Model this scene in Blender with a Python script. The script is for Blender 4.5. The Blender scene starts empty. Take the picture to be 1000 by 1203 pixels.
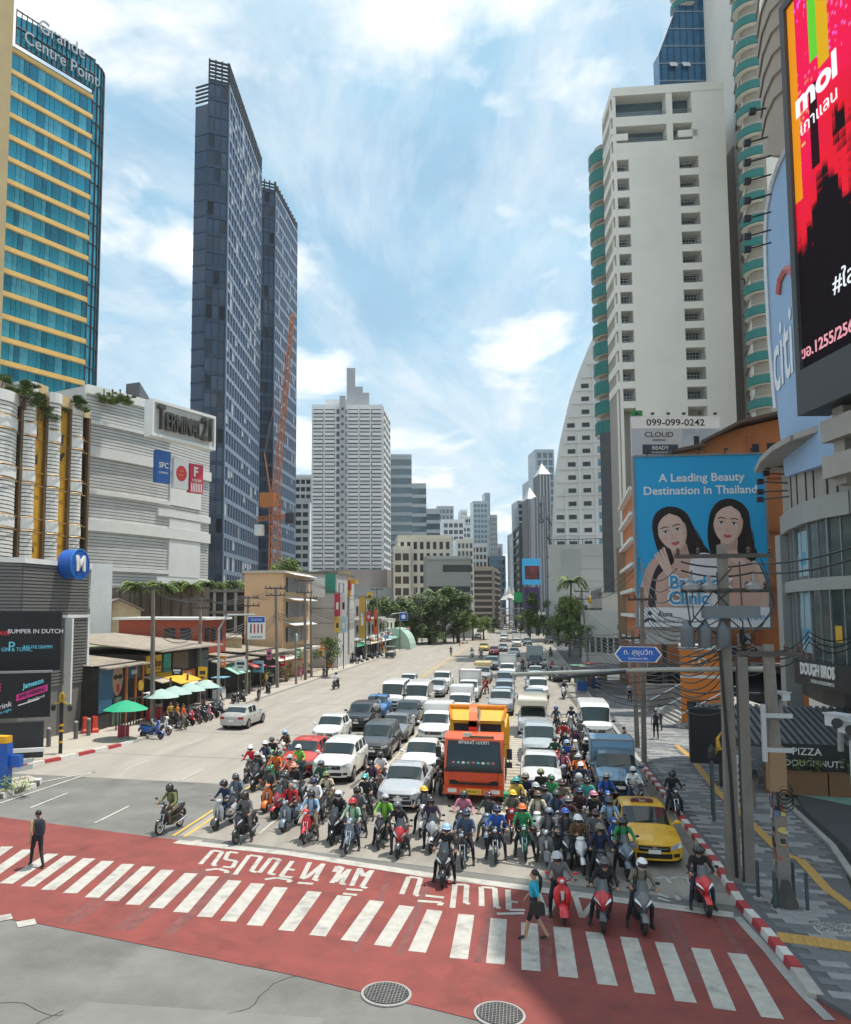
import bpy,math,random
from mathutils import Vector,Matrix,Euler
random.seed(7)
R=math.radians
PI,cos,sin,RU,RC,V=math.pi,math.cos,math.sin,random.uniform,random.choice,Vector
sc=bpy.context.scene
COL=sc.collection
# ------------------------------------------------------------ camera
F_PX,CX,CY,CAM_H=920.0,420.0,640.0,7.9
PITCH=math.atan(75.6/F_PX)
YAW=math.atan(197*cos(PITCH)/F_PX)
cam=bpy.data.cameras.new('camera');camo=bpy.data.objects.new('camera',cam);COL.objects.link(camo)
camo.location=(0,0,CAM_H)
camo.rotation_euler=(PI/2+PITCH,0,YAW)
cam.sensor_fit='VERTICAL';cam.sensor_height=36;cam.lens=F_PX/1203*36
cam.shift_x=(500-CX)/1203;cam.shift_y=(CY-601.5)/1203
cam.clip_start=0.5;cam.clip_end=6000
sc.camera=camo
# ------------------------------------------------------------ sky and sun
SUN_EL,SUN_AZ=R(72),R(34)
sd=V((cos(SUN_EL)*cos(SUN_AZ),cos(SUN_EL)*sin(SUN_AZ),sin(SUN_EL)))
wd=bpy.data.worlds.new('World');sc.world=wd;wd.use_nodes=True
nt=wd.node_tree;N=nt.nodes;LK=nt.links
bg=N['Background'];bg.inputs['Strength'].default_value=0.118
sky=N.new('ShaderNodeTexSky');sky.sky_type='NISHITA';sky.sun_disc=False
sky.sun_elevation=SUN_EL;sky.sun_rotation=PI/2-SUN_AZ
sky.air_density=1.1;sky.dust_density=1.2;sky.ozone_density=1.2
tc=N.new('ShaderNodeTexCoord')
sep=N.new('ShaderNodeSeparateXYZ');LK.new(tc.outputs['Generated'],sep.inputs[0])
def wmath(op,a,b=None):
 n=N.new('ShaderNodeMath');n.operation=op
 for i,v in enumerate((a,b)):
  if v is None: continue
  if isinstance(v,(int,float)): n.inputs[i].default_value=v
  else: LK.new(v,n.inputs[i])
 return n.outputs[0]
zc=wmath('ADD',wmath('MAXIMUM',sep.outputs[2],0.0),0.16)
comb=N.new('ShaderNodeCombineXYZ')
LK.new(wmath('DIVIDE',sep.outputs[0],zc),comb.inputs[0]);LK.new(wmath('DIVIDE',sep.outputs[1],zc),comb.inputs[1])
comb.inputs[2].default_value=8.1
def wnoise(scale,detail,rough,dist=0.0,vec=None):
 n=N.new('ShaderNodeTexNoise');n.inputs['Scale'].default_value=scale;n.inputs['Detail'].default_value=detail
 n.inputs['Roughness'].default_value=rough;n.inputs['Distortion'].default_value=dist
 LK.new(vec or comb.outputs[0],n.inputs['Vector']);return n.outputs[0]
def wramp(src,stops):
 n=N.new('ShaderNodeValToRGB');cr=n.color_ramp
 while len(cr.elements) < len(stops): cr.elements.new(0.5)
 for e,(p,v) in zip(cr.elements,stops): e.position=p;e.color=(v,v,v,1)
 LK.new(src,n.inputs[0]);return n.outputs[0]
def wmix(fac,a,b):
 n=N.new('ShaderNodeMix');n.data_type='RGBA'
 if isinstance(fac,float): n.inputs[0].default_value=fac
 else: LK.new(fac,n.inputs[0])
 for i,v in ((6,a),(7,b)):
  if isinstance(v,tuple): n.inputs[i].default_value=v
  else: LK.new(v,n.inputs[i])
 return n.outputs[2]
veil=wramp(wnoise(1.1,8,0.62,0.7),((0.30,0.55),(0.70,0.97)))
skyc=wmix(veil,sky.outputs[0],(3.7,6.2,7.9,1))
low=wramp(sep.outputs[2],((0.0,0.75),(0.35,0.0)))
skyc=wmix(low,skyc,(6.0,7.7,8.6,1))
sv=N.new('ShaderNodeMapping');sv.inputs['Scale'].default_value=(1.0,.38,1);sv.inputs['Rotation'].default_value=(0,0,.6);LK.new(comb.outputs[0],sv.inputs[0])
wisp=wramp(wnoise(2.2,11,0.66,0.9,sv.outputs[0]),((0.42,0.0),(0.72,0.82)))
skyc=wmix(wisp,skyc,(8.2,8.6,8.9,1))
puff_n=wmath('ADD',wmath('MULTIPLY',wnoise(2.5,9,0.52,0.2),1.0),wmath('MULTIPLY',wnoise(0.8,3,0.5),0.35))
puff=wramp(puff_n,((0.675,0.0),(0.785,1.0)))
shade=wramp(wnoise(3.0,6,0.6),((0.3,0.78),(0.65,1.0)))
cl=wmix(shade,(7.2,7.7,8.2,1),(9.9,10.0,10.1,1))
skyc=wmix(puff,skyc,cl)
LK.new(skyc,bg.inputs['Color'])
sl=bpy.data.lights.new('sun','SUN');sl.energy=4.8;sl.angle=R(0.53);sl.color=(1.0,0.945,0.86)
so=bpy.data.objects.new('sun',sl);COL.objects.link(so)
so.rotation_euler=sd.to_track_quat('Z','Y').to_euler();so.location=(60,20,150)
sc.view_settings.view_transform='Standard';sc.view_settings.look='None'
sc.view_settings.exposure=0.07;sc.view_settings.gamma=1.0;sc.view_settings.use_curve_mapping=False
# ------------------------------------------------------------ surveying: photo bearings to metres
_fw=V((-sin(YAW)*cos(PITCH),cos(YAW)*cos(PITCH),sin(PITCH)))
_rt=V((cos(YAW),sin(YAW),0));_up=_rt.cross(_fw)
def _ray(px,py): return _fw+_rt*((px-CX)/F_PX)-_up*((py-CY)/F_PX)
def gp(px,py,z=0.0):
 d=_ray(px,py);t=(z-CAM_H)/d.z;return V((d.x*t,d.y*t,z))
def wy(px,py,Y):
 d=_ray(px,py);t=Y/d.y;return V((d.x*t,Y,CAM_H+d.z*t))
def wx(px,py,X):
 d=_ray(px,py);t=X/d.x;return V((X,d.y*t,CAM_H+d.z*t))
_fh=V((-sin(YAW),cos(YAW),0))
def wd_(px,py,D):
 d=_ray(px,py);t=D/d.dot(_fh);return V((d.x*t,d.y*t,CAM_H+d.z*t))
# ------------------------------------------------------------ mesh builder
class Face:
 def __init__(s,p0,p1):
  s.p=V((p0[0],p0[1],0));e=V((p1[0],p1[1],0))-s.p
  s.L=e.length;s.u=e/s.L;s.n=V((s.u.y,-s.u.x,0))
 def at(s,u,z,d=0.0): return s.p+s.u*u+s.n*d+V((0,0,z))
class MB:
 def __init__(s): s.v=[];s.f=[];s.m=[]
 def add(s,vs,fs,mi=0):
  o=len(s.v);s.v += [tuple(v) for v in vs]
  s.f += [tuple(i+o for i in f) for f in fs];s.m += [mi]*len(fs);return s
 def hexa(s,p,mi=0):
  return s.add(p,[(3,2,1,0),(4,5,6,7),(0,1,5,4),(1,2,6,5),(2,3,7,6),(3,0,4,7)],mi)
 def box(s,c,sz,mi=0,rz=0.0,M=None):
  x,y,z=sz[0]/2,sz[1]/2,sz[2]/2;c=V(c)
  m=M or Matrix.Rotation(rz,3,'Z')
  return s.hexa([c+m @ V(q) for q in ((-x,-y,-z),(x,-y,-z),(x,y,-z),(-x,y,-z),(-x,-y,z),(x,-y,z),(x,y,z),(-x,y,z))],mi)
 def fbox(s,F,u0,u1,z0,z1,d0,d1,mi=0):
  return s.hexa([F.at(u0,z0,d1),F.at(u1,z0,d1),F.at(u1,z0,d0),F.at(u0,z0,d0),
                       F.at(u0,z1,d1),F.at(u1,z1,d1),F.at(u1,z1,d0),F.at(u0,z1,d0)],mi)
 def loft(s,rings,mi=0,closed=True,cap=True):
  n=len(rings[0]);vs=[p for r in rings for p in r];fs=[]
  for i in range(len(rings)-1):
   for j in range(n if closed else n-1):
    k=(j+1) % n;fs.append((i*n+j,i*n+k,(i+1)*n+k,(i+1)*n+j))
  if cap and closed:
   fs.append(tuple(reversed(range(n))));fs.append(tuple((len(rings)-1)*n+j for j in range(n)))
  return s.add(vs,fs,mi)
 def tube(s,p0,p1,r0,r1=None,n=8,mi=0,cap=True):
  p0=V(p0);p1=V(p1);r1=r0 if r1 is None else r1
  d=(p1-p0);q=d.to_track_quat('Z','Y').to_matrix() if d.length > 1e-6 else Matrix.Identity(3)
  rg=[[p+q @ V((cos(a)*r,sin(a)*r,0)) for a in [2*PI*k/n for k in range(n)]] for p,r in ((p0,r0),(p1,r1))]
  return s.loft(rg,mi,True,cap)
 def path(s,pts,r,n=6,mi=0,closed=False):
  pts=[V(p) for p in pts];rg=[]
  for i,p in enumerate(pts):
   a=pts[max(i-1,0)];b=pts[min(i+1,len(pts)-1)]
   t=(b-a).normalized();up=V((0,0,1)) if abs(t.z) < .95 else V((0,1,0))
   x=t.cross(up).normalized();y=x.cross(t);rr=r[i] if isinstance(r,(list,tuple)) else r
   rg.append([p+x*cos(2*PI*k/n)*rr+y*sin(2*PI*k/n)*rr for k in range(n)])
  return s.loft(rg,mi)
 def sphere(s,c,r,sz=(1,1,1),nu=12,nv=8,mi=0,v0=0.0,v1=1.0):
  c=V(c);rg=[]
  for i in range(nv+1):
   a=PI*(v0+(v1-v0)*i/nv);rr=max(sin(a),1e-3)*r
   rg.append([c+V((rr*cos(2*PI*k/nu)*sz[0],rr*sin(2*PI*k/nu)*sz[1],r*cos(a)*sz[2])) for k in range(nu)])
  return s.loft(list(reversed(rg)),mi)
 def ringx(s,c,prof,n=24,mi=0):
  c=V(c)
  rg=[[c+V((x,r*cos(2*PI*k/n),r*sin(2*PI*k/n))) for k in range(n)] for x,r in prof]
  return s.loft(rg,mi,True,True)
 def lathe(s,c,prof,n=16,mi=0,cap=True):
  c=V(c)
  return s.loft([[c+V((r*cos(2*PI*k/n),r*sin(2*PI*k/n),z)) for k in range(n)] for r,z in prof],mi,True,cap)
 def prism(s,poly,z0,z1,mi=0):
  n=len(poly);a=sum(poly[i][0]*poly[(i+1) % n][1]-poly[(i+1) % n][0]*poly[i][1] for i in range(n))
  if a < 0: poly=poly[::-1]
  return s.loft([[V((p[0],p[1],z)) for p in poly] for z in (z0,z1)],mi)
 def plate(s,pts,n,t,mi=0):
  n=V(n);a=[V(p) for p in pts];b=[p+n*t for p in a];k=len(a)
  c=V((0,0,0))
  for i in range(k): c += a[i].cross(a[(i+1) % k])
  if c.dot(n) < 0: a.reverse();b.reverse()
  return s.loft([a,b],mi)
 def build(s,name,mats,parent=None,smooth=False,ang=38,kind=None):
  me=bpy.data.meshes.new(name);me.from_pydata(s.v,[],s.f)
  for m in (mats if isinstance(mats,(list,tuple)) else [mats]): me.materials.append(m)
  if len(me.polygons): me.polygons.foreach_set('material_index',s.m)
  if smooth:
   me.polygons.foreach_set('use_smooth',[True]*len(me.polygons));me.update()
   me.set_sharp_from_angle(angle=R(ang))
  me.update();return link(name,me,parent,kind)
def FB_(t,name,mat,*a): return MB().fbox(*a).build(name,mat,t)
def link(name,me,parent=None,kind=None):
 o=bpy.data.objects.new(name,me);COL.objects.link(o)
 if parent is not None: o.parent=parent
 if kind: o['kind']=kind
 return o
def thing(name,label,cat,loc=(0,0,0),rz=0.0,group=None):
 o=bpy.data.objects.new(name,None);COL.objects.link(o);o.location=loc;o.rotation_euler=(0,0,rz)
 o.empty_display_size=.2
 return tag(o,label,cat,group)
def tag(o,label,cat,group=None):
 o['label']=label;o['category']=cat
 if group: o['group']=group
 return o
CH={}
def kids(o): return CH.get(o.name) or [c for c in o.children]
def proto_tree(o): return (o,[proto_tree(c) for c in o.children])
def copy_tree(t,parent=None,color=None):
 o,ch=t;c=o.copy();COL.objects.link(c);c.parent=parent
 c.matrix_parent_inverse=o.matrix_parent_inverse
 if color: 
  k=o.name.split('.')[0]
  if k in color: c.color=color[k]
 for q in ch: copy_tree(q,c,color)
 return c
def drop_tree(t):
 for q in t[1]: drop_tree(q)
 bpy.data.objects.remove(t[0])
# ------------------------------------------------------------ materials
_MC={}
def M(name,col=(.5,.5,.5),rough=.6,metal=0.0,var=.12,scale=2.0,bump=0.0,spec=.5,coat=0.0,obj=False,emit=0.0,dirt=0.0,bscale=None,stretch=None):
 if name in _MC: return _MC[name]
 m=bpy.data.materials.new(name);m.use_nodes=True;t=m.node_tree;n=t.nodes;b=n['Principled BSDF']
 b.inputs['Roughness'].default_value=rough;b.inputs['Metallic'].default_value=metal
 b.inputs['Specular IOR Level'].default_value=spec
 if coat: b.inputs['Coat Weight'].default_value=coat;b.inputs['Coat Roughness'].default_value=.06
 tcn=n.new('ShaderNodeTexCoord');vec=tcn.outputs['Object']
 if stretch:
  mp=n.new('ShaderNodeMapping');mp.inputs['Scale'].default_value=stretch;t.links.new(vec,mp.inputs[0]);vec=mp.outputs[0]
 if obj:
  oi=n.new('ShaderNodeObjectInfo');src=oi.outputs['Color']
 else:
  rg=n.new('ShaderNodeRGB');rg.outputs[0].default_value=(*col,1);src=rg.outputs[0]
 if var > 0:
  nz=n.new('ShaderNodeTexNoise');nz.inputs['Scale'].default_value=scale;nz.inputs['Detail'].default_value=6;nz.inputs['Roughness'].default_value=.65
  t.links.new(vec,nz.inputs['Vector'])
  mr=n.new('ShaderNodeMapRange');mr.inputs[1].default_value=.3;mr.inputs[2].default_value=.7
  mr.inputs[3].default_value=1-var;mr.inputs[4].default_value=1+var*.6
  t.links.new(nz.outputs[0],mr.inputs[0])
  vm=n.new('ShaderNodeVectorMath');vm.operation='SCALE';t.links.new(src,vm.inputs[0]);t.links.new(mr.outputs[0],vm.inputs['Scale'])
  src=vm.outputs[0]
  if dirt > 0:
   n2=n.new('ShaderNodeTexNoise');n2.inputs['Scale'].default_value=scale*.37;n2.inputs['Detail'].default_value=9;n2.inputs['Roughness'].default_value=.7;n2.inputs['Distortion'].default_value=.4
   t.links.new(vec,n2.inputs['Vector'])
   r2=n.new('ShaderNodeMapRange');r2.inputs[1].default_value=.52;r2.inputs[2].default_value=.72;r2.inputs[3].default_value=1;r2.inputs[4].default_value=1-dirt
   t.links.new(n2.outputs[0],r2.inputs[0])
   v2=n.new('ShaderNodeVectorMath');v2.operation='SCALE';t.links.new(src,v2.inputs[0]);t.links.new(r2.outputs[0],v2.inputs['Scale']);src=v2.outputs[0]
  rr=n.new('ShaderNodeMapRange');rr.inputs[1].default_value=.3;rr.inputs[2].default_value=.7
  rr.inputs[3].default_value=max(rough-.08,.02);rr.inputs[4].default_value=min(rough+.08,1)
  t.links.new(nz.outputs[0],rr.inputs[0]);t.links.new(rr.outputs[0],b.inputs['Roughness'])
 t.links.new(src,b.inputs['Base Color'])
 if emit: t.links.new(src,b.inputs['Emission Color']);b.inputs['Emission Strength'].default_value=emit
 if bump:
  nb=n.new('ShaderNodeTexNoise');nb.inputs['Scale'].default_value=bscale or scale*12;nb.inputs['Detail'].default_value=5
  t.links.new(vec,nb.inputs['Vector'])
  bp=n.new('ShaderNodeBump');bp.inputs['Strength'].default_value=bump;bp.inputs['Distance'].default_value=.02
  t.links.new(nb.outputs[0],bp.inputs['Height']);t.links.new(bp.outputs[0],b.inputs['Normal'])
 _MC[name]=m;return m
def glassy(name,col,rough=.07,metal=.25,var=.25,scale=.35,spec=.8):
 return M(name,col,rough,metal,var,scale,spec=spec)
PAINT=M('paint',rough=.32,var=.05,scale=3,obj=True,coat=.6)
PAINTM=M('satin_paint',rough=.55,var=.08,scale=3,obj=True)
CLOTH=M('cloth',rough=.85,var=.22,scale=9,obj=True,bump=.5,bscale=30)
BLACK=M('black_plastic',(.018,.018,.02),.5,var=.2,scale=8)
SEATM=M('seat_vinyl',(.02,.02,.022),.45,var=.25,scale=10,bump=.2)
TYRE=M('tyre_rubber',(.02,.02,.02),.85,var=.2,scale=12)
RIMM=M('alloy',(.42,.42,.44),.3,.9,.1)
DRIM=M('dark_alloy',(.06,.06,.065),.35,.6,.1)
CHROME=M('chrome',(.75,.75,.76),.12,1.0,.05)
CARGLASS=M('tinted_glass',(.016,.028,.030),.04,0.0,.1,1.2,spec=.6)
LAMPG=M('lamp_glass',(.62,.65,.68),.12,.5,.1,20,spec=.8)
REDLENS=M('red_lens',(.4,.01,.012),.2,0,.1)
AMBER=M('amber_lens',(.7,.22,.01),.25,0,.1)
PLATEW=M('plate_white',(.75,.75,.72),.5,0,.05)
SKIN=M('skin',(.42,.24,.155),.6,0,.1,6)
SHOE=M('shoe',(.03,.028,.028),.7,0,.2,6)
HAIR=M('black_hair',(.012,.010,.010),.5,0,.3,30,stretch=(6,6,1))
def trouser_mat():
 m=M('trousers',(.03,.03,.04),.9,0,.2,8,bump=.4,bscale=30)
 t=m.node_tree;n=t.nodes;oi=n.new('ShaderNodeObjectInfo');cr=n.new('ShaderNodeValToRGB');cr.color_ramp.interpolation='CONSTANT'
 cols=[(.012,.012,.014),(.025,.03,.05),(.05,.075,.13),(.02,.02,.024),(.17,.14,.10),(.05,.05,.055),(.02,.03,.06)]
 while len(cr.color_ramp.elements) < len(cols): cr.color_ramp.elements.new(.5)
 for i,(e,c) in enumerate(zip(cr.color_ramp.elements,cols)): e.position=i/len(cols);e.color=(*c,1)
 t.links.new(oi.outputs['Random'],cr.inputs[0])
 for l in list(t.links):
  if l.from_node.type == 'RGB': t.links.new(cr.outputs[0],l.to_socket)
 return m
TROUS=trouser_mat()
CONC=M('concrete',(.33,.32,.30),.85,0,.18,1.2,bump=.3,dirt=.35)
CONC_D=M('weathered_concrete',(.2,.18,.155),.9,0,.25,2.0,bump=.3,dirt=.45)
STEEL=M('grey_steel',(.3,.31,.32),.45,.6,.12,3)
DSTEEL=M('dark_steel',(.045,.048,.052),.5,.4,.15,3)
WHITE=M('white_render',(.72,.72,.70),.75,0,.1,.5,dirt=.18)
CREAM=M('cream_render',(.68,.64,.54),.8,0,.08,.25,dirt=.15)
WINDK=glassy('dark_window',(.03,.042,.05))
# ------------------------------------------------------------ lettering
def text(s,size,mat,parent,o,u,v,ext=.01,name='lettering',align='CENTER',sx=1.0,bold=0.0,lsp=1.0,fit=0):
 c=bpy.data.curves.new(name,'FONT');c.body=s;c.size=size;c.extrude=ext/2;c.align_x=align;c.align_y='CENTER'
 c.offset=bold;c.space_line=lsp;c.resolution_u=3
 t=bpy.data.objects.new(name,c);COL.objects.link(t)
 dg=bpy.context.evaluated_depsgraph_get()
 me=bpy.data.meshes.new_from_object(t.evaluated_get(dg));bpy.data.objects.remove(t);bpy.data.curves.remove(c)
 u=V(u).normalized();v=V(v).normalized();n=u.cross(v);o=V(o)
 if fit: sx=fit/max(1e-3,max(w.co.x for w in me.vertices)-min(w.co.x for w in me.vertices))
 for w in me.vertices: w.co=o+u*(w.co.x*sx)+v*w.co.y+n*(w.co.z+ext/2)
 me.materials.clear();me.materials.append(mat);me.update()
 return link(name,me,parent)
def on_face(F,u,z,d): return F.at(u,z,d),F.u,V((0,0,1))
# ============================================================ ground, roads, markings
def sheet(name,poly,z,mat,parent=None,kind='structure'):
 return MB().add([(p[0],p[1],z) for p in poly],[tuple(range(len(poly)))]).build(name,mat,parent,kind=kind)
def ccw(poly):
 a=sum(poly[i][0]*poly[(i+1) % len(poly)][1]-poly[(i+1) % len(poly)][0]*poly[i][1] for i in range(len(poly)))
 return poly if a > 0 else poly[::-1]
GROUND=M('ground_concrete',(.30,.28,.25),.9,0,.15,.3,bump=.2,dirt=.2)
ASPH=M('asphalt',(.172,.168,.155),.88,0,.28,.5,bump=.6,bscale=25,dirt=.35)
ROADC=M('concrete_road',(.33,.30,.262),.85,0,.17,.9,bump=.25,bscale=30,dirt=.22,stretch=(1,.12,1))
QUEUE=M('worn_concrete_lane',(.30,.277,.24),.86,0,.22,1.3,bump=.3,bscale=25,dirt=.4,stretch=(1,.22,1))
REDP=M('red_crossing_paint',(.225,.05,.041),.8,0,.26,1.1,bump=.3,bscale=40,dirt=.42)
WPAINT=M('road_white',(.45,.43,.385),.75,0,.2,3.5,dirt=.5)
YPAINT=M('road_yellow',(.60,.40,.10),.75,0,.14,2.5,dirt=.3)
sheet('ground',[(-3000,-400),(3000,-400),(3000,5000),(-3000,5000)],-0.02,GROUND)
sheet('intersection_asphalt',[(-70,-30),(40,-30),(40,40.0),(-70,40.0)],0.0,ASPH)
sheet('main_road',[(-24.5,34.2),(-11.6,34.2),(-11.6,900),(-24.5,900)],0.004,ROADC)
sheet('queue_lanes',[(-12.0,26.2),(-11.6,26.2),(6.2,23.1),(6.2,900),(-12.0,900)],0.008,QUEUE)
# lane joints: seams of the cast slabs
SEAM=M('slab_joint',(.15,.14,.125),.9,0,.2)
sb=MB()
for yy in [29+6.0*k for k in range(22)]:
 sb.add([(-11.5,yy,.0105),(6.0,yy,.0105),(6.0,yy+.035,.0105),(-11.5,yy+.035,.0105)],[(0,1,2,3)])
for yy in [40+8.0*k for k in range(18)]:
 sb.add([(-23.3,yy,.0105),(-12.6,yy,.0105),(-12.6,yy+.04,.0105),(-23.3,yy+.04,.0105)],[(0,1,2,3)])
sb.build('slab_joints',SEAM,kind='structure')
# red crossing
stL,stR=gp(0,959),gp(905,1079)
rp=[gp(-260,1040),gp(48,1086),gp(340,1145),gp(560,1199),gp(700,1240),gp(960,1315),gp(1010,1203),gp(935,1150),gp(895,1104),gp(868,1082),gp(773,1067),gp(506,1032),gp(340,1005),gp(207,987),gp(0,960),gp(-260,925)]
red=sheet('red_crossing',ccw([(p.x,p.y) for p in rp]),0.012,REDP)
# zebra bars: top and bottom points read off the photograph
ZB=[((-18,991),(-62,1020)),((9,995),(-42,1030)),((34,998.5),(-18,1034)),((62,1003.5),(7,1038.5)),((83,1006),(32,1042)),((105,1009),(56,1046)),((127,1012),(82,1050)),((151,1015.5),(108,1055)),((175,1018.5),(131,1059)),((197,1022.5),(156,1063.5)),((225,1026.5),(183,1067.5)),((250,1030),(212,1072.5)),((276,1035),(240,1078)),((303,1038.5),(268,1083)),((330,1043),(299,1088)),((370,1048),(336,1094)),((405,1053),(373,1100)),((443,1059),(410,1106)),((478,1065),(449,1112)),((511,1070),(490,1119)),((548,1075),(539,1127)),
      ((586,1080),(582,1133)),((622,1085),(624,1141)),((660,1090),(668,1149)),((698,1096),(714,1158)),((739,1102),(758,1168)),((780,1108),(806,1178)),((823,1115),(852,1187)),((866,1121),(908,1197))]
for i,(a,b) in enumerate(ZB):
 A=gp(*a);B=gp(*b);d=(B-A).normalized();s=V((-d.y,d.x,0))*.205
 sheet('zebra_bar',ccw([(q.x,q.y) for q in (A-s,A+s,B+s,B-s)]),0.016,WPAINT,red,None)
def band(pts,w,z,mat,name,parent=None,kind='structure'):
 b=MB()
 for i,(p,q) in enumerate(zip(pts,pts[1:])):
  z += (.0012 if w > .05 else .0001) if i else 0
  p=V((p[0],p[1],0));q=V((q[0],q[1],0));d=(q-p).normalized();s=V((-d.y,d.x,0))*w/2;e=d*w*.0
  b.add([(v.x,v.y,z) for v in (p-s-e,q-s+e,q+s+e,p+s-e)],[(0,1,2,3)])
 return b.build(name,mat,parent,kind=kind)
band([gp(207,989),gp(340,1003),gp(506,1029),gp(773,1064),gp(862,1076)],.42,.0165,WPAINT,'stop_line')
for xx in (-12.15,-11.72):
 band([(xx,26.1),(xx,420)],.12,.0145,YPAINT,'yellow_line')
# dashes on the empty carriageway
for xx,y0 in ((-15.7,27.0),(-19.4,28.5)):
 for k in range(26):
  yy=y0+k*7.5
  band([(xx,yy),(xx,yy+2.6)],.12,.0165,WPAINT,'lane_dash')
for xx,pts in ((-9.3,20),(-6.3,20),(3.1,30)):
 for k in range(pts):
  yy=27+k*6.2
  if xx ==-6.3 and yy < 60 or xx == 3.1 and yy > 36: continue
  band([(xx,yy),(xx,yy+2.4)],.1,.0165,WPAINT,'lane_dash')
# ladder bands between the lanes left and right of the orange lorry
for xx,w,y0,y1 in ((-6.35,.95,31,62),(-.62,1.05,28.5,66)):
 lb=MB();yy=y0
 while yy < y1:
  lb.add([(xx-w/2,yy,.0165),(xx+w/2,yy,.0165),(xx+w/2,yy+.34,.0165),(xx-w/2,yy+.34,.0165)],[(0,1,2,3)]);yy += .72
 for s in (-1,1):
  xe=xx+s*(w/2+.08)
  lb.add([(xe-.06,y0,.0205),(xe+.06,y0,.0205),(xe+.06,y1,.0205),(xe-.06,y1,.0205)],[(0,1,2,3)])
 lb.build('ladder_marking',M('road_cream',(.52,.46,.36),.8,0,.2,2,dirt=.3),kind='structure')
# painted word on the red surface, traced stroke by stroke
def z1(x,y): return gp(220+.22*x,985+.22*y)
def z2(x,y): return gp(440+.2*x,1010+.2*y)
W1=[[(70,140),(138,66),(188,74),(138,143),(154,150)],[(272,80),(222,74),(202,114),(262,124),(240,160),(190,154)],[(100,172),(165,165),(215,178),(208,188)],
      [(255,196),(332,92),(396,100),(342,178),(372,184)],[(386,186),(448,108),(494,116),(438,192),(470,197)],[(562,124),(500,205),(562,212)],[(532,166),(574,172)],[(415,222),(480,213),(552,226),(540,238)],
      [(655,130),(612,218),(636,214),(728,138),(678,226),(702,228)],[(590,240),(672,246)],[(786,182),(802,153),(830,160),(772,242)],[(788,236),(866,168),(822,246),(848,249)],
      [(922,163),(878,256)],[(922,163),(942,206),(988,174),(932,264),(962,269)],[(850,274),(937,281)],[(832,298),(907,306)]]
W2=[[(160,206),(202,104),(272,112),(240,212),(262,216)],[(300,214),(408,226)],[(255,245),(395,255),(382,272)],[(458,286),(474,150),(542,150),(536,260),(562,263)],
      [(630,276),(628,164),(706,170),(716,284),(742,287)],[(784,180),(790,298),(885,300)],[(790,248),(842,254)],[(720,322),(880,318)],[(960,190),(1010,330),(1090,200),(1110,330)],[(1180,220),(1220,345),(1300,235),(1330,350),(1370,352)]]
for zz,strokes in ((z1,W1),(z2,W2)):
 for si,st in enumerate(strokes):
  band([zz(*p) for p in st],.15,.0165+.0003*si,WPAINT,'road_letter',red,None)
# bits of the older word worn into the lane in front of the taxi
def z5(x,y): return gp(680+.216*x,860+.216*y)
for st in ([(420,800),(470,790),(500,825)],[(480,805),(540,790),(600,800),(610,830)],[(425,880),(490,905)],[(430,905),(500,925)],[(525,880),(545,920)],[(530,878),(590,900)]):
 band([z5(*p) for p in st],.13,.0165,M('worn_white',(.42,.42,.40),.8,0,.3,4,dirt=.4),'road_letter',None,'structure')
CRK=M('asphalt_crack',(.055,.053,.05),.95,0,.2)
for k in range(9):
 p_=V((RU(-12,1),RU(12.5,16.5),0));a_=RU(0,6.28);P_=[p_]
 for _ in range(14): a_ += RU(-.55,.55);P_.append(P_[-1]+V((cos(a_),sin(a_),0))*.22)
 band(P_,.022,.0045+.00001*k,CRK,'crack')
# near-left marks
for a,b in (((-8,1081),(14,1077)),((20,1087),(42,1083))):
 band([gp(*a),gp(*b)],.4,.0165,WPAINT,'lane_dash')
band([gp(0,944),gp(60,924),gp(112,907)],.14,.0165,WPAINT,'edge_line')
band([gp(44,920),gp(75,914),gp(112,907)],.14,.0165,WPAINT,'edge_line')
# manholes
def manhole(px,py,r,label):
 c=gp(px,py);b=MB();b.lathe((0,0,0),[(r,.0),(r,.03),(r*.93,.034)],32,0)
 t=thing('manhole_cover',label,'manhole cover',(c.x,c.y,.006))
 b.build('rim',CONC,t)
 d=MB();d.lathe((0,0,.018),[(r*.9,0),(r*.9,.018)],32,0);d.build('plate',DSTEEL,t)
 g=MB();k=-r*.8
 while k < r*.82:
  w=math.sqrt(max((r*.86) ** 2-k*k,0));g.box((0,k,.041),(2*w,r*.035,.012));g.box((k,0,.043),(r*.035,2*w,.012));k += r*.135
 g.build('grate',M('worn_iron',(.22,.21,.2),.6,.5,.2,6),t)
manhole(454,1169,.52,'round iron manhole cover on sunlit asphalt below the red crossing')
manhole(587,1193,.50,'round iron manhole cover at the bottom edge beside the shaded red paint')
# asphalt repair patches on the near side
PATCH=M('asphalt_patch',(.15,.15,.145),.9,0,.2,1.2,bump=.3,dirt=.2)
sheet('asphalt_patch',[(-9.5,12.0),(-4.2,12.6),(-3.9,15.4),(-8.8,15.0)],.004,M('asphalt_pale',(.19,.186,.174),.9,0,.16,.9,bump=.3,dirt=.25))
OIL=M('oil_stain',(.10,.092,.082),.7,0,.4,3);WORN=M('worn_streak',(.37,.345,.305),.85,0,.2,2);TYR=M('tyre_mark',(.19,.065,.058),.8,0,.35,3)
def blot(x,y,rx,ry,z,mat):
 sheet('road_stain',[(x+rx*RU(.6,1.1)*cos(q),y+ry*RU(.6,1.1)*sin(q)) for q in [2*PI*k/13 for k in range(13)]],z,mat)
zz_=.0095
for k in range(46):
 lx=RC((-10.6,-7.8,-4.9,-2.0,.9,4.0))+RU(-.5,.5);zz_ += .00002;blot(lx,RU(25.5,60),RU(.12,.4),RU(.3,1.3),zz_,OIL if k % 3 else WORN)
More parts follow.
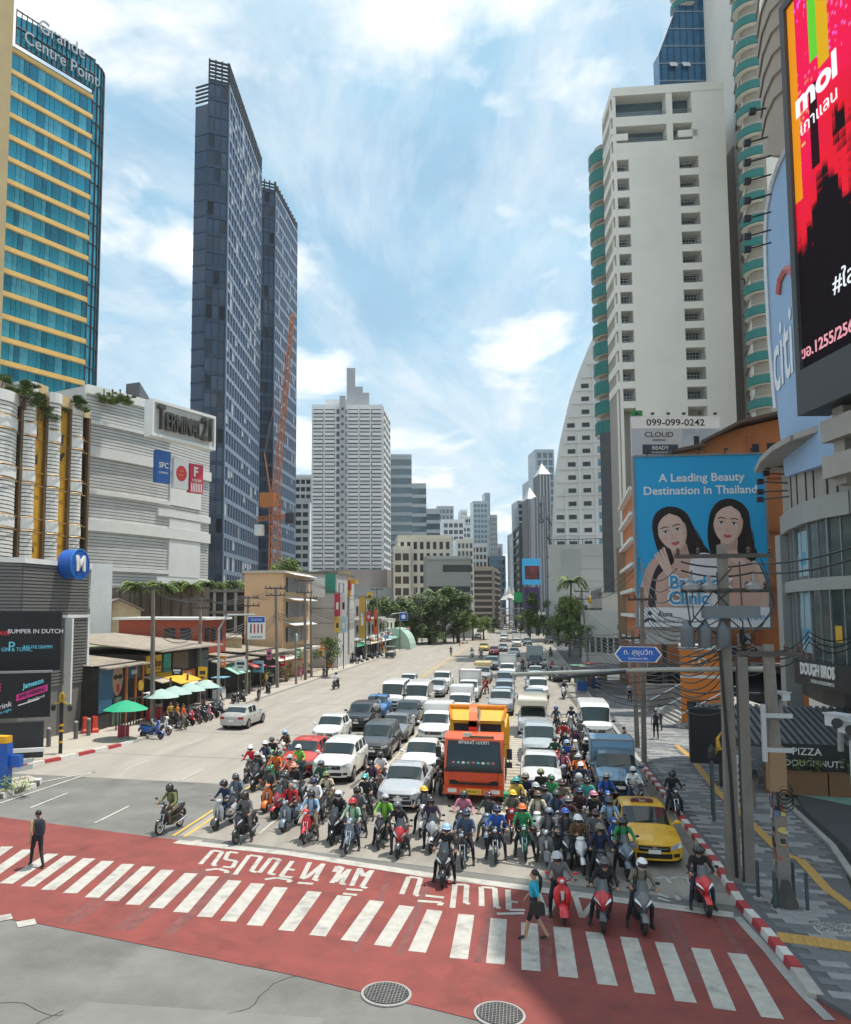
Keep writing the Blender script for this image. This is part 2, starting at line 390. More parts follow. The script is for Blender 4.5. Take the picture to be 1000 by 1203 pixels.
for k in range(22):
 x_=RC((-10.6,-7.8,-4.9,-2.0,.9,4.0))+RC((-.75,.75))+RU(-.2,.2);zz_ += .00002;dx_=RU(-.1,.3);sheet('tyre_mark',[(x_-.09,18.4),(x_+.09,18.4),(x_+dx_+.09,23.0),(x_+dx_-.09,23.0)],.0128+k*.00004,TYR)
# ------------------------------------------------------------ left kerb and pavement
PAVEL=M('pale_paving',(.42,.38,.32),.85,0,.14,.8,bump=.2,dirt=.2)
kl=[gp(-120,925),gp(10,905),gp(70,893),gp(110,884),gp(155,873.5)]
lp=[(p.x,p.y) for p in kl]+[(-23.0,60),(-23.0,900),(-60,900),(-60,20)]
pv=MB();pv.prism(lp,-.1,.13);left_pave=pv.build('left_pavement',PAVEL,kind='structure')
def kerb(pts,seg,wid,hgt,mats,parent_name,start=0):
 root=bpy.data.objects.new(parent_name,None);COL.objects.link(root);root['kind']='structure'
 P=[V((p[0],p[1],0)) for p in pts];i=0;pos=P[0].copy();k=start;acc=0
 for a,b in zip(P,P[1:]):
  L=(b-a).length;n=max(1,round(L/seg));d=(b-a)/n;q=d.normalized();s=V((-q.y,q.x,0))*wid/2
  for j in range(n):
   p0=a+d*j+q*.006;p1=a+d*(j+1)-q*.006
   m=mats[k % len(mats)];k += 1
   mb=MB();z=V((0,0,hgt));e=s*.8
   mb.hexa([p0+s,p1+s,p1-s,p0-s,p0+e+z,p1+e+z,p1-e+z,p0-e+z][0:8] if (s.x or s.y) else [],0)
   if (p1-p0).cross(s).z > 0: mb.f=[tuple(reversed(f)) for f in mb.f]
   mb.build('kerb_block',m,root)
 return root
KRED=M('kerb_red',(.40,.045,.05),.7,0,.18,5,dirt=.3)
KWHT=M('kerb_white',(.60,.58,.54),.75,0,.15,5,dirt=.35)
KBLK=M('kerb_black',(.07,.07,.07),.75,0,.2,5,dirt=.2)
KCON=M('kerb_concrete',(.38,.36,.33),.85,0,.2,3,dirt=.3)
kerb([(p.x,p.y) for p in kl],1.0,.28,.17,[KWHT,KRED],'left_kerb')
kerb([(kl[-1].x,kl[-1].y),(-23.0,62),(-23.0,200)],2.4,.26,.16,[KCON],'left_far_kerb')
# traffic island at the lower left with its guard rail
isl=[gp(-80,962),gp(0,938),gp(40,925),gp(46,919),gp(34,915),gp(0,920),gp(-80,935)]
ib=MB();ib.prism([(p.x,p.y) for p in isl],-.1,.16);ib.build('traffic_island',PAVEL,kind='structure')
kerb([(p.x,p.y) for p in isl[0:4]],.62,.3,.2,[KBLK,KWHT],'island_kerb')
# ------------------------------------------------------------ right pavement with slabs
krp=[gp(960,1175),gp(937,1143),gp(918,1120),gp(900,1098),gp(870,1065)]
xk=5.75
rpoly=[(p.x,p.y) for p in krp]+[(xk,26),(xk,900),(60,900),(60,31),(10.6,38.2),(9.9,30.5),(9.4,27.2),(8.3,23.4),(9.0,19),(12,15),(12,5),(7.6,5),(6.9,15.5)]
PBASE=M('pavement_bed',(.11,.115,.12),.9,0,.2,2)
rb=MB();rb.prism(rpoly,-.1,.105);right_pave=rb.build('right_pavement',PBASE,kind='structure')
SLABD=M('slab_dark_grey',(.15,.157,.165),.8,0,.2,3,bump=.25,dirt=.25)
SLABL=M('slab_light_grey',(.27,.275,.272),.8,0,.16,3,bump=.25,dirt=.25)
TACT=M('tactile_yellow',(.50,.31,.09),.8,0,.2,4,bump=.3,dirt=.25)
def inside(x,y,poly):
 c=False;n=len(poly)
 for i in range(n):
  x0,y0=poly[i];x1,y1=poly[(i+1) % n]
  if (y0 > y) != (y1 > y) and x < (x1-x0)*(y-y0)/(y1-y0)+x0: c=not c
 return c
tl=[gp(795,878),gp(812,893),gp(845,935),gp(878,966),gp(912,1000),gp(926,1010),gp(940,1014),gp(972,1050),gp(1010,1078)]
tl2=[gp(915,1107),gp(960,1113),gp(1010,1120)]
def dist_poly(x,y,pts):
 best=9
 for a,b in zip(pts,pts[1:]):
  d=V((b.x-a.x,b.y-a.y));p=V((x-a.x,y-a.y));t=max(0,min(1,p.dot(d)/d.length_squared));best=min(best,(p-d*t).length)
 return best
meD=MB().box((0,0,0),(.592,.292,.02)).build('paving_slab',SLABD,right_pave);meL=MB().box((0,0,0),(.592,.292,.02)).build('paving_slab',SLABL,right_pave)
meD_m,meL_m=meD.data,meL.data
for o in (meD,meL): bpy.data.objects.remove(o)
cnt=0;restD=MB();restL=MB();row=0;yy=15.2
while yy < 75:
 run=random.randint(2,4);dark=random.random() < .5;x=5.6+(.3 if row % 2 else 0)
 while x < 11.5:
  if run == 0: run=random.randint(2,5);dark=not dark
  run -= 1
  okc=all(inside(x+dx,yy+dy,rpoly) for dx in (-.28,.28) for dy in (-.13,.13)) and x > xk+.22
  if okc and dist_poly(x,yy,tl) > .30 and dist_poly(x,yy,tl2) > .30 and not (8.0 < x < 8.9 and 21.6 < yy < 22.5 and False):
   dz=.115+RU(-.003,.003)
   if cnt < 298 and 18 < yy < 36:
    o=link('paving_slab',meD_m if dark else meL_m,right_pave);o.location=(x,yy,dz);o.rotation_euler=(RU(-.006,.006),RU(-.006,.006),0);cnt += 1
   else: (restD if dark else restL).box((x,yy,dz),(.592,.292,.02))
  x += .6
 yy += .3;row += 1
restD.build('paving_slab',SLABD,right_pave,kind='stuff');restL.build('paving_slab',SLABL,right_pave,kind='stuff')
# tactile tiles
tm=MB().box((0,0,0),(.29,.29,.02))
for i in range(4): tm.box((-.105+.07*i,0,.012),(.03,.27,.008))
tt=tm.build('tactile_tile',TACT,right_pave);ttm=tt.data;bpy.data.objects.remove(tt)
for pts in (tl,tl2):
 for a,b in zip(pts,pts[1:]):
  n=max(1,round((b-a).length/.3));d=(b-a)/n;an=math.atan2(-d.x,d.y)
  s=V((cos(an),sin(an),0))*.15
  for k in range(n):
   p=a+d*(k+.5)
   for sg in ((-1,1) if pts is tl2 else (0,)):
    o=link('tactile_tile',ttm,right_pave);o.location=(p.x+s.x*sg,p.y+s.y*sg,.122);o.rotation_euler=(0,0,an)
# pebble panel and worn kerb apron
pb=MB();pa=[gp(960,1090),gp(1002,1086),gp(1010,1107),gp(978,1108)]
pc=sum(pa,V())/4
for i in range(700):
 x=pc.x+RU(-.6,.6);y=pc.y+RU(-.36,.36);pb.box((x,y,.128),(.03,.022,.02),RC((0,0,1)),random.random()*3)
pb.build('pebble_panel',[M('pale_pebble',(.5,.5,.47),.8,0,.2),SLABD],kind='stuff')
kerb([(p.x,p.y) for p in krp[0:2]],.9,.34,.12,[KCON],'kerb_ramp')
kerb([(p.x,p.y) for p in krp[1:]]+[(5.62,26),(5.62,42)],.62,.26,.17,[KRED,KWHT],'right_kerb')
kerb([(5.62,42),(5.62,200)],2.0,.26,.16,[KCON],'right_far_kerb')
gut=[(5.05,24.2),(5.45,24.2),(5.45,60),(5.05,60)]
sheet('gutter',gut,.0125,CONC_D)
band([gp(866,1078),gp(882,1096),gp(902,1118),gp(922,1143),gp(945,1170),gp(975,1200)],.22,.0215,CONC,'gutter_edge')
# manhole on the right pavement
manhole2=gp(836,948,.12)
mh=MB();mh.lathe((0,0,0),[(.42,0),(.42,.018),(.36,.02)],28);o=mh.build('manhole_cover',CONC_D);o.location=(manhole2.x,manhole2.y,.118)
tag(o,'round grey cover set in the right pavement by the lamp post','manhole cover')
# side driveway on the right
ALLEY=M('driveway_asphalt',(.06,.063,.068),.85,0,.2,1.2,bump=.4,dirt=.2)
sheet('driveway',ccw([(9.95,28.2),(9.4,26.4),(9.3,22.0),(10.8,18),(26,16),(30,40),(11.2,38.0),(10.3,33)]),.13,ALLEY)
a,b,c,d=gp(925,930),gp(1002,936),gp(1002,958),gp(960,942)
sheet('green_forecourt',ccw([(10.95,37.6),(10.9,37.0),(13.2,34.5),(18,35),(18,38.2)]),.134,M('green_floor_paint',(.16,.30,.26),.8,0,.15,2,dirt=.2))
kb=MB()
for (p,q) in (((10.1,34.8),(9.75,29.2)),((9.75,29.2),(9.1,25.4)),((9.1,25.4),(8.6,22.6))):
 P0=V((*p,0));P1=V((*q,0));F=Face(p,q)
 kb.fbox(F,0,F.L-.01,.1,.2,-.1,.1)
 kb.fbox(F,0,F.L-.01,.1,.15,-.42,-.14,1)
kb.build('driveway_kerb',[CONC,DSTEEL],kind='structure')
# ============================================================ people
def person_mesh(bones,head,hands,name):
 """bones: (p0, p1, r0, r1, region); grown together by a voxel remesh into one skin"""
 b=MB()
 def cap(p0,p1,r0,r1):
  p0=V(p0);p1=V(p1);d=p1-p0;L=d.length
  q=d.to_track_quat('Z','Y').to_matrix() if L > 1e-5 else Matrix.Identity(3);rg=[]
  for k in range(5):
   a=PI/2*(k+.08)/4.1-PI/2;rg.append((r0*cos(a),r0*sin(a)))
  rg += [(r0,0),(r1,L)]
  for k in range(1,5):
   a=PI/2*k/4.15;rg.append((r1*cos(a),L+r1*sin(a)))
  b.loft([[p0+q @ V((r*cos(t),r*sin(t),z)) for t in [2*PI*j/10 for j in range(10)]] for r,z in rg])
 for p0,p1,r0,r1,reg in bones: cap(p0,p1,r0,r1)
 me=bpy.data.meshes.new(name);me.from_pydata(b.v,[],b.f);o=bpy.data.objects.new(name,me);COL.objects.link(o)
 md=o.modifiers.new('r','REMESH');md.mode='VOXEL';md.voxel_size=.017
 sm=o.modifiers.new('s','SMOOTH');sm.factor=.5;sm.iterations=3
 de=o.modifiers.new('d','DECIMATE');de.ratio=.30
 dg=bpy.context.evaluated_depsgraph_get();m2=bpy.data.meshes.new_from_object(o.evaluated_get(dg));bpy.data.objects.remove(o)
 B=[(V(p0),V(p1),r0,r1,reg) for p0,p1,r0,r1,reg in bones]
 vs=[v.co.copy() for v in m2.vertices];fs=[tuple(p.vertices) for p in m2.polygons];mi=[]
 for p in m2.polygons:
  best=9;rg=0
  for p0,p1,r0,r1,reg in B:
   d=p1-p0;L2=d.length_squared;t=max(0,min(1,(p.center-p0).dot(d)/L2)) if L2 > 1e-9 else 0
   ds=(p.center-p0-d*t).length-(r0+(r1-r0)*t)
   if ds < best: best=ds;rg=reg
  mi.append(rg)
 out=MB();out.v=[tuple(v) for v in vs];out.f=fs;out.m=mi
 for palm,fwd,side,curl in hands:
  palm=V(palm);fwd=V(fwd).normalized();side=V(side).normalized();curl=V(curl).normalized()
  for i,ln in enumerate((.070,.078,.073,.058)):
   r=palm+side*(.03-.02*i)+fwd*.03
   k=r+fwd*ln*.45;e=k+(fwd*.35+curl*.8).normalized()*ln*.35;e2=e+(curl*.7-fwd*.6).normalized()*ln*.28
   out.path([r,k,e,e2],[.0095,.0088,.008,.006],5,2)
  r=palm+side*.035-fwd*.01
  out.path([r,r+(side*.7+fwd*.7)*.035,r+(side*.5+fwd*.9+curl*.7)*.05],[.011,.0095,.007],5,2)
 if head: face(out,head)
 return out
def face(out,head):
 """ears, nose, brow line, eyes and mouth on a bare head: centre, forward, up"""
 c,f,u=[V(q) for q in head];f.normalize();s=f.cross(u).normalized()
 for sg in (-1,1):
  out.sphere(c+s*sg*.083-f*.005,.022,(.5,.8,1.2),8,5,2)
  out.sphere(c+s*sg*.033+f*.088+u*.008,.011,(1,1,.7),8,5,4)
 out.path([c+f*.09+u*.012,c+f*.108-u*.02,c+f*.09-u*.033],[.009,.014,.008],6,2)
 out.path([c+f*.09-u*.058-s*.024,c+f*.098-u*.057,c+f*.09-u*.058+s*.024],.006,5,5)
LIPS=M('lips',(.3,.08,.07),.6,0,.1)
BODYM=[CLOTH,TROUS,SKIN,SHOE,HAIR,LIPS]
def rider_bones(feet,hand,lean=0.0,headturn=0.0,sleeve=0):
 J=0;T=1;S=2;O=3
 ly=-lean
 pel=(0,.16,.86);che=(0,.10+ly,1.22);nek=(0,.05+ly*1.3,1.43);hc=(0,.00+ly*1.5,1.58)
 bn=[(pel,(0,.13+ly*.4,1.0),.135,.13,J),((0,.13+ly*.4,1.0),che,.135,.15,J),((-.09,che[1],1.30),(.09,che[1],1.30),.12,.12,J),
          ((-.17,.07+ly,1.37),(.17,.07+ly,1.37),.065,.065,J),(nek,hc,.055,.06,S),((0,hc[1]+.012,1.60),(0,hc[1]-.012,1.555),.10,.082,S),
          ((-.09,.16,.86),(.09,.16,.86),.125,.125,T)]
 for sg in (-1,1):
  sh=(sg*.19,.07+ly,1.37)
  if hand == 'grip': el=(sg*.31,-.06+ly*.6,1.14);wr=(sg*.325,-.27,1.06);pm=(sg*.325,-.335,1.065)
  elif hand == 'rest': el=(sg*.29,.0,1.10);wr=(sg*.15,-.16,.98);pm=(sg*.11,-.20,.96)
  else: el=(sg*.30,-.04,1.12) ;wr=(sg*.325,-.27,1.06) if sg > 0 else (-.12,-.22,1.15);pm=(sg*.325,-.335,1.065) if sg > 0 else (-.09,-.26,1.2)
  bn += [(sh,el,.062,.05,J),(el,wr,.047,.034,S if sleeve else J),(wr,pm,.036,.038,S)]
  ft=feet if isinstance(feet,str) else feet[(sg+1) // 2]
  hip=(sg*.10,.14,.84)
  if ft == 'down': kn=(sg*.27,-.17,.56);an=(sg*.31,-.08,.13);to=(sg*.34,-.23,.045)
  else: kn=(sg*.17,-.28,.74);an=(sg*.14,-.20,.37);to=(sg*.14,-.37,.345)
  bn += [(hip,kn,.098,.068,T),(kn,an,.066,.047,T),(an,to,.048,.04,O),((an[0],an[1]+.03,an[2]-.06),to,.042,.036,O)]
 return bn
def rider_hands(hand):
 h=[]
 for sg in (-1,1):
  pm={'grip': (sg*.325,-.335,1.065),'rest': (sg*.11,-.20,.96)}.get(hand) or ((sg*.325,-.335,1.065) if sg > 0 else (-.09,-.26,1.2))
  h.append((pm,(0,-1,-.25),(-sg,0,0),(0,.1,-1)))
 return h
RM={}
for key,a in dict(both=('down','grip',.02,0,0),one=(('down','up'),'grip',.05,0,0),oneb=(('up','down'),'grip',.0,0,1),lean=(('down','up'),'rest',-.02,0,1),phone=('down','phone',.04,0,0),ride=('up','grip',.04,0,0)).items():
 bn=rider_bones(a[0],a[1],a[2],a[3],a[4])
 o=person_mesh(bn,((0,-.015-a[2]*1.5,1.575),(0,-1,-.12),(0,0,1)),rider_hands(a[1]),'person').build('person',BODYM,None,True,60)
 RM[key]=(o.data,-.005-a[2]*1.5);bpy.data.objects.remove(o)
# helmets: shell around the head centre, face opening to -y
def helmet_shell(full):
 nu,nv=24,14;b=MB();r=.148;vs=[];idx={}
 for i in range(nv+1):
  th=PI*i/nv*.86
  for k in range(nu):
   ph=2*PI*k/nu
   x=r*.93*sin(th)*sin(ph);y=-r*1.06*sin(th)*cos(ph);z=r*cos(th)*1.02
   if full and z <-.05: y *= 1.12 if y < 0 else 1
   idx[i,k]=len(vs);vs.append((x,y,z))
 fs=[];gl=[]
 for i in range(nv):
  for k in range(nu):
   q=(idx[i,k],idx[i+1,k],idx[i+1,(k+1) % nu],idx[i,(k+1) % nu])
   c=sum((V(vs[j]) for j in q),V())/4
   front=c.y <-.045 and abs(c.x) < .122
   if front and (-.055 < c.z < .062 if full else c.z < .045): 
    if c.z >-.06: gl.append(q)
    continue
   if not full and c.z <-.10: continue
   fs.append(q)
 b.add(vs,fs,0)
 g=MB();us_=sorted({j for q in gl for j in q});ix_={j: i for i,j in enumerate(us_)};g.add([(vs[j][0]*.97,vs[j][1]*(.985 if full else 1.05),vs[j][2]) for j in us_],[tuple(ix_[j] for j in q) for q in gl],0)
 return b,g
VISOR=M('visor',(.015,.018,.022),.06,0,.1,3,spec=1.0)
HM={}
for nm,full in (('full',True),('open',False)):
 b,g=helmet_shell(full)
 if not full:
  b.loft([[V((.115*cos(a),-.10-.03*sin(a),.062)) for a in [PI*k/8 for k in range(9)]],[V((.12*cos(a),-.11-.085*sin(a),.052)) for a in [PI*k/8 for k in range(9)]]],0,False,False)
 ho=b.build('helmet',[PAINT],None,True,50);vo=g.build('visor',[VISOR],None,True,60)
 HM[nm]=(ho.data,vo.data);bpy.data.objects.remove(ho);bpy.data.objects.remove(vo)
CN={'black': (.016,.016,.018),'dark grey': (.06,.062,.066),'grey': (.13,.135,.14),'silver': (.42,.43,.44),'white': (.74,.74,.73),'red': (.48,.02,.025),'bright red': (.62,.022,.03),'orange': (.75,.16,.02),'yellow': (.78,.50,.02),
      'green': (.03,.26,.09),'lime green': (.2,.52,.06),'dark green': (.02,.09,.05),'teal': (.05,.35,.32),'blue': (.02,.09,.36),'navy': (.015,.025,.07),'light blue': (.3,.48,.68),'denim': (.05,.085,.15),'pink': (.55,.18,.26),'salmon': (.7,.26,.18),'maroon': (.06,.016,.022),
      'brown': (.12,.065,.03),'khaki': (.17,.15,.11),'olive': (.16,.19,.07),'cream': (.6,.52,.38),'purple': (.055,.03,.065),'blue grey': (.15,.2,.25),'gold': (.6,.38,.07),'pale green': (.3,.5,.36)}
def col4(n): c=CN[n];return (c[0],c[1],c[2],1)
PACKM=MB();PACKM.loft([[V((x*w,y+.0,z)) for x,y in ((-.14,.02),(.14,.02),(.15,.12),(.08,.19),(-.08,.19),(-.15,.12))] for z,w in ((1.0,.85),(1.04,1),(1.34,1),(1.45,.75),(1.48,.4))])
PACKM.path([(-.10,.03,1.42),(-.11,-.07,1.46),(-.11,-.16,1.36),(-.12,-.13,1.1),(-.13,.0,1.03)],.017,5)
PACKM.path([(.10,.03,1.42),(.11,-.07,1.46),(.11,-.16,1.36),(.12,-.13,1.1),(.13,.0,1.03)],.017,5)
_p=PACKM.build('backpack',[CLOTH],None,True,50);PACK=_p.data;bpy.data.objects.remove(_p)
def make_rider(loc,rz,pose,jacket,hel,hcol,label,pack=None,hrot=0.0,group='riders waiting at the lights'):
 me,hy=RM[pose]
 o=link('person',me);o.location=loc;o.rotation_euler=(0,0,rz);o.color=col4(jacket)
 tag(o,label,'person',group)
 if hel:
  h=link('helmet',HM[hel][0],o);h.location=(0,hy,1.605);h.rotation_euler=(R(6),0,hrot);h.color=col4(hcol);h.scale=(1.08,)*3
  v=link('visor',HM[hel][1],h)
 if pack:
  k=link('backpack',PACK,o);k.location=(0,.10,0);k.color=col4(pack)
 return o
# ------------------------------------------------------------ motorcycles
def ell(c,rx,ry,z,n=12,e=2.4,tip=1.0):
 out=[]
 for k in range(n):
  a=2*PI*k/n;ca,sa=cos(a),sin(a)
  x=rx*math.copysign(abs(ca) ** (2/e),ca);y=ry*math.copysign(abs(sa) ** (2/e),sa)
  if y < 0: x *= 1-(1-tip)*(-y/ry)
  out.append(V((c[0]+x,c[1]+y,z)))
 return out
def ring_y(y,hw,z0,z1,n=12,e=2.6):
 zc,hz=(z0+z1)/2,(z1-z0)/2;out=[]
 for k in range(n):
  a=2*PI*k/n;ca,sa=cos(a),sin(a)
  out.append(V((hw*math.copysign(abs(ca) ** (2/e),ca),y,zc+hz*math.copysign(abs(sa) ** (2/e),sa))))
 return out
GRIPX=.33
def moto_wheel(root,y,r,w,spokes=5):
 wh=MB();wh.ringx((0,0,0),[(-w*.3,r*.18),(-w*.35,r*.2),(w*.35,r*.2),(w*.3,r*.18)],14)
 t=wh.build('wheel',[DSTEEL],root,True);t.location=(0,y,r)
 ty=MB();n=28;m=8
 ty.loft([[V((w/2*cos(b),cos(a)*(r-w*.55+w*.55*sin(b)),sin(a)*(r-w*.55+w*.55*sin(b)))) for b in [2*PI*j/m for j in range(m)]] for a in [2*PI*k/n for k in range(n+1)]],0,True,False)
 ty.build('tyre',[TYRE],t,True,60)
 ri=MB();ri.ringx((0,0,0),[(-w*.33,r*.62),(-w*.38,r*.72),(w*.38,r*.72),(w*.33,r*.62),(-w*.33,r*.62)],24)
 for k in range(spokes):
  a=2*PI*k/spokes;c=V((0,cos(a),sin(a)))
  ri.tube(c*r*.15,c*r*.68,r*.085,r*.05,6)
 ri.build('rim',[RIMM if spokes < 9 else CHROME],t)
 return t
def make_moto(kind):
 t=thing('motor_scooter' if kind in ('vespa','sport','scooter') else 'motorcycle','x','motorcycle')
 rw,ww={'vespa': (.235,.105),'sport': (.26,.125),'scooter': (.255,.09),'moped': (.285,.085)}[kind]
 yf,yr=-.64,.62
 moto_wheel(t,yf,rw,ww,12 if kind == 'moped' else 5);moto_wheel(t,yr,rw,ww*1.1,12 if kind == 'moped' else 5)
 fk=MB()
 for s in (-1,1): fk.tube((s*.075,yf,rw),(s*.07,yf+.17,.72),.019)
 fk.tube((0,yf+.17,.68),(0,yf+.25,1.0),.022);fk.build('fork',[DSTEEL if kind != 'moped' else CHROME],t,True)
 fd=MB();n=9
 hw={'vespa': .115,'sport': .085,'scooter': .075,'moped': .065}[kind]
 rg=[]
 for k in range(n):
  a=R(28+100*k/(n-1)) if kind != 'vespa' else R(5+165*k/(n-1));rr=rw+(.03 if kind != 'vespa' else .045)
  prof=[]
  for j in range(7):
   q=-1+j/3;prof.append(V((q*hw,yf-cos(a)*(rr-.05*q*q),rw+sin(a)*(rr-.05*q*q))))
  rg.append(prof)
 fd.loft(rg,0,False,False);f=fd.build('front_fender',[PAINT],t,True,60)
 hb=MB();hb.path([(-GRIPX-.06,-.33,1.045),(-.2,-.36,1.05),(-.06,-.42,1.0),(.06,-.42,1.0),(.2,-.36,1.05),(GRIPX+.06,-.33,1.045)],.013,6,0)
 for s in (-1,1):
  hb.tube((s*.25,-.345,1.048),(s*(GRIPX+.075),-.325,1.043),.02,None,8,1);hb.path([(s*.2,-.40,1.04),(s*.3,-.42,1.035),(s*.38,-.38,1.03)],.007,5,0)
 hb.build('handlebar',[DSTEEL,BLACK],t,True)
 for s in (-1,1):
  m=MB();m.path([(s*.20,-.36,1.05),(s*.25,-.38,1.16),(s*.32,-.38,1.22)],.008,5,0)
  m.sphere((s*.37,-.375,1.235),.05,(1.25,.35,.85),10,6,0);m.add([(s*.37-.05,-.353,1.205),(s*.37+.05,-.353,1.205),(s*.37+.05,-.353,1.265),(s*.37-.05,-.353,1.265)],[(0,1,2,3)],1)
  m.build('mirror',[PAINT if kind == 'vespa' else BLACK,CHROME],t,True)
 st=MB();st.loft([ring_y(-.10,.07,.70,.76),ring_y(.0,.115,.69,.785),ring_y(.22,.15,.70,.80),ring_y(.34,.15,.71,.835),ring_y(.55,.13,.74,.86),ring_y(.76,.08,.77,.86)],0);st.build('seat',[SEATM],t,True,60)
 en=MB();en.loft([ring_y(-.05,.08,.22,.44),ring_y(.15,.12,.2,.48),ring_y(.45,.1,.24,.44),ring_y(.62,.05,.26,.36)],0);en.box((0,.1,.5),(.2,.7,.25));en.tube((-.1,.5,.38),(-.1,.62,rw),.03);en.tube((.1,.45,.55),(.11,.62,rw),.022)
 en.build('engine',[M('engine_metal',(.07,.07,.072),.5,.5,.25,9)],t,True)
 ex=MB();ex.path([(.10,.05,.28),(.15,.25,.26),(.16,.45,.29),(.17,.80,.36)],[.022,.03,.052,.046],9);ex.build('exhaust',[DSTEEL if kind == 'sport' else CHROME],t,True)
 rbm=MB()
 if kind == 'vespa':
  rbm.loft([ring_y(-.12,.08,.46,.72),ring_y(.05,.17,.40,.74),ring_y(.30,.225,.33,.75),ring_y(.55,.22,.34,.76),ring_y(.78,.13,.44,.78),ring_y(.86,.05,.56,.74)],0)
 else:
  rbm.loft([ring_y(-.12,.10,.46,.70),ring_y(.1,.155,.44,.75),ring_y(.35,.165,.46,.78),ring_y(.6,.14,.56,.82),ring_y(.82,.08,.68,.86),ring_y(.92,.03,.76,.86)],0)
 rbm.build('rear_body',[PAINT],t,True,60)
 tl=MB();tl.sphere((0,.89,.76),.05,(1.3,.5,.8),10,6);tl.build('tail_lamp',[REDLENS],t,True)
 rf=MB();rf.path([(0,.80,.68),(0,.92,.55),(0,.95,.38)],[.05,.05,.06],6);rf.build('rear_fender',[BLACK],t,True)
 pl=MB();pl.box((0,.96,.52),(.17,.008,.14));pl.build('number_plate',[PLATEW],t)
 fs=MB()
 if kind == 'vespa':
  fs.loft([ell((0,-.33),.10,.05,.28,tip=.6),ell((0,-.40),.17,.055,.36,tip=.7),ell((0,-.43),.225,.06,.52,tip=.75),ell((0,-.42),.235,.06,.70,tip=.75),ell((0,-.40),.2,.06,.84,tip=.75),ell((0,-.40),.10,.06,.93,tip=.7),ell((0,-.40),.075,.07,.97,tip=.7)],0)
  fs.box((0,-.17,.30),(.30,.42,.06))
  fs.build('front_shield',[PAINT],t,True,50)
  hc=MB();hc.loft([ell((0,-.40),.06,.07,.96),ell((0,-.41),.12,.10,1.0),ell((0,-.41),.13,.105,1.06),ell((0,-.40),.10,.08,1.11)],0);hc.build('handlebar_cowl',[PAINT],t,True,60)
  hl=MB();hl.sphere((0,-.50,1.04),.062,(1,.5,1),14,8);hl.build('headlamp',[LAMPG],t,True)
  gr=MB();gr.plate([(-.045,-.487,.80),(.045,-.487,.80),(.03,-.49,.56),(-.03,-.49,.56)],(0,-1,0),.008);gr.build('horn_cover',[M('pale_trim',(.6,.6,.58),.4,.2)],t)
 elif kind in ('sport','scooter'):
  w=1.0 if kind == 'sport' else .82
  fs.loft([ell((0,-.40),.05*w,.10,.42,tip=.5),ell((0,-.43),.11*w,.14,.52,tip=.4),ell((0,-.44),.19*w,.19,.66,tip=.35),ell((0,-.42),.225*w,.20,.78,tip=.35),ell((0,-.39),.215*w,.17,.89,tip=.4),ell((0,-.37),.14*w,.12,.99,tip=.5),ell((0,-.36),.08*w,.08,1.03,tip=.5)],0)
  fs.build('front_shield',[PAINT],t,True,50)
  inn=MB();inn.loft([ell((0,-.29),.13,.05,.30),ell((0,-.30),.18,.06,.55),ell((0,-.30),.19,.06,.80),ell((0,-.32),.13,.05,.97)],0);inn.box((0,-.16,.30),(.34,.40,.08));inn.box((0,.0,.40),(.26,.35,.16));inn.build('leg_shield',[BLACK],t,True,50)
  for s in (-1,1):
   h=MB();a0=V((s*.022,-.592,.70));a1=V((s*.20*w,-.47,.845))
   dv=V((s*.02,-.01,-.085));fwd=V((0,-.018,0))
   h.hexa([a0+dv*.5+fwd,a1+dv*.8+fwd,a1+dv*.8-fwd*3,a0+dv*.5-fwd*3,a0+fwd,a1+fwd*.8,a1-fwd*3,a0-fwd*3])
   h.build('headlamp',[LAMPG],t)
  if kind == 'sport':
   v=MB()
   for s in (-1,1):
    q0=V((s*.03,-.60,.60));q1=V((s*.20,-.475,.74));v.path([q0,(q0+q1)/2+V((0,-.03,0)),q1],[.02,.022,.012],5)
   v.build('lower_trim',[BLACK],t,True)
   ws=MB();rg=[]
   for i in range(5):
    f=i/4;z=.93+.32*f;hw=.155-.05*f*f
    rg.append([V((hw*q,-.50+.17*f+.07*q*q,z)) for q in (-1,-.6,-.2,.2,.6,1)])
   ws.loft(rg,0,False,False);ws.build('windscreen',[M('smoked_screen',(.03,.04,.045),.08,0,.1,3,spec=1)],t,True,60)
  else:
   hc=MB();hc.loft([ell((0,-.40),.10,.06,.98,tip=.6),ell((0,-.42),.135,.085,1.04,tip=.5),ell((0,-.39),.10,.06,1.10,tip=.5)],0);hc.build('handlebar_cowl',[PAINT],t,True,50)
 else:
  fs.loft([ell((0,-.35),.06,.05,.36,tip=.6),ell((0,-.39),.15,.06,.50,tip=.5),ell((0,-.41),.18,.07,.66,tip=.5),ell((0,-.39),.15,.09,.80,tip=.45),ell((0,-.37),.10,.09,.92,tip=.5)],0);fs.build('front_shield',[PAINT],t,True,50)
  hc=MB();hc.loft([ell((0,-.44),.05,.05,.93,tip=.6),ell((0,-.46),.11,.09,1.0,tip=.6),ell((0,-.44),.125,.09,1.08,tip=.6),ell((0,-.40),.08,.05,1.14,tip=.6)],0);hc.build('handlebar_cowl',[PAINT],t,True,50)
  hl=MB();hl.sphere((0,-.535,1.02),.06,(1.25,.5,.9),14,8);hl.build('headlamp',[LAMPG],t,True)
  for s in (-1,1):
   q=MB();q.sphere((s*.16,-.50,.95),.028,(1,.8,.8),8,6);q.build('indicator',[AMBER],t,True)
  tk=MB();tk.path([(0,-.3,.58),(0,-.1,.46),(0,.1,.48)],.05,7);tk.build('frame_tube',[PAINT],t,True)
  rk=MB();rk.path([(-.08,.5,.9),(-.08,.92,.9),(.08,.92,.9),(.08,.5,.9)],.01,5);rk.build('grab_rail',[CHROME],t,True)
 return t
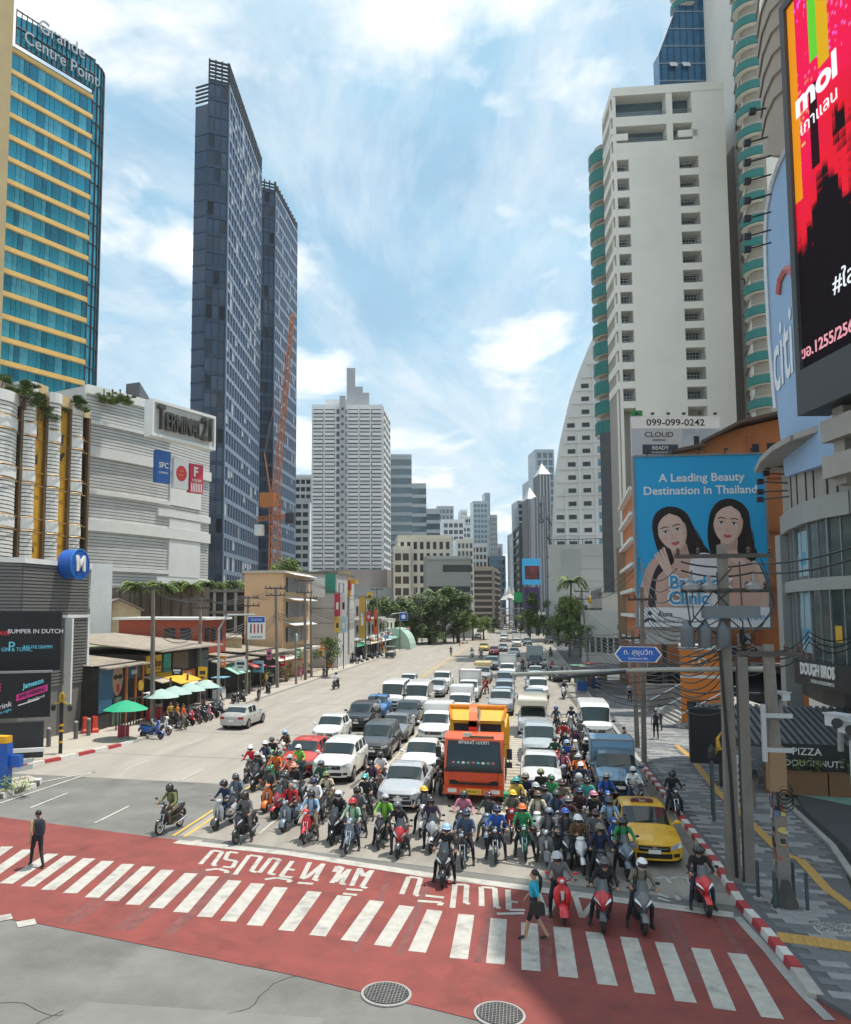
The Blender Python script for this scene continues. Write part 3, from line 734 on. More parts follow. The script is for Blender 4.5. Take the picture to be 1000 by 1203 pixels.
MP={k: proto_tree(make_moto(k)) for k in ('vespa','sport','scooter','moped')}
BOXM=MB();BOXM.loft([[V((x*w,y*w+.72,z)) for x,y in ((-.24,-.22),(.24,-.22),(.24,.22),(-.24,.22))] for z,w in ((.90,.92),(.94,1),(1.30,1),(1.34,.94))])
_b=BOXM.build('delivery_box',[PAINTM],None,True,30);BOXME=_b.data;bpy.data.objects.remove(_b)
KN={'vespa': 'retro scooter','sport': 'big scooter','scooter': 'scooter','moped': 'motorbike'}
def place_moto(kind,col,loc,rz,label,group,roll=0.0,fend=None):
 c=col4(col);cm={k: c for k in ('front_shield','rear_body','front_fender','handlebar_cowl','frame_tube','mirror')}
 if kind == 'moped': cm['rear_body']=c if col not in ('silver',) else col4('dark grey')
 if fend: cm['front_fender']=col4(fend)
 o=copy_tree(MP[kind],None,cm);o.location=loc;o.rotation_euler=(0,roll,rz);o['label']=label;o['group']=group
 return o
# px, py of the front wheel on the ground; heading; machine; colours; rider
RU_=RU
RIDERS=[
 (253,977,-8,'vespa','silver','navy','open','black','one','at the left end of the queue',None),
 (271,966,-5,'scooter','dark grey','blue grey','open','dark grey','both','beside the silver retro scooter',None),
 (277,993,-8,'scooter','black','grey','full','black','both','nearest the painted word',None),
 (289,921,-4,'scooter','dark grey','bright red','open','white','one','near the yellow line',None),
 (297,931,-4,'sport','black','dark grey','open','silver','one','just ahead of the bright red jacket',None),
 (316,909,-6,'moped','lime green','black','open','dark grey','both','at the far left edge of the crowd',None),
 (330,899,-6,'moped','white','brown','full','light blue','both','beside the red hatchback',None),
 (318,930,0,'moped','green','orange','open','black','one','behind the orange scooter',None),
 (311,956,-3,'vespa','orange','dark grey','open','dark green','both','on the orange retro scooter',None),
 (322,964,-20,'sport','red','grey','open','dark grey','one','leaning in between orange and silver scooters',None),
 (334,937,-5,'moped','dark grey','salmon','open','silver','both','by the bumper of the red hatchback',None),
 (345,921,-6,'scooter','dark green','lime green','open','white','one','close to the white crossover grille',None),
 (333,979,-5,'vespa','blue grey','red',None,None,'lean','bareheaded in the front row',None),
 (358,992,-2,'moped','bright red','light blue','open','black','both','in the front row',None),
 (390,994,-4,'sport','black','black','full','white','both','behind the green jacket',None),
 (380,962,-3,'moped','dark grey','cream','open','olive','one','under the white crossover',None),
 (407,1004,-2,'moped','blue grey','pale green','open','red','both','in the front row',None),
 (425,968,-4,'scooter','black','black','open','teal','oneb','left of the silver saloon',None),
 (434,947,-3,'moped','black','purple','open','black','both','left of the silver saloon',None),
 (444,932,-3,'moped','orange','white','full','dark grey','both','beside the dark people carrier',None),
 (445,999,-2,'scooter','dark grey','lime green','full','silver','both','in front of the silver saloon',None),
 (467,1010,-2,'sport','red','black','full','grey','both','in the front row',None),
 (494,985,-2,'moped','silver','grey','open','yellow','both','in front of the silver saloon',None),
 (506,1003,-2,'sport','silver','purple','open','black','one','behind the foremost scooter',None),
 (520,1044,0,'sport','black','black','open','light blue','both','alone ahead of the front row',None),
 (541,992,0,'scooter','dark grey','pink','full','dark grey','both','right under the orange lorry',None),
 (544,1022,0,'moped','black','denim','open','navy','both','in the front row',None),
 (517,935,0,'moped','black','black','open','grey','both','between white saloon and orange lorry',None),
 (583,1016,2,'moped','black','blue','open','navy','both','at the edge of the shade',None),
 (601,990,2,'moped','red','khaki','open','yellow','one','right of the orange lorry','green'),
 (609,972,2,'scooter','black','gold','open','teal','both','right of the orange lorry','dark green'),
 (618,1013,2,'moped','dark green','green','open','orange','both','in the shaded front row',None),
 (644,1020,2,'vespa','grey','grey','full','blue grey','both','in the shaded front row',None),
 (634,994,3,'scooter','white','cream','open','brown','both','behind the grey retro scooter',None),
 (686,1029,3,'scooter','white','brown','open','white','phone','bending over in the shade',None),
 (672,1002,2,'sport','black','maroon','open','grey','both','behind the white scooter',None),
 (702,994,3,'vespa','white','black','open','pink','both','on the white retro scooter',None),
 (716,966,2,'moped','blue','blue','open','grey','both','in front of the blue lorry',None),
 (722,1003,3,'moped','blue','light blue','open','dark grey','oneb','left of the yellow taxi',None),
 (682,957,180,'moped','black','dark grey','open','silver','both','seen from behind',None),
 (683,936,2,'moped','black','orange','open','silver','both','between silver car and blue lorry',None),
 (652,969,3,'scooter','dark grey','green','open','dark green','both','by the corner of the white saloon',None),
 (671,914,2,'moped','red','blue','open','light blue','both','beside the silver people carrier',None),
 (693,911,2,'scooter','white','black','full','white','both','at the back of the motorbike column',None),
 (677,895,2,'moped','white','purple','open','grey','both','in the motorbike column',None),
 (664,885,2,'moped','black','red','open','black','both','in the motorbike column',None),
 (655,909,2,'scooter','red','dark green','open','black','one','beside the silver people carrier',None),
 (664,929,2,'scooter','black','pink','open','black','both','by the front wheel of the silver car',None),
 (656,862,2,'moped','black','blue grey','open','blue','both','between the queue and the white van',None),
 (672,862,2,'moped','silver','navy','open','black','both','between the queue and the white van',None),
 (685,882,3,'scooter','dark grey','grey','open','dark grey','both','beside the white van bumper',None),
 (663,1087,3,'vespa','bright red','grey','open','silver','one','on the bright red retro scooter',None),
 (709,1098,-4,'sport','red','black','open','dark grey','one','over the painted word in the shade',None),
 (757,1100,4,'sport','grey','khaki','full','white','both','foremost in the shade',None),
 (833,1078,4,'sport','bright red','black','open','black','both','against the right kerb',None),
 (738,1034,3,'sport','blue grey','green','open','black','both','at the nose of the yellow taxi',None),
 (709,1046,3,'scooter','black','navy','open','khaki','both','in the shaded crowd',None),
 (750,955,3,'scooter','dark grey','white','open','silver','one','squeezed before the blue lorry',None),
 (797,962,4,'moped','black','black','full','black','both','between the yellow taxi and the kerb',None),
 (187,982,-10,'moped','black','olive','full','black','one','alone left of the yellow lines',None),
 (398,809,170,'scooter','black','white','open','black','ride','riding away on the empty carriageway',None),
 (555,773,2,'scooter','white','dark grey','open','black','both','beside the yellow line far up the road',None),
 (565,776,2,'moped','black','dark grey','open','white','both','behind the cream pickup',None),
 (663,822,2,'scooter','white','navy','open','grey','ride','riding alone in the open right lane',None),
 (615,790,2,'scooter','black','maroon','open','red','both','between two box lorries',None),
 (570,816,2,'moped','red','salmon','open','brown','both','behind the yellow tipper',None),
 (562,818,2,'scooter','black','dark grey','open','grey','both','behind the yellow tipper',None),
 (641,790,2,'moped','black','white','open','black','both','near the parked dark car',None),
 (650,793,2,'moped','red','red','open','black','both','near the parked dark car',None),
 (648,772,5,'scooter','black','black','open','grey','both','far off by the right kerb',None),
 (441,846,-2,'scooter','blue','light blue','open','black','both','passing the bright blue car',None),
 (628,980,2,'scooter','dark grey','black','open','silver','both','deep in the shaded crowd',None),(643,984,2,'moped','black','blue grey','open','black','both','deep in the shaded crowd',None),(657,993,2,'scooter','silver','denim','full','dark grey','both','beside the blue grey helmet',None),(664,975,2,'moped','red','khaki','open','maroon','both','deep in the crowd',None),(695,972,2,'moped','black','teal','open','black','both','in front of the blue lorry',None),(688,990,3,'scooter','grey','maroon','open','navy','both','in the shaded crowd',None),(640,960,2,'moped','dark grey','black','open','olive','both','at the bumper of the white saloon',None),(617,965,2,'moped','silver','navy','open','khaki','both','beside the delivery boxes',None),(669,1022,2,'scooter','dark grey','dark grey','open','blue','both','between grey and white scooters',None),(700,1022,2,'moped','black','grey','open','maroon','both','in the shaded front row',None),(305,916,-3,'scooter','white','denim','open','white','both','in the left crowd',None),(343,950,-4,'scooter','silver','black','open','salmon','both','in the left crowd',None),(366,972,-3,'scooter','grey','white','open','navy','both','behind the light blue jacket',None),(372,946,-3,'moped','black','dark green','open','grey','both','at the grille of the white crossover',None),(417,988,-2,'moped','grey','grey','open','black','both','between two green jackets',None),(571,996,1,'scooter','blue grey','dark grey','open','maroon','both','under the nose of the orange lorry',None),(676,925,2,'moped','black','khaki','open','brown','both','in the motorbike column',None),(688,948,2,'scooter','black','navy','open','white','both','in the motorbike column',None)]
for i,(px,py,a,kind,col,jk,hel,hc,pose,where,box) in enumerate(RIDERS):
 w=gp(px,py);rz=R(a)
 org=V((w.x,w.y,0))-Matrix.Rotation(rz,3,'Z') @ V((0,-.64,0));org.z=.014
 rd=f'{jk} jacket' +(f' and {hc} helmet' if hel else ' without helmet')
 m=place_moto(kind,col,org,rz,f'{col} {KN[kind]} under the rider in {rd}','motorcycles waiting at the lights',R(RU(-3,3)),None if random.random() < .7 or col in ('bright red','orange') else 'dark grey')
 p=make_rider(org,rz,pose,jk,hel,hc,f'rider in {rd} {where}',RC((None,None,None,'black','dark grey')),R(RU(-30,30)))
 m.scale=p.scale=(.95,)*3;p.rotation_euler=(R(RU_(-3,5)),R(RU_(-4,4)),rz+R(RU_(-6,6)))
 if box:
  bo=link('delivery_box',BOXME);bo.location=org+Matrix.Rotation(rz,3,'Z') @ V((0,.0,0));bo.rotation_euler=(0,0,rz);bo.color=col4(box)
  tag(bo,f'{box} delivery box on the tail of a motorcycle right of the lorry','delivery box','delivery boxes')
# ============================================================ cars
CARS={
 'sedan': (4.55,1.77,.315,(-.305,.285),[(-.5,.94,.24,.66,.70,0,.5),(-.47,.99,.2,.76,.80,0,.5),(-.40,1,.18,.82,.88,0,.5),(-.23,1,.18,.90,.99,0,.5),(-.205,1,.18,.91,1.01,.05,.5),(-.07,1,.18,.93,1.40,.95,.60),(0,1,.18,.94,1.455,1,.60),(.055,1,.18,.945,1.46,1,.60),(.085,1,.18,.945,1.46,1,.60),(.21,1,.18,.955,1.42,1,.58),(.255,1,.18,.96,1.36,.9,.57),(.37,1,.2,.97,1.08,.1,.55),(.39,.99,.2,.97,1.05,0,.5),(.475,.97,.24,.95,1.02,0,.5),(.5,.93,.3,.82,.86,0,.5)],
   ['b','b','b','b','W','C','C','b','C','b','R','b','b','b']),
 'hatch': (4.0,1.7,.30,(-.31,.30),[(-.5,.93,.24,.68,.72,0,.5),(-.465,.99,.2,.80,.85,0,.5),(-.38,1,.18,.86,.94,0,.5),(-.25,1,.18,.93,1.03,0,.5),(-.225,1,.18,.94,1.05,.05,.5),(-.06,1,.18,.96,1.44,.95,.60),(0,1,.18,.97,1.49,1,.60),(.06,1,.18,.98,1.50,1,.60),(.10,1,.18,.98,1.5,1,.6),(.29,1,.18,1.0,1.47,1,.58),(.38,1,.2,1.01,1.43,.95,.57),(.475,.98,.22,1.0,1.08,.1,.55),(.49,.96,.25,.95,.99,0,.5),(.5,.93,.3,.8,.84,0,.5)],
   ['b','b','b','b','W','C','C','b','C','b','R','b','b']),
 'suv': (4.5,1.83,.35,(-.30,.29),[(-.5,.93,.32,.82,.86,0,.5),(-.475,.99,.26,.94,.98,0,.5),(-.40,1,.24,.99,1.04,0,.5),(-.24,1,.24,1.05,1.12,0,.5),(-.215,1,.24,1.06,1.14,.05,.5),(-.09,1,.24,1.08,1.56,.95,.63),(-.03,1,.24,1.09,1.62,1,.63),(.06,1,.24,1.10,1.64,1,.63),(.095,1,.24,1.10,1.64,1,.63),(.24,1,.24,1.12,1.63,1,.62),(.28,1,.24,1.12,1.63,1,.62),(.40,1,.26,1.14,1.60,1,.60),(.43,1,.28,1.14,1.55,.95,.59),(.48,.98,.3,1.12,1.18,.1,.56),(.49,.97,.3,1.05,1.1,0,.5),(.5,.94,.36,.9,.94,0,.5)],
   ['b','b','b','b','W','C','C','b','C','b','C','b','R','b','b']),
 'mpv': (4.6,1.8,.32,(-.31,.29),[(-.5,.93,.28,.76,.80,0,.5),(-.47,.99,.24,.88,.93,0,.5),(-.40,1,.22,.95,1.02,0,.5),(-.29,1,.22,1.01,1.12,0,.5),(-.27,1,.22,1.02,1.14,.05,.5),(-.10,1,.22,1.05,1.62,.95,.66),(-.03,1,.22,1.06,1.68,1,.66),(.06,1,.22,1.07,1.70,1,.66),(.095,1,.22,1.07,1.70,1,.66),(.24,1,.22,1.08,1.69,1,.65),(.27,1,.22,1.08,1.69,1,.65),(.41,1,.24,1.09,1.65,1,.63),(.44,1,.26,1.09,1.6,.95,.62),(.485,.98,.28,1.08,1.15,.1,.58),(.5,.94,.36,.8,.84,0,.5)],
   ['b','b','b','b','W','C','C','b','C','b','C','b','R','b']),
 'van': (4.85,1.86,.33,(-.31,.27),[(-.5,.93,.3,.80,.84,0,.6),(-.485,.99,.26,.98,1.03,0,.6),(-.43,1,.24,1.10,1.18,0,.6),(-.385,1,.24,1.14,1.24,.05,.6),(-.25,1,.24,1.16,2.0,.95,.72),(-.18,1,.24,1.17,2.14,1,.73),(-.11,1,.24,1.17,2.18,1,.73),(-.07,1,.24,1.17,2.19,1,.73),(.14,1,.24,1.18,2.2,1,.73),(.17,1,.24,1.18,2.2,1,.73),(.43,1,.24,1.18,2.2,1,.73),(.465,1,.26,1.18,2.16,1,.72),(.49,.99,.28,1.16,1.3,.2,.7),(.5,.96,.34,.9,.95,0,.6)],
   ['b','b','b','W','C','C','b','C','b','C','b','R','b']),
 'pickup': (5.2,1.85,.37,(-.32,.27),[(-.5,.93,.36,.86,.9,0,.5),(-.475,.99,.3,.98,1.03,0,.5),(-.40,1,.28,1.04,1.10,0,.5),(-.26,1,.28,1.09,1.17,0,.5),(-.24,1,.28,1.10,1.19,.05,.5),(-.12,1,.28,1.12,1.64,.95,.63),(-.06,1,.28,1.12,1.72,1,.63),(.0,1,.28,1.12,1.74,1,.63),(.02,1,.28,1.12,1.74,1,.63),(.10,1,.28,1.12,1.72,1,.62),(.125,1,.28,1.12,1.66,.95,.62),(.15,1,.28,1.11,1.16,.05,.6),(.17,1,.3,1.10,1.13,0,.6),(.49,1,.34,1.10,1.13,0,.6),(.5,.98,.4,1.08,1.1,0,.6)],
   ['b','b','b','b','W','C','C','b','C','b','R','b','b','b']),
}
GRILLE=M('grille_black',(.012,.012,.013),.4,.2,.2,20)
def make_car(kind,grill='dark',plate=PLATEW):
 L,W,wr,wy_,ST,SEG=CARS[kind];t=thing('car','x','car')
 K=.17
 def deform(x,y):
  f=max(0,(-y/L-.30)/.2);g=max(0,(y/L-.34)/.16);q=(abs(x)/(W/2)) ** 3
  return y+f*f*K*q*1.5-g*g*K*q
 def ring(s):
  fy,w,zb,zs,zr,c,rr=s;hw=W/2*w;y=fy*L;lp=lambda a,b: a+(b-a)*c;wr_=W*rr/2*1.08+.12
  p=[(0,zb),(hw*.82,zb),(hw*.95,zb+.07),(hw,zb+(zs-zb)*.48),(hw*.99,zs-.10),(hw*.945,zs),(hw*.90,zs+.012+.0*c),
             (lp(hw*.80,wr_),lp(zs+.55*(zr-zs),zr-.075)),(lp(hw*.62,wr_*.90),lp(zs+.82*(zr-zs),zr-.018)),(lp(hw*.35,wr_*.5),zr-.003),(0,zr)]
  return [(x,y,z) for x,z in p]
 RG=[ring(s) for s in ST]
 def P(i,j,sg): x,y,z=RG[i][j];return V((x*sg,deform(x,y),z))
 body=MB();wind=MB();rear=MB();sides=[]
 def quad(mb,i,j,sg,mi=0):
  a,b,c,d=P(i,j,sg),P(i+1,j,sg),P(i+1,j+1,sg),P(i,j+1,sg)
  mb.add([a,b,c,d] if sg > 0 else [d,c,b,a],[(0,1,2,3)],mi)
 for i,k in enumerate(SEG):
  sd_={1: MB(),-1: MB()}
  for sg in (1,-1):
   for j in range(10):
    if k == 'W' and 7 <= j: quad(wind,i,j,sg)
    elif k == 'R' and 7 <= j: quad(rear,i,j,sg)
    elif k == 'C' and j == 6: quad(sd_[sg],i,j,sg)
    else: quad(body,i,j,sg,1 if j <= 1 else 0)
  if k == 'C': sides += [sd_[1],sd_[-1]]
 for i,rev in ((0,False),(len(ST)-1,True)):
  xs=[-1,-.85,-.6,-.3,0,.3,.6,.85,1];vs=[];fs=[]
  for j in range(11):
   x,y,z=RG[i][j]
   for q in xs: vs.append((x*q,deform(x*q,y),z))
  for j in range(10):
   for q in range(8):
    f=(j*9+q,j*9+q+1,(j+1)*9+q+1,(j+1)*9+q);fs.append(tuple(reversed(f)) if rev else f)
  body.add(vs,fs,0)
 bm_=body
 for wyf in wy_:
  for sg in (-1,1):
   n=12;xo=sg*(W/2+.006);r=wr+.055
   pts=[V((xo,wyf*L+r*cos(PI*k/n),wr+r*sin(PI*k/n)*.98)) for k in range(n+1)]+[V((xo,wyf*L-r,.2)),V((xo,wyf*L+r,.2))]
   bm_.plate(pts,(-sg,0,0),.05,1)
 body.build('body',[PAINT,BLACK],t,True,32)
 wind.build('windscreen',[CARGLASS],t,True,60);rear.build('rear_window',[CARGLASS],t,True,60)
 for s in sides: s.build('side_window',[CARGLASS],t,True,60)
 zb,zs=ST[6][2],ST[6][3]
 for sg in (-1,1):
  for fy in ((-.20,.07,.24) if kind not in ('van','pickup') else (-.36,-.09,.15) if kind == 'van' else (-.235,.01,.12)):
   sm=MB();sm.path([(sg*(W/2*.955),fy*L,zb+.09),(sg*(W/2+.001),fy*L,zb+(zs-zb)*.48),(sg*(W/2*.992),fy*L,zs-.10),(sg*(W/2*.948),fy*L,zs)],.006,4);sm.build('door_seam',[BLACK],t)
  for fy in ((.03,.20) if kind != 'van' else (-.13,)):
   hn=MB();hn.box((sg*(W/2+.008),fy*L,zs-.16),(.03,.17,.03));hn.build('door_handle',[PAINT if kind != 'van' else BLACK],t)
  mi=MB();my=(ST[4][0]+.055)*L if kind != 'van' else -.355*L
  mi.sphere((sg*(W/2+.09),my,zs+.07),.1,(1.15,.55,.78),10,6);mi.tube((sg*(W/2-.06),my,zs+.03),(sg*(W/2+.05),my,zs+.04),.03);mi.build('wing_mirror',[PAINT if kind != 'van' else BLACK],t,True)
 for wyf in wy_:
  for sg in (-1,1):
   wh=MB();wh.ringx((0,0,0),[(-.09,wr*.2),(.09,wr*.2)],10);w=wh.build('wheel',[DSTEEL],t);w.location=(sg*(W/2-.085),wyf*L,wr);w.rotation_euler=(0,0,0 if sg > 0 else PI)
   ty=MB();ty.ringx((0,0,0),[(-.10,wr*.64),(-.105,wr*.8),(-.09,wr*.97),(-.05,wr),(.05,wr),(.09,wr*.97),(.105,wr*.8),(.10,wr*.64)],26);ty.build('tyre',[TYRE],w,True,50)
   ri=MB();ri.ringx((0,0,0),[(.06,wr*.66),(.112,wr*.66),(.112,wr*.58),(.07,wr*.56)],26)
   for k in range(5):
    a=2*PI*k/5;c=V((0,cos(a),sin(a)));ri.tube(V((.106,0,0))+c*wr*.08,V((.095,0,0))+c*wr*.6,wr*.11,wr*.09,5)
   ri.tube((.06,0,0),(.116,0,0),wr*.13,None,10);ri.build('rim',[RIMM],w,True,40)
 y0=ST[0][0]*L;zt,zlo=ST[0][4],ST[0][2]
 def patch(x0,x1,za,zb_,dy,n=7,zc=None,tk=.03):
  mb=MB();r0=[];r1=[]
  for k in range(n):
   q=k/(n-1);x=x0+(x1-x0)*q;y=deform(x,y0)-dy
   a=za(q) if callable(za) else za;b=zb_(q) if callable(zb_) else zb_
   bk=max(0,b-zt)*.55
   mb_r=[V((x,y,a)),V((x,y+bk,b)),V((x,y+bk+tk,b)),V((x,y+tk,a))]
   r0.append(mb_r)
  mb.loft(r0,0);return mb
 hw=W/2*ST[0][1]
 patch(-hw*.55,hw*.55,zt-.20,zt-.045,.012,9).build('grille',[GRILLE],t)
 patch(-hw*.5,hw*.5,zt-.115,zt-.095,.022,9).build('grille_bar',[CHROME],t)
 em=MB();em.box((0,y0-.024,zt-.10),(.13,.012,.09));em.build('badge',[CHROME],t)
 patch(-hw*.62,hw*.62,zlo+.06,zlo+.20,.012,9).build('lower_intake',[GRILLE],t)
 for sg in (-1,1):
  patch(*((sg*hw*.58,sg*hw*.975) if sg > 0 else (sg*hw*.975,sg*hw*.58)),(lambda q,s=sg: zt-.15+.07*(q if s > 0 else 1-q)),(lambda q,s=sg: zt-.02+.09*(q if s > 0 else 1-q)),.014,7).build('headlamp',[LAMPG],t)
  patch(*((sg*hw*.68,sg*hw*.9) if sg > 0 else (sg*hw*.9,sg*hw*.68)),zlo+.1,zlo+.2,.016,4).build('fog_lamp',[BLACK],t)
  yb=ST[-1][0]*L;tlm=MB();zz=ST[-2][3]-.1
  tlm.hexa([V((sg*hw*a,deform(hw*a,yb)-.12+o,zz+z)) for z,in ((-.16,),(0,)) for a,o in ((.6,.14),(.985,.14),(.985,.02),(.6,.02))] if sg > 0 else [V((sg*hw*a,deform(hw*a,yb)-.12+o,zz+z)) for z,in ((-.16,),(0,)) for a,o in ((.985,.14),(.6,.14),(.6,.02),(.985,.02))])
  tlm.build('tail_lamp',[REDLENS],t)
 pl=MB();pl.box((0,y0-.02,zlo+.26),(.36,.012,.12));pl.build('number_plate',[plate],t)
 pr=MB();pr.box((0,ST[-1][0]*L+.012,ST[-1][2]+.3),(.36,.012,.12));pr.build('number_plate',[plate],t)
 for sg in (-1,1):
  wi=MB();c0=P(4,10,1) if kind not in ('van',) else P(3,10,1)
  wi.path([c0+V((sg*.1-.3,-.015,.012)),c0+V((sg*.1+.25,.10,.075))],.009,4);wi.build('wiper',[BLACK],t)
 return t,L,W,CARS[kind]
CP={}
for k in CARS:
 o,L,W,_=make_car(k);CP[k]=(proto_tree(o),L,W)
def place_car(kind,col,px,py,label,cat='car',rz=0.0,group='vehicles queueing at the lights',name=None,org=None):
 tr,L,W=CP[kind]
 if org is None:
  w=gp(px,py);org=V((w.x,w.y,.014))-Matrix.Rotation(rz,3,'Z') @ V((0,-L/2,0))
 c=(*col,1);cm={'body': c,'door_handle': c,'wing_mirror': c}
 o=copy_tree(tr,None,cm);o.location=(org.x,org.y,.014);o.rotation_euler=(0,0,rz+R(RU(-.8,.8)));o['label']=label;o['category']=cat;o['group']=group
 if name: o.name=name
 return o
SILV=(.40,.42,.44);PEARL=(.74,.74,.72);DGREY=(.05,.054,.058);NBLK=(.014,.015,.017);GREYC=(.17,.18,.19)
def canopy(o,col,z1=2.05,y0=.78,y1=2.55,w=1.8,z0=1.1,mat=None):
 b=MB();n=.06
 b.loft([[V((sx*(w/2-i),(y0 if sy < 0 else y1)-sy*i,z)) for sx,sy in ((-1,-1),(1,-1),(1,1),(-1,1))] for z,i in ((z0+.02,0),(z1-.12,.02),(z1-.03,.07),(z1,.16))])
 q=b.build('cargo_canopy',[mat or PAINT],o,True,25);q.color=(*col,1)
 for s in (-1,1): MB().box((s*(w/2-.002),(y0+y1)/2,(z0+z1)/2+.08),(.02,(y1-y0)*.7,(z1-z0)*.42)).build('canopy_window',[CARGLASS],o)
def cargo_box(o,col,z1=2.5,y0=.75,y1=2.9,w=1.85,z0=1.0,mat=None):
 b=MB();b.box((0,(y0+y1)/2,(z0+z1)/2),(w,y1-y0,z1-z0));q=b.build('cargo_box',[mat or PAINTM],o);q.color=(*col,1)
 r=MB()
 for s in (-1,1):
  r.box((s*w/2,y0,(z0+z1)/2),(.06,.06,z1-z0+.03));r.box((0,y0,z0+(z1-z0)*(.5+s*.5)),(w-.07,.06,.06));r.box((s*w/2,(y0+y1)/2+.035,z1),(.06,y1-y0-.07,.06))
 r.build('box_frame',[STEEL],o)
 k=0
 while k < 5:
  bb=MB();bb.box((0,y0-.012,z0+(z1-z0)*(k+.5)/5),(w-.1,.03,.03));bb.build('box_rib',[PAINTM],o).color=(*col,1);k += 1
# lane beside the yellow lines
place_car('suv',PEARL,388,922,'white crossover with black roof waiting second behind the left motorbikes','SUV')
place_car('hatch',(.55,.045,.03),347,914,'red hatchback with motorbikes round its bonnet','hatchback')
place_car('hatch',PEARL,381,876,'white hatchback waiting behind the red hatchback','hatchback')
place_car('suv',NBLK,418,860,'black off-roader behind the white hatchback','SUV')
place_car('hatch',(.05,.19,.48),438,845,'bright blue car hidden behind the black off-roader','hatchback')
place_car('van',PEARL,459,836,'white high-roof van beside the yellow lines','van')
place_car('mpv',DGREY,437,895,'dark grey people carrier with glinting windscreen','people carrier')
place_car('sedan',GREYC,459,874,'grey saloon behind the dark people carrier','car')
place_car('sedan',NBLK,475,854,'black saloon in front of the square white van','car')
place_car('van',(.66,.66,.63),488,838,'square white van with grey bumper in the second lane','van')
place_car('pickup',PEARL,517,812,'white pickup first of the far group beside the yellow lines','pickup')
place_car('hatch',PEARL,477,812,'white hatchback half hidden behind the high-roof van','hatchback')
place_car('sedan',SILV,510,820,'silver saloon half hidden behind the square white van','car')
# third lane
place_car('sedan',SILV,468,955,'silver saloon at the front of the third lane','car')
place_car('sedan',PEARL,490,916,'white saloon between silver saloon and white canopy pickup','car')
o=place_car('pickup',PEARL,508,878,'white pickup with tall white canopy left of the orange lorry','pickup');canopy(o,PEARL,2.15)
o=place_car('pickup',PEARL,538,848,'second white pickup with canopy behind the tall white one','pickup');canopy(o,PEARL,2.2)
o=place_car('pickup',PEARL,549,826,'white box lorry with pale box behind the canopy pickups','lorry');cargo_box(o,(.68,.68,.65),2.45)
o=place_car('pickup',SILV,566,804,'pickup with cream yellow canopy','pickup');canopy(o,(.62,.50,.22),2.2,-.3,2.6,1.9,1.76)
# fourth lane behind the tipper
place_car('pickup',SILV,588,842,'pale pickup directly behind the yellow tipper body','pickup')
place_car('sedan',(.28,.38,.46),591,832,'blue silver saloon behind the tipper','car')
place_car('sedan',SILV,592,822,'second silver blue saloon behind the tipper','car')
place_car('mpv',(.2,.25,.3),593,812,'steel blue people carrier before the white box lorry','people carrier')
o=place_car('pickup',PEARL,596,799,'white box lorry with open pale body in the fourth lane','lorry');cargo_box(o,(.66,.68,.66),2.6,.7,3.2,1.95)
place_car('pickup',(.15,.2,.25),577,788,'dark blue pickup behind the cream canopy pickup','pickup')
place_car('hatch',(.5,.03,.03),580,770,'red car far up the queue beside the yellow taxi','hatchback')
place_car('sedan',(.62,.44,.02),568,765,'yellow taxi far up the queue','taxi')
place_car('sedan',SILV,604,772,'pale saloon behind the open bodied box lorry','car')
o=place_car('pickup',PEARL,607,760,'far white box lorry near the footbridge','lorry');cargo_box(o,PEARL,2.6,.7,3.2)
o=place_car('pickup',PEARL,592,754,'farther white box lorry in the third lane','lorry');cargo_box(o,PEARL,2.6,.7,3.2)
place_car('sedan',GREYC,591,766,'grey saloon far up the queue beside the red car','car')
# fifth lane
place_car('sedan',(.55,.57,.58),637,937,'silver white saloon first in the lane right of the lorry','car')
place_car('mpv',(.36,.40,.42),635,897,'silver people carrier with roof window right of the lorry','people carrier')
o=place_car('pickup',SILV,627,868,'pickup with large cream roof box over the cab','pickup');canopy(o,(.66,.60,.48),2.25,-1.3,2.6,1.95,1.8)
place_car('mpv',(.25,.3,.33),628,846,'grey people carrier behind the cream roof pickup','people carrier')
place_car('sedan',(.3,.35,.38),629,834,'slate saloon in the fifth lane','car')
place_car('mpv',PEARL,633,822,'white people carrier behind the slate saloon','people carrier')
place_car('sedan',(.3,.37,.42),629,812,'light blue saloon behind the white people carrier','car')
place_car('hatch',(.4,.48,.5),630,800,'pale hatchback in front of the grey box lorry','hatchback')
o=place_car('pickup',NBLK,629,787,'dark cab lorry with steel box in the fifth lane','lorry');cargo_box(o,(.35,.42,.42),2.9,.6,3.4,2.1)
place_car('pickup',(.12,.17,.2),620,759,'dark pickup far up the fifth lane','pickup')
# right lanes
place_car('van',(.70,.71,.71),702,874,'large white van in the right-hand lane by the kerb','van')
place_car('suv',DGREY,662,802,'dark off-roader crossing towards the right kerb','SUV',R(8))
place_car('pickup',NBLK,645,757,'dark car far off by the right kerb','car')
# across the yellow lines
so_=place_car('sedan',(.44,.44,.42),0,0,'silver saloon driving away on the left carriageway','car',R(178),'cars on the left carriageway',None,V((-18.9,51.4,0)))
place_car('sedan',SILV,510,753,'grey car parked far off by the left trees','car',R(180),'cars on the left carriageway')
place_car('hatch',(.62,.5,.2),520,748,'yellowish car parked far off by the left trees','hatchback',R(180),'cars on the left carriageway')
place_car('hatch',PEARL,528,745,'white car parked far off by the left trees','hatchback',R(180),'cars on the left carriageway')
far_c=[('sedan',NBLK,561,751,'black'),('pickup',PEARL,576,743,'white'),('van',PEARL,566,737,'pale'),('sedan',SILV,594,741,'silver'),('sedan',PEARL,604,744,'pearl'),('sedan',GREYC,612,742,'grey'),('hatch',(.3,.04,.04),585,737,'dark red'),('van',SILV,600,736,'steel'),('sedan',NBLK,615,736,'deep black'),('sedan',PEARL,608,733,'chalk white'),('van',PEARL,592,731,'bone white')]
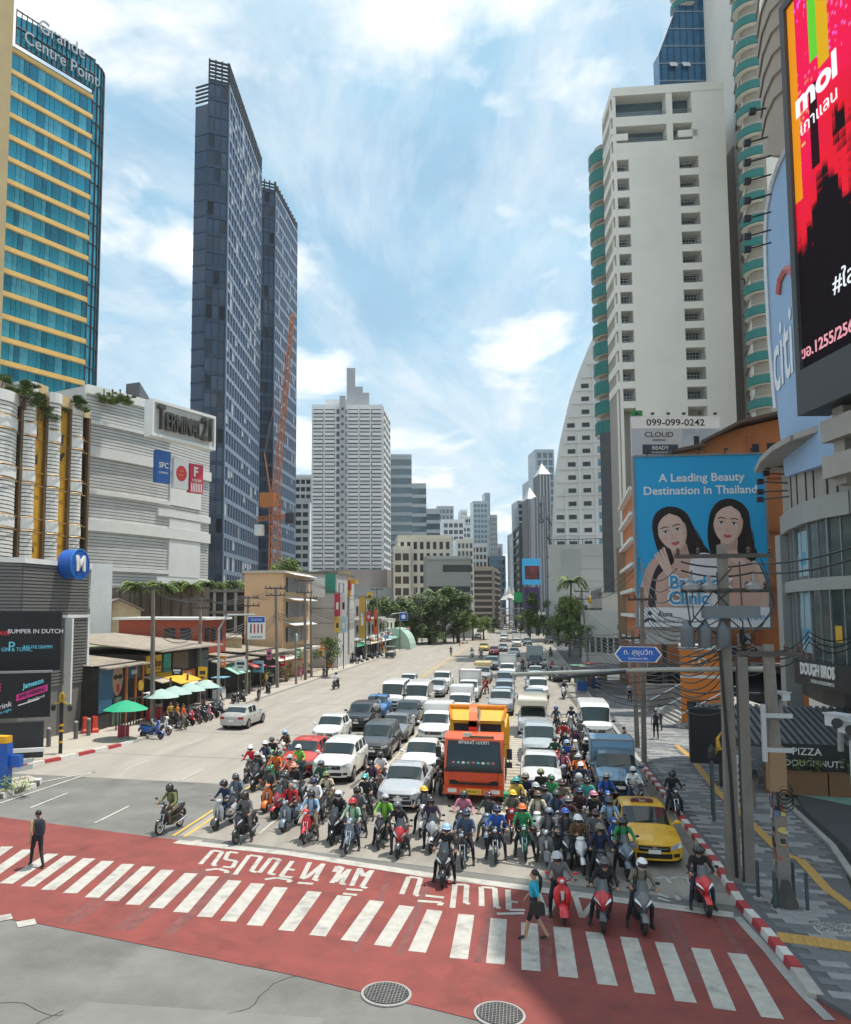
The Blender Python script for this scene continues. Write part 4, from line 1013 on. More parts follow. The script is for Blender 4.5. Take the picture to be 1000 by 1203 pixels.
for k,c,px,py,cn in far_c:
 place_car(k,c,px,py,f'tiny {cn} {k} in the thick of the far traffic under the footbridge','car')
# taxi: bright yellow saloon with roof sign
tx=place_car('sedan',(.72,.40,.012),770,1021,'yellow taxi saloon at the right kerb behind the motorbikes','taxi',R(1))
ts=MB();ts.loft([[V((sx*w,sy*.09+.05,z)) for sx,sy in ((-1,-1),(1,-1),(1,1),(-1,1))] for z,w in ((1.45,.36),(1.53,.35),(1.56,.30))]);ts.build('roof_sign',[M('taxi_sign',(.12,.03,.03),.3,0,.1)],tx)
text('TAXI',.1,PLATEW,tx,(0,-.045,1.505),(1,0,0),(0,0,1),.008)
# blue pickup lorry with a box in the right lane
bl=place_car('pickup',(.035,.10,.17),731,944,'dark blue cab lorry with pale blue box behind the taxi','lorry');cargo_box(bl,(.22,.40,.56),2.0,.72,2.6,1.84,.95)
# black roof of the white crossover
# ------------------------------------------------------------ orange municipal lorry with loader arm and yellow tipper body
ORG=M('lorry_orange',(.66,.085,.012),.42,0,.12,2.5,dirt=.2,coat=.4);ORR=M('lorry_red_orange',(.62,.06,.015),.4,0,.12,2.5,dirt=.2,coat=.4);YEL=M('tipper_yellow',(.74,.40,.012),.5,0,.14,2,dirt=.25);LORG=M('tipper_orange',(.75,.24,.015),.5,0,.12,2,dirt=.25)
w=gp(557,946);lt=thing('tipper_lorry','orange lorry with loader arm and yellow tipper body at the front of its lane','lorry',(w.x,w.y,.014))
hw=1.2
cb=MB()
prof=[(0.02,.62),(-.0,.9),(.0,1.28),(.02,1.50),(.34,2.56),(.55,2.68),(1.5,2.70),(1.9,2.64),(1.9,.62)]
cb.loft([[V((sx,y,z)) for y,z in prof] for sx in (-hw,-hw+.03,hw-.03,hw)]);cb.build('cab',[ORG],lt,True,30)
def slope(x,z,d=0.0):
 f=(z-1.5)/1.16;return V((x,.02+.32*f-.02-d,z-d*.2))
wsb=MB();wsb.plate([slope(-1.12,1.36),slope(1.12,1.36),slope(1.05,2.50),slope(-1.05,2.50)],(0,.95,-.25),.015);wsb.build('windscreen_surround',[BLACK],lt)
wsg=MB();wsg.plate([slope(-1.04,1.50,.008),slope(1.04,1.50,.008),slope(1.01,2.36,.008),slope(-1.01,2.36,.008)],(0,.95,-.25),.006);wsg.build('windscreen',[CARGLASS],lt)
text('พัทยนต์ เมตตา',.21,PLATEW,lt,slope(0,2.44,.012),(1,0,0),(0,.27,.96),.006)
for i in range(9):
 j=MB();c=RC(((.5,.1,.1),(.1,.4,.4),(.7,.6,.6),(.15,.3,.15)));j.sphere(slope(-.82+.2*i,1.63,-.018),.075,(1.2,.5,.9),8,5);j.build('dashboard_ornament',[M('ornament_%d' % (i % 4),((.5,.1,.12),(.1,.4,.4),(.7,.62,.6),(.15,.3,.15))[i % 4],.6,0,.3,20)],lt)
fr=MB();fr.box((0,-.03,1.12),(1.9,.05,.34));fr.build('front_panel',[ORR],lt)
gr=MB();gr.plate([(-.98,-.06,.80),(.98,-.06,.80),(.98,-.06,.97),(.74,-.06,.98),(.62,-.06,.88),(-.62,-.06,.88),(-.74,-.06,.98),(-.98,-.06,.97)],(0,1,0),.03);gr.build('grille',[GRILLE],lt);b2_=MB();b2_.plate([(-1.16,-.045,1.30),(1.16,-.045,1.30),(1.16,-.045,1.42),(-1.16,-.045,1.42)],(0,1,0),.03);b2_.build('cowl_strip',[BLACK],lt)
bp=MB();bp.loft([[V((x,y,z)) for y,z in ((.05,.40),(-.16,.42),(-.18,.70),(.02,.74))] for x in (-1.22,-1.18,1.18,1.22)]);bp.build('bumper',[ORR],lt,True,30)
for s in (-1,1):
 h=MB();h.box((s*.86,-.185,.58),(.36,.03,.15));h.build('headlamp',[LAMPG],lt)
 h=MB();h.box((s*.48,-.187,.56),(.18,.02,.16));h.build('indicator',[AMBER],lt)
 m=MB();m.path([(s*1.2,.3,2.4),(s*1.42,.1,2.45),(s*1.44,.1,1.7),(s*1.22,.12,1.5)],.018,5,0);m.box((s*1.43,.06,2.05),(.22,.08,.42),0);m.box((s*1.43,.06,1.62),(.22,.08,.22),0);m.build('wing_mirror',[BLACK],lt)
 d=MB();d.plate([(s*1.207,.35,1.55),(s*1.207,.62,2.5),(s*1.207,1.45,2.5),(s*1.207,1.45,1.55)],(-s,0,0),.005);d.build('side_window',[CARGLASS],lt)
 for yy_ in (.95,4.6,5.75):
  wh=MB();wh.ringx((0,0,0),[(-.14,.15),(.14,.15)],10);q=wh.build('wheel',[DSTEEL],lt);q.location=(s*1.02,yy_,.48)
  ty=MB();ty.ringx((0,0,0),[(-.15,.28),(-.155,.4),(-.12,.48),(.12,.48),(.155,.4),(.15,.28)],26);ty.build('tyre',[TYRE],q,True,40)
  ri=MB();ri.ringx((0,0,0),[(-.12,.28),(-.12,.1),(.12,.1),(.12,.28)],20);ri.build('rim',[STEEL],q)
plb=MB();plb.box((0,-.19,.56),(.62,.02,.2));plb.build('number_plate',[M('plate_yellow',(.7,.45,.03),.5,0,.05)],lt)
text('84-2613',.15,BLACK,lt,(0,-.202,.56),(1,0,0),(0,0,1),.004)
tg=MB();tg.box((-.25,.42,2.72),(.36,.06,.16));tg.build('roof_tag',[CREAM],lt)
rb_=MB();rb_.box((.32,.40,2.65),(1.0,.05,.06));rb_.build('roof_visor',[M('visor_green',(.03,.09,.05),.5,0,.2)],lt)
chs=MB();chs.box((0,3.9,.68),(.9,5.6,.3));chs.box((0,2.2,1.0),(2.2,.5,.5));chs.build('chassis',[DSTEEL],lt)
# loader arm behind the cab
ar=MB();ar.tube((-.15,2.3,.9),(-.15,2.3,2.9),.20,.16,10);ar.box((-.15,2.25,2.85),(.34,.5,.42));ar.build('crane_column',[M('crane_red',(.55,.02,.015),.45,0,.1,3)],lt)
ab=MB();ab.loft([[V((x,y,z)) for x,z in ((-.32,zc-h_),(.02,zc-h_),(.02,zc+h_),(-.32,zc+h_))] for y,zc,h_ in ((2.0,2.95,.14),(2.3,3.2,.2),(2.55,3.4,.17),(2.7,3.6,.12))]);ab.build('crane_boom',[M('crane_orange',(.75,.18,.06),.45,0,.12,3,dirt=.15)],lt)
cy_=MB();cy_.tube((.1,2.2,2.3),(.08,3.0,3.45),.06);cy_.build('crane_ram',[STEEL],lt)
# tipper body
tp=MB();tp.box((0,5.25,1.25),(2.3,4.7,.14));tp.build('tipper_floor',[YEL],lt)
hd=MB();hd.box((0,2.93,2.05),(2.36,.08,1.6));hd.build('tipper_headboard',[YEL],lt)
op=MB()
for s in (-1,1):
 o_=MB();o_.box((s*.56,2.878,2.62),(.92,.03,.46));o_.build('headboard_opening',[M('mesh_dark',(.02,.022,.03),.6,0,.3,12)],lt)
 sd2=MB();sd2.box((s*1.2,5.3,2.0),(.08,4.6,1.4));sd2.build('tipper_side',[YEL],lt)
 for k in range(6):
  r2=MB();r2.box((s*1.27,3.3+k*.82,2.0),(.06,.1,1.3));r2.build('side_rib',[YEL],lt)
 po=MB();po.box((s*1.12,2.86,2.25),(.16,.06,1.4));po.build('headboard_post',[YEL],lt)
vs=MB();vs.loft([[V((sx,y,z)) for y,z in ((2.95,2.8),(2.55,2.9),(2.5,2.96),(2.95,2.88))] for sx in (-1.08,1.08)]);vs.build('visor_lip',[M('tipper_pale_yellow',(.75,.58,.05),.5,0,.1,3)],lt)
v2=MB();v2.loft([[V((sx*a,y,z)) for y,z,a in ((2.80,2.92,1.0),(2.62,3.0,1.0),(3.3,3.48,1.12),(3.45,3.46,1.12))] for sx in (-1.1,1.1)]);v2.build('cab_guard',[YEL],lt)
v3=MB()
for s in (-1,1): v3.path([(s*1.1,2.66,3.0),(s*1.25,3.2,3.46)],.07,5)
v3.tube((-1.27,3.3,3.52),(1.27,3.3,3.52),.10,None,8);v3.build('guard_rim',[LORG],lt)
for t_,L_,W_ in CP.values(): drop_tree(t_)
# ============================================================ buildings: helpers
def bldg(name,label,cat='building',group=None): return thing(name,label,cat,(0,0,0),0,group)
def xy(v): return (v.x,v.y)
def core(root,poly,z0,z1,mat,name='wall'):
 return MB().prism(poly,z0,z1).build(name,mat,root)
def rep(root,mb,name,mat,offs,smooth=False):
 o=mb.build(name,mat,root,smooth);me=o.data;o.location=offs[0];out=[o]
 for q in offs[1:]:
  c=link(name,me,root);c.location=q;out.append(c)
 return out
def vec(F,u,z): return F.u*u+V((0,0,z))
def bands(root,F,zs,h,d0,d1,mat,name='floor_band',u0=0,u1=None):
 mb=MB().fbox(F,u0,F.L if u1 is None else u1,0,h,d0,d1);rep(root,mb,name,mat,[V((0,0,z)) for z in zs])
def piers(root,F,us,w,z0,z1,d0,d1,mat,name='pier'):
 mb=MB().fbox(F,-w/2,w/2,z0,z1,d0,d1);rep(root,mb,name,mat,[F.u*u for u in us])
def panes(root,F,us,zs,w,h,d,mat,name='window',t=.06):
 mb=MB().fbox(F,-w/2,w/2,0,h,d-t,d);rep(root,mb,name,mat,[vec(F,u,z) for z in zs for u in us])
def joined(root,F,us,zs,w,h,d,mat,name='window',t=.06):
 mb=MB()
 for z in zs:
  for u in us: mb.fbox(F,u-w/2,u+w/2,z,z+h,d-t,d)
 return mb.build(name,mat,root,kind='stuff')
def lin(a,b,n): return [a+(b-a)*k/(n-1) for k in range(n)] if n > 1 else [a]
# ------------------------------------------------------------ hotel tower, far left: blue glass and gold bands
BLUEG=M('hotel_blue_glass',(.02,.29,.40),.09,.35,.5,.22,spec=.9)
GOLD=M('gold_cladding',(.74,.47,.14),.5,.15,.1,.4)
BEIGE=M('warm_beige_stone',(.58,.43,.22),.7,0,.1,.4)
t=bldg('hotel_tower','hotel tower of blue glass with gold bands and script letters round its crown','hotel')
pA=wd_(12,60,128);pB=wd_(110,60,141)
Fh=Face(xy(pA),xy(pB));back=Fh.n*-34
ztop=wd_(12,52,128).z;nF=24;fh=3.95
zfl=[ztop-1.4-fh*k for k in range(nF)]
A0,B0=Fh.at(-1.5,0),Fh.at(Fh.L,0)
core(t,[xy(A0),xy(B0),xy(B0+back),xy(A0+back)],0,ztop,M('hotel_core',(.03,.10,.13),.4,.2,.2),'wall')
bands(t,Fh,[z for z in zfl],.98,-.1,.32,GOLD,'gold_band',-1.0)
mb=MB().fbox(Fh,-.8,Fh.L,0,.16,.34,.44);rep(t,mb,'gold_trim',BEIGE,[V((0,0,z+.1)) for z in zfl])
wds=[1.5,.85,.95,1.7];us=[];u=.2
while u < Fh.L-.5:
 w=wds[len(us) % 4];us.append((u,min(w,Fh.L-u-.1)));u += w
BGL=[BLUEG,M('hotel_glass_pale',(.07,.36,.46),.12,.3,.4,.3,spec=.9),M('hotel_glass_deep',(.012,.19,.28),.07,.4,.4,.3,spec=.9)];mesh_c={}
for k,z in enumerate(zfl[1:19]):
 for u,w in us:
  kk=(round(w,3),RC((0,0,1,2)))
  if kk not in mesh_c:
   o=MB().fbox(Fh,.04,w-.04,0,fh-.98,-.05,.12).build('glass_pane',BGL[kk[1]],t);mesh_c[kk]=o.data;bpy.data.objects.remove(o)
  if z > 20:
   o=link('glass_pane',mesh_c[kk],t);o.location=vec(Fh,u,z+.98)
# rounded corner bay in dark mullions
cn=MB();cr=[]
n=14;rad=4.6;cc=B0+Fh.n*-rad
for k in range(n+1):
 a=PI*.56*k/n;cr.append(cc+Fh.n*rad*cos(a)+Fh.u*rad*sin(a))
ring0=[V((p.x,p.y,0)) for p in cr]
zc_top=ztop+6.5
cn.loft([ring0,[p+V((0,0,zc_top)) for p in ring0]],0,False,False);cn.build('corner_glass',BLUEG,t,True,60)
for k in range(0,n+1,2):
 m=MB();p=cr[k]+(cr[k]-cc).normalized()*.1;m.box((p.x,p.y,zc_top/2),(.22,.22,zc_top));m.build('corner_mullion',DSTEEL,t)
for k in range(22):
 m=MB();z=zc_top-.2-k*fh;m.path([V((p.x,p.y,z))+(p-cc).normalized()*.12 for p in cr],.13,4);m.build('corner_ring',DSTEEL,t)
# crown screen: curved frame carrying the hotel name
scr=[]
for k in range(17):
 q=k/16;scr.append(Fh.at(.6+(Fh.L-.6)*q,0,.55))
cg=MB();cg.loft([[p+V((0,0,ztop+.3)) for p in scr],[p+V((0,0,ztop+1.5+5.0*min(1,.78+.22*sin(k/16*2.2)))) for k,p in enumerate(scr)]],0,False,False);cg.build('crown_glass',BLUEG,t)
for k,p in enumerate(scr):
 m=MB();m.tube(p+Fh.n*.1+V((0,0,ztop+.2)),p+Fh.n*.1+V((0,0,ztop+6.6)),.1,None,6);m.build('crown_post',DSTEEL,t)
for z in (ztop+.3,ztop+3.4,ztop+6.4):
 m=MB();m.path([p+Fh.n*.12+V((0,0,z)) for p in scr],.14,5);m.build('crown_rail',DSTEEL,t)
LETT=M('letter_steel',(.45,.46,.47),.35,.5,.1)
text('Centre Point',3.3,LETT,t,Fh.at(Fh.L*.57,ztop+2.1,.95),Fh.u,(0,0,1),.25,'lettering','CENTER',.86)
text('Grande',3.6,LETT,t,Fh.at(Fh.L*.56,ztop+5.9,.95),Fh.u,(0,0,1),.25,'lettering','CENTER',.86)
# beige pier at the photograph's left edge
pp=[wd_(-60,100,122),wd_(13,100,124)]
Fp=Face(xy(pp[0]),xy(pp[1]));core(t,[xy(Fp.at(0,0)),xy(Fp.at(Fp.L,0)),xy(Fp.at(Fp.L,0)+back*.4),xy(Fp.at(0,0)+back*.4)],0,ztop+22,BEIGE,'stone_pier')
# ------------------------------------------------------------ shopping centre
t=bldg('shopping_centre','grey louvred shopping centre with white bands and letters on its corner','shopping centre')
rD=wx(245,600,-45);pR=V((rD.x,rD.y,0));pL=wd_(97,600,94);pL.z=0
LOUV=M('louvre_grey',(.60,.60,.58),.6,.1,.1,.6);MALLW=M('mall_white_panel',(.74,.74,.71),.55,.05,.06,.4)
# gently bowed front
nS=10;mid=(pL+pR)/2;nn=Face(xy(pL),xy(pR)).n;pts=[]
for k in range(nS+1):
 q=k/nS;pts.append(pL.lerp(pR,q)+nn*1.3*sin(PI*q)*(1-q*.5))
zt=35.2
bk=-nn*30
core(t,[xy(p-nn*.06) for p in pts]+[xy(pR+bk),xy(pL+bk)],0,zt,M('mall_wall',(.46,.46,.45),.7,0,.1,.5),'wall')
nfl=4;fl0=7.0;fhm=(zt-1.2-fl0)/4.6
FS=[Face(xy(a),xy(b)) for a,b in zip(pts,pts[1:])]
lou=MB()
for F in FS:
 z=6.0
 while z < zt-1.0: lou.fbox(F,0,F.L,z,z+.3,-.05,.1);z += .4
lou.build('louvre',LOUV,t,kind='stuff')
def arc_band(z,h,d,mat,name,k0=0,k1=nS):
 b=MB()
 for F in FS[k0:k1]: b.fbox(F,-.03,F.L+.03,z,z+h,-.4,d)
 return b.build(name,mat,t)
for z,h in ((zt-1.0,1.1),(26.5,1.3),(17.4,1.35),(8.2,1.3)): arc_band(z,h,.42,MALLW,'white_band')
for z in (30.6,21.9,12.6): arc_band(z,.45,.36,MALLW,'white_band',0,6)
for z in (20.3,11.2): arc_band(z,.9,.38,MALLW,'white_band',5,nS)
for i,z in enumerate((22.0,18.8,12.3,9.6)):
 arc_band(z,(4.3,1.4,5.0,1.5)[i],.3,MALLW,'white_panel',6,9)
Fe=Face(xy(pts[6]),xy(pts[10]))
# letter sign on the corner, standing proud of the parapet
Fs=Face(xy(wd_(180,500,91)),xy(wd_(251,500,99.5)))
zs0,zs1=wd_(180,510,91).z,wd_(180,470,91).z
sg_=MB();sg_.fbox(Fs,0,Fs.L,zs0,zs1,-1.2,.0);o=sg_.build('sign_board',M('sign_panel',(.52,.51,.48),.6,.1,.1,.5),t)
fr_=MB()
for u0,u1,z0,z1 in ((0,Fs.L,zs1-.2,zs1+.15),(0,Fs.L,zs0-.2,zs0+.15),(-.25,.0,zs0-.2,zs1+.15),(Fs.L,Fs.L+.25,zs0-.2,zs1+.15)): fr_.fbox(Fs,u0,u1,z0,z1,-1.25,.18)
fr_.build('sign_frame',MALLW,t)
BRONZE=M('sign_letters',(.10,.095,.085),.4,.5,.15,3)
_n=Fs.L/11
hL=zs1-zs0;mz_=(zs0+zs1)/2;dd=Fs.u
text('T',hL*1.0,BRONZE,t,Fs.at(.10*Fs.L,mz_,.02),Fs.u,(0,0,1),.5,fit=.10*Fs.L,bold=.05);text('ERMINAL',hL*.74,BRONZE,t,Fs.at(.455*Fs.L,mz_-hL*.06,.02),Fs.u,(0,0,1),.5,fit=.58*Fs.L,bold=.03);text('21',hL*1.0,BRONZE,t,Fs.at(.865*Fs.L,mz_,.02),Fs.u,(0,0,1),.5,fit=.17*Fs.L,bold=.05)
# three square logo boards
Fl=Face(xy(pts[6]+nn*.7),xy(pts[10]+nn*.7))
def board(pxa,pxb,pya,pyb,mat,D):
 a=wd_(pxa,pya,D);b=wd_(pxb,pyb,D*1.012);return a,b
for i,(x0,x1,y0,y1,D,c,nm) in enumerate(((184,201,528,566,93.5,(.02,.11,.36),'blue'),(205,222,537,573,95.3,(.75,.74,.72),'white'),(223.5,239,544,578,97,(.52,.03,.07),'red'))):
 a=wd_(x0,y0,D);b=wd_(x1,y0,D+1.6);zz1=a.z;zz0=wd_(x0,y1,D).z
 F=Face(xy(a),xy(b));s_=MB();s_.fbox(F,0,F.L,zz0,zz1,-.6,0);bd=s_.build('logo_board',M('board_' +nm,c,.45,0,.06),t)
 zm=(zz0+zz1)/2
 if i == 0:
  text('SFC',F.L*.45,PLATEW,t,F.at(F.L/2,zm+.15,.02),F.u,(0,0,1),.06,'lettering','CENTER',.9,.02);text('CINEMA',F.L*.17,PLATEW,t,F.at(F.L/2,zm-.75,.02),F.u,(0,0,1),.05)
 elif i == 1:
  d=MB();rr=F.L*.36;d.plate([F.at(F.L/2+rr*cos(q),zm+rr*1.25*sin(q),.0) for q in [2*PI*k/28 for k in range(28)]],F.n,.05);d.build('red_disc',M('disc_red',(.62,.035,.04),.4,0,.05),t)
  for zz in (.25,-.25): FB_(t,'logo_line',M('board_gold',(.6,.35,.05),.5),F,F.L*.32,F.L*.62,zm+zz,zm+zz+.1,.05,.07)
 else:
  text('F',F.L*.8,PLATEW,t,F.at(F.L*.42,zm+.75,.02),F.u,(0,0,1),.06,'lettering','CENTER',.9,.05);text('FOOD',F.L*.24,PLATEW,t,F.at(F.L/2,zm-.3,.02),F.u,(0,0,1),.05)
  for k in range(7): FB_(t,'logo_line',PLATEW,F,F.L*.1+k*F.L*.125,F.L*.15+k*F.L*.125,zz0+.1,zz0+1.2,.0,.04)
# gold and white scalloped bays on the near end
SC=bldg('scalloped_wing','wing of white louvred bays with gold panels and roof plants','building')
GOLDP=M('gold_panel',(.62,.33,.03),.45,.2,.12,.8);DKGL=glassy('smoky_glass',(.03,.022,.015))
WL=M('white_louvre',(.70,.69,.65),.55,.05,.06)
bay_px=[(-26,10,47),(10,30,43),(30,47,41),(47,62,39),(62,75,38),(75,88,37),(88,97,36)]
D0=72.0
bays=[(-20,8,'w',463),(8,14,'k',463),(14,29,'w',453),(29,43,'g',452),(43,59,'w',466),(59,73,'g',466),(73,88,'w',478),(88,99,'k',478)]
# bays modelled as boxes set along a receding line, alternately louvred and gold
la,lb=wd_(-24,560,76),wd_(99,560,91)
FW=Face(xy(la),xy(lb));ub=lambda px: (px+24)/123*FW.L
zw0,zw1=12.0,0
core(SC,[xy(FW.at(0,0,-1)),xy(FW.at(FW.L,0,-1)),xy(FW.at(FW.L,0,-14)),xy(FW.at(0,0,-14))],0,31.5,M('wing_wall',(.35,.31,.24),.8),'wall')
for x0,x1,k,py in bays:
 u0,u1=ub(x0),ub(x1);Dm=76+(91-76)*((x0+x1)/2+24)/123;z1=wd_(x0,py,Dm).z
 if k == 'w':
  b=MB();nn_=10;ring=[]
  for j in range(nn_+1):
   q=j/nn_;ring.append((u0+(u1-u0)*q,.3+1.0*sin(PI*(.15+.85*q)*.9)))
  z=zw0
  i=0
  lm=MB();wm=MB();bands_at=[16.2,21.2,26.2,31.0]
  while z < z1-.3:
   for (ua,da),(ub_,db) in zip(ring[::2],ring[2::2]):
    p=[FW.at(ua,z,da),FW.at(ub_,z,db),FW.at(ub_,z,-1),FW.at(ua,z,-1),FW.at(ua,z+.3,da),FW.at(ub_,z+.3,db),FW.at(ub_,z+.3,-1),FW.at(ua,z+.3,-1)]
    lm.hexa(p)
   z += .4
  lm.build('louvre',WL,SC,kind='stuff')
  for zb in bands_at+[z1-.9]:
   if zb+.9 > z1+.1: continue
   m=MB()
   for (ua,da),(ub_,db) in zip(ring[::2],ring[2::2]):
    m.hexa([FW.at(ua,zb,da+.12),FW.at(ub_,zb,db+.12),FW.at(ub_,zb,-1),FW.at(ua,zb,-1),FW.at(ua,zb+1.1,da+.12),FW.at(ub_,zb+1.1,db+.12),FW.at(ub_,zb+1.1,-1),FW.at(ua,zb+1.1,-1)])
   m.build('white_band',MALLW,SC)
 else:
  m=MB();m.fbox(FW,u0,u1,zw0,z1,-1,.35);m.build('gold_panel' if k == 'g' else 'glass_panel',GOLDP if k == 'g' else DKGL,SC)
  cp=MB();cp.fbox(FW,u0-.1,u1+.1,z1-1.3,z1,.36,.5);cp.build('bay_cap',BEIGE,SC)
  e=MB();e.fbox(FW,u1-.35,u1,zw0,z1-1.3,.352,.75);e.build('bay_fin',M('fin_brown',(.16,.10,.05),.5,.3),SC)
 for zb in (16.0,17.4,21.0,22.4,26.0,27.4):
  if zb < z1-1: h=MB();h.path([FW.at(u0+(u1-u0)*q,zb,.55+(1.0*sin(PI*(.15+.85*q)*.9) if k == 'w' else .1)) for q in (0,.25,.5,.75,1)],.055,4);h.build('brass_hoop',M('brass',(.4,.25,.1),.4,.5),SC)
# graffiti-like dark ornament on the gold panels
for x0,x1,zl in ((30,36,(30,27,23.5,14.5)),(60,70,(27,25))):
 for zz in zl:
  pts_=[(ub(x0)+RU(0,1.0)*(ub(x1)-ub(x0))*.8,zz+RU(-1.0,1.0)) for _ in range(6)]
  cxm=sum(p[0] for p in pts_)/6;pts_.sort(key=lambda p: math.atan2(p[1]-zz,p[0]-cxm))
  m=MB();m.plate([FW.at(u,z,.36) for u,z in pts_],FW.n,.03);m.build('dark_ornament',M('ornament_brown',(.07,.035,.02),.6),SC)
# ------------------------------------------------------------ metro entrance building with the round M sign
t=bldg('metro_entrance','grey ribbed metro entrance building with round blue M sign','station entrance')
RIB=M('ribbed_metal',(.20,.195,.185),.55,.25,.1,.8);
c0=wx(104,700,-28.2);cR=(c0.x,c0.y);cM=xy(wd_(25,700,45.6));cL=xy(wd_(-120,700,42))
Fm=Face(cM,cR);Fm2=Face(cL,cM);zm1=wd_(104,662,50).z
core(t,[cL,cM,cR,(cR[0]*1.22-1.2,cR[1]*1.22),(cL[0]-8,cL[1]+14)],0,zm1,M('metro_wall',(.17,.165,.155),.7),'wall')
rb_=MB()
for F in (Fm,Fm2):
 z=3.2
 while z < zm1-.25: rb_.fbox(F,.0,F.L,z,z+.13,-.1,.09);z += .2
rb_.build('rib',RIB,t,kind='stuff')
for F in (Fm,Fm2):
 FB_(t,'coping',WHITE,F,-.05,F.L+.1,zm1-.22,zm1+.08,-.2,.18)
 FB_(t,'white_strip',WHITE,F,0,F.L,7.35,7.55,0,.16)
FB_(t,'white_strip',WHITE,Fm,Fm.L-.16,Fm.L+.02,2.6,7.33,0,.15)
m=MB();uu=Fm.L*.62;m.fbox(Fm,uu,uu+.16,2.0,7.33,0,.6);m.build('white_strip',WHITE,t)
# M roundel: a deep blue drum
mc=Fm.at(Fm.L*.60,zm1-.1,1.15);dr=MB();q=Fm.n.to_track_quat('Z','Y').to_matrix();BL=M('metro_blue',(.012,.10,.42),.35,0,.08,2)
SIGNM=bldg('metro_sign','round blue drum sign with a white letter M','sign')
dr.loft([[mc+q @ V((r*cos(a),r*sin(a),z)) for a in [2*PI*k/36 for k in range(36)]] for r,z in ((.92,-1.0),(.92,-.06),(.89,0))]);dr.build('drum',[BL],SIGNM,True,30)
rr_=MB();rr_.loft([[mc+q @ V((r*cos(a),r*sin(a),z)) for a in [2*PI*k/36 for k in range(37)]] for r,z in ((.93,-.1),(.97,-.05),(.97,.02),(.90,.03))],0,False,False);rr_.build('rim',[M('metro_blue_light',(.03,.2,.55),.3,0,.05)],SIGNM,True)
text('M',1.35,PLATEW,SIGNM,mc+Fm.n*.01,Fm.u,(0,0,1),.08,'letter','CENTER',.95,.035)
ar_=MB();ar_.tube(mc-Fm.n*1.0,mc-Fm.n*1.3,.3);ar_.build('bracket',[DSTEEL],SIGNM)
# two big dark advertising screens
SCRB=M('screen_black',(.012,.012,.014),.5,0,.15,.6,spec=.4)
NEONP=M('print_magenta',(.5,.02,.2),.5,0,.05,emit=.25);NEONC=M('print_cyan',(.12,.5,.62),.5,0,.05,emit=.25);NEONW=M('print_white',(.72,.72,.74),.5,0,.05,emit=.15);NEONR=M('print_red',(.6,.03,.05),.5,0,.05,emit=.2)
t=bldg('advertising_screen','upper black advertising screen with white and cyan names on the metro entrance','billboard')
a,b=wd_(-110,800,43),wd_(70,800,44.3);Fa=Face(xy(a),xy(b));z0,z1=wd_(70,787,44.3).z,wd_(70,719,44.3).z
FB_(t,'panel',SCRB,Fa,0,Fa.L,z0,z1,-.35,0)
text('BUMPER IN DUTCH',.34,NEONW,t,Fa.at(Fa.L-1.35,z0+2.15,.01),Fa.u,(0,0,1),.02);text('Mixer',.5,NEONR,t,Fa.at(Fa.L-3.2,z0+2.1,.01),Fa.u,(0,0,1),.02)
text('P',.75,NEONC,t,Fa.at(Fa.L-2.6,z0+1.3,.01),Fa.u,(0,0,1),.02);text('THE GIN & TONIC',.3,NEONC,t,Fa.at(Fa.L-2.6,z0+1.15,.012),Fa.u,(0,0,1),.02,sx=.9);text('BAR THE GRAMPH',.27,NEONC,t,Fa.at(Fa.L-1.2,z0+1.28,.01),Fa.u,(0,0,1),.02,sx=.7)
t=bldg('advertising_screen','lower black advertising screen with magenta stripes above the left pavement','billboard')
a,b=wd_(-110,800,39.4),wd_(60,800,41.6);Fa=Face(xy(a),xy(b));z0,z1=wd_(60,842,41.6).z,wd_(60,790,41.6).z
FB_(t,'panel',SCRB,Fa,0,Fa.L,z0,z1,-.3,0)
FB_(t,'frame',STEEL,Fa,0,Fa.L+.06,z1,z1+.1,-.33,.04)
def slant(u,z,w,h,sl,mat):
 m=MB();m.plate([Fa.at(u,z,.0),Fa.at(u+w,z+sl,.0),Fa.at(u+w,z+sl+h,.0),Fa.at(u,z+h,.0)],Fa.n,.015);m.build('stripe',mat,t)
L_=Fa.L
slant(L_-1.65,z0+.85,1.5,.34,.5,NEONP);slant(L_-1.55,z0+.62,1.0,.05,.3,NEONW);slant(L_-4.0,z0+1.0,1.6,.42,.4,NEONP);slant(L_-4.0,z0+1.55,1.5,.05,.38,NEONW)
uv=(Fa.u+V((0,0,.3))).normalized();vv_=V((0,0,1))
text('Jameson',.38,NEONC,t,Fa.at(L_-.85,z0+1.75,.01),uv,vv_,.02,sx=.8,bold=.01);text('JUNE WEEKEND',.26,SCRB,t,Fa.at(L_-.9,z0+1.27,.02),uv,vv_,.02,sx=.7,bold=.008);text('#weekend',.2,NEONW,t,Fa.at(L_-.7,z0+.98,.01),uv,vv_,.02)
text('WEEKEND',.34,SCRB,t,Fa.at(L_-3.1,z0+1.4,.02),uv,vv_,.02,bold=.01);text('Drink',.4,NEONW,t,Fa.at(L_-2.3,z0+.62,.01),uv,vv_,.02);text('of the night',.2,NEONC,t,Fa.at(L_-2.3,z0+.33,.01),uv,vv_,.02)
gl=MB();gl.plate([Fa.at(L_-3.4,z0+.15,0),Fa.at(L_-2.95,z0+.15,0),Fa.at(L_-2.8,z0+1.0,0),Fa.at(L_-3.5,z0+1.0,0)],Fa.n,.02);gl.build('drink_glass',NEONC,t);gl=MB();gl.plate([Fa.at(L_-3.35,z0+.3,.02),Fa.at(L_-3.0,z0+.3,.02),Fa.at(L_-2.95,z0+.6,.02),Fa.at(L_-3.42,z0+.6,.02)],Fa.n,.01);gl.build('drink',NEONR,t)
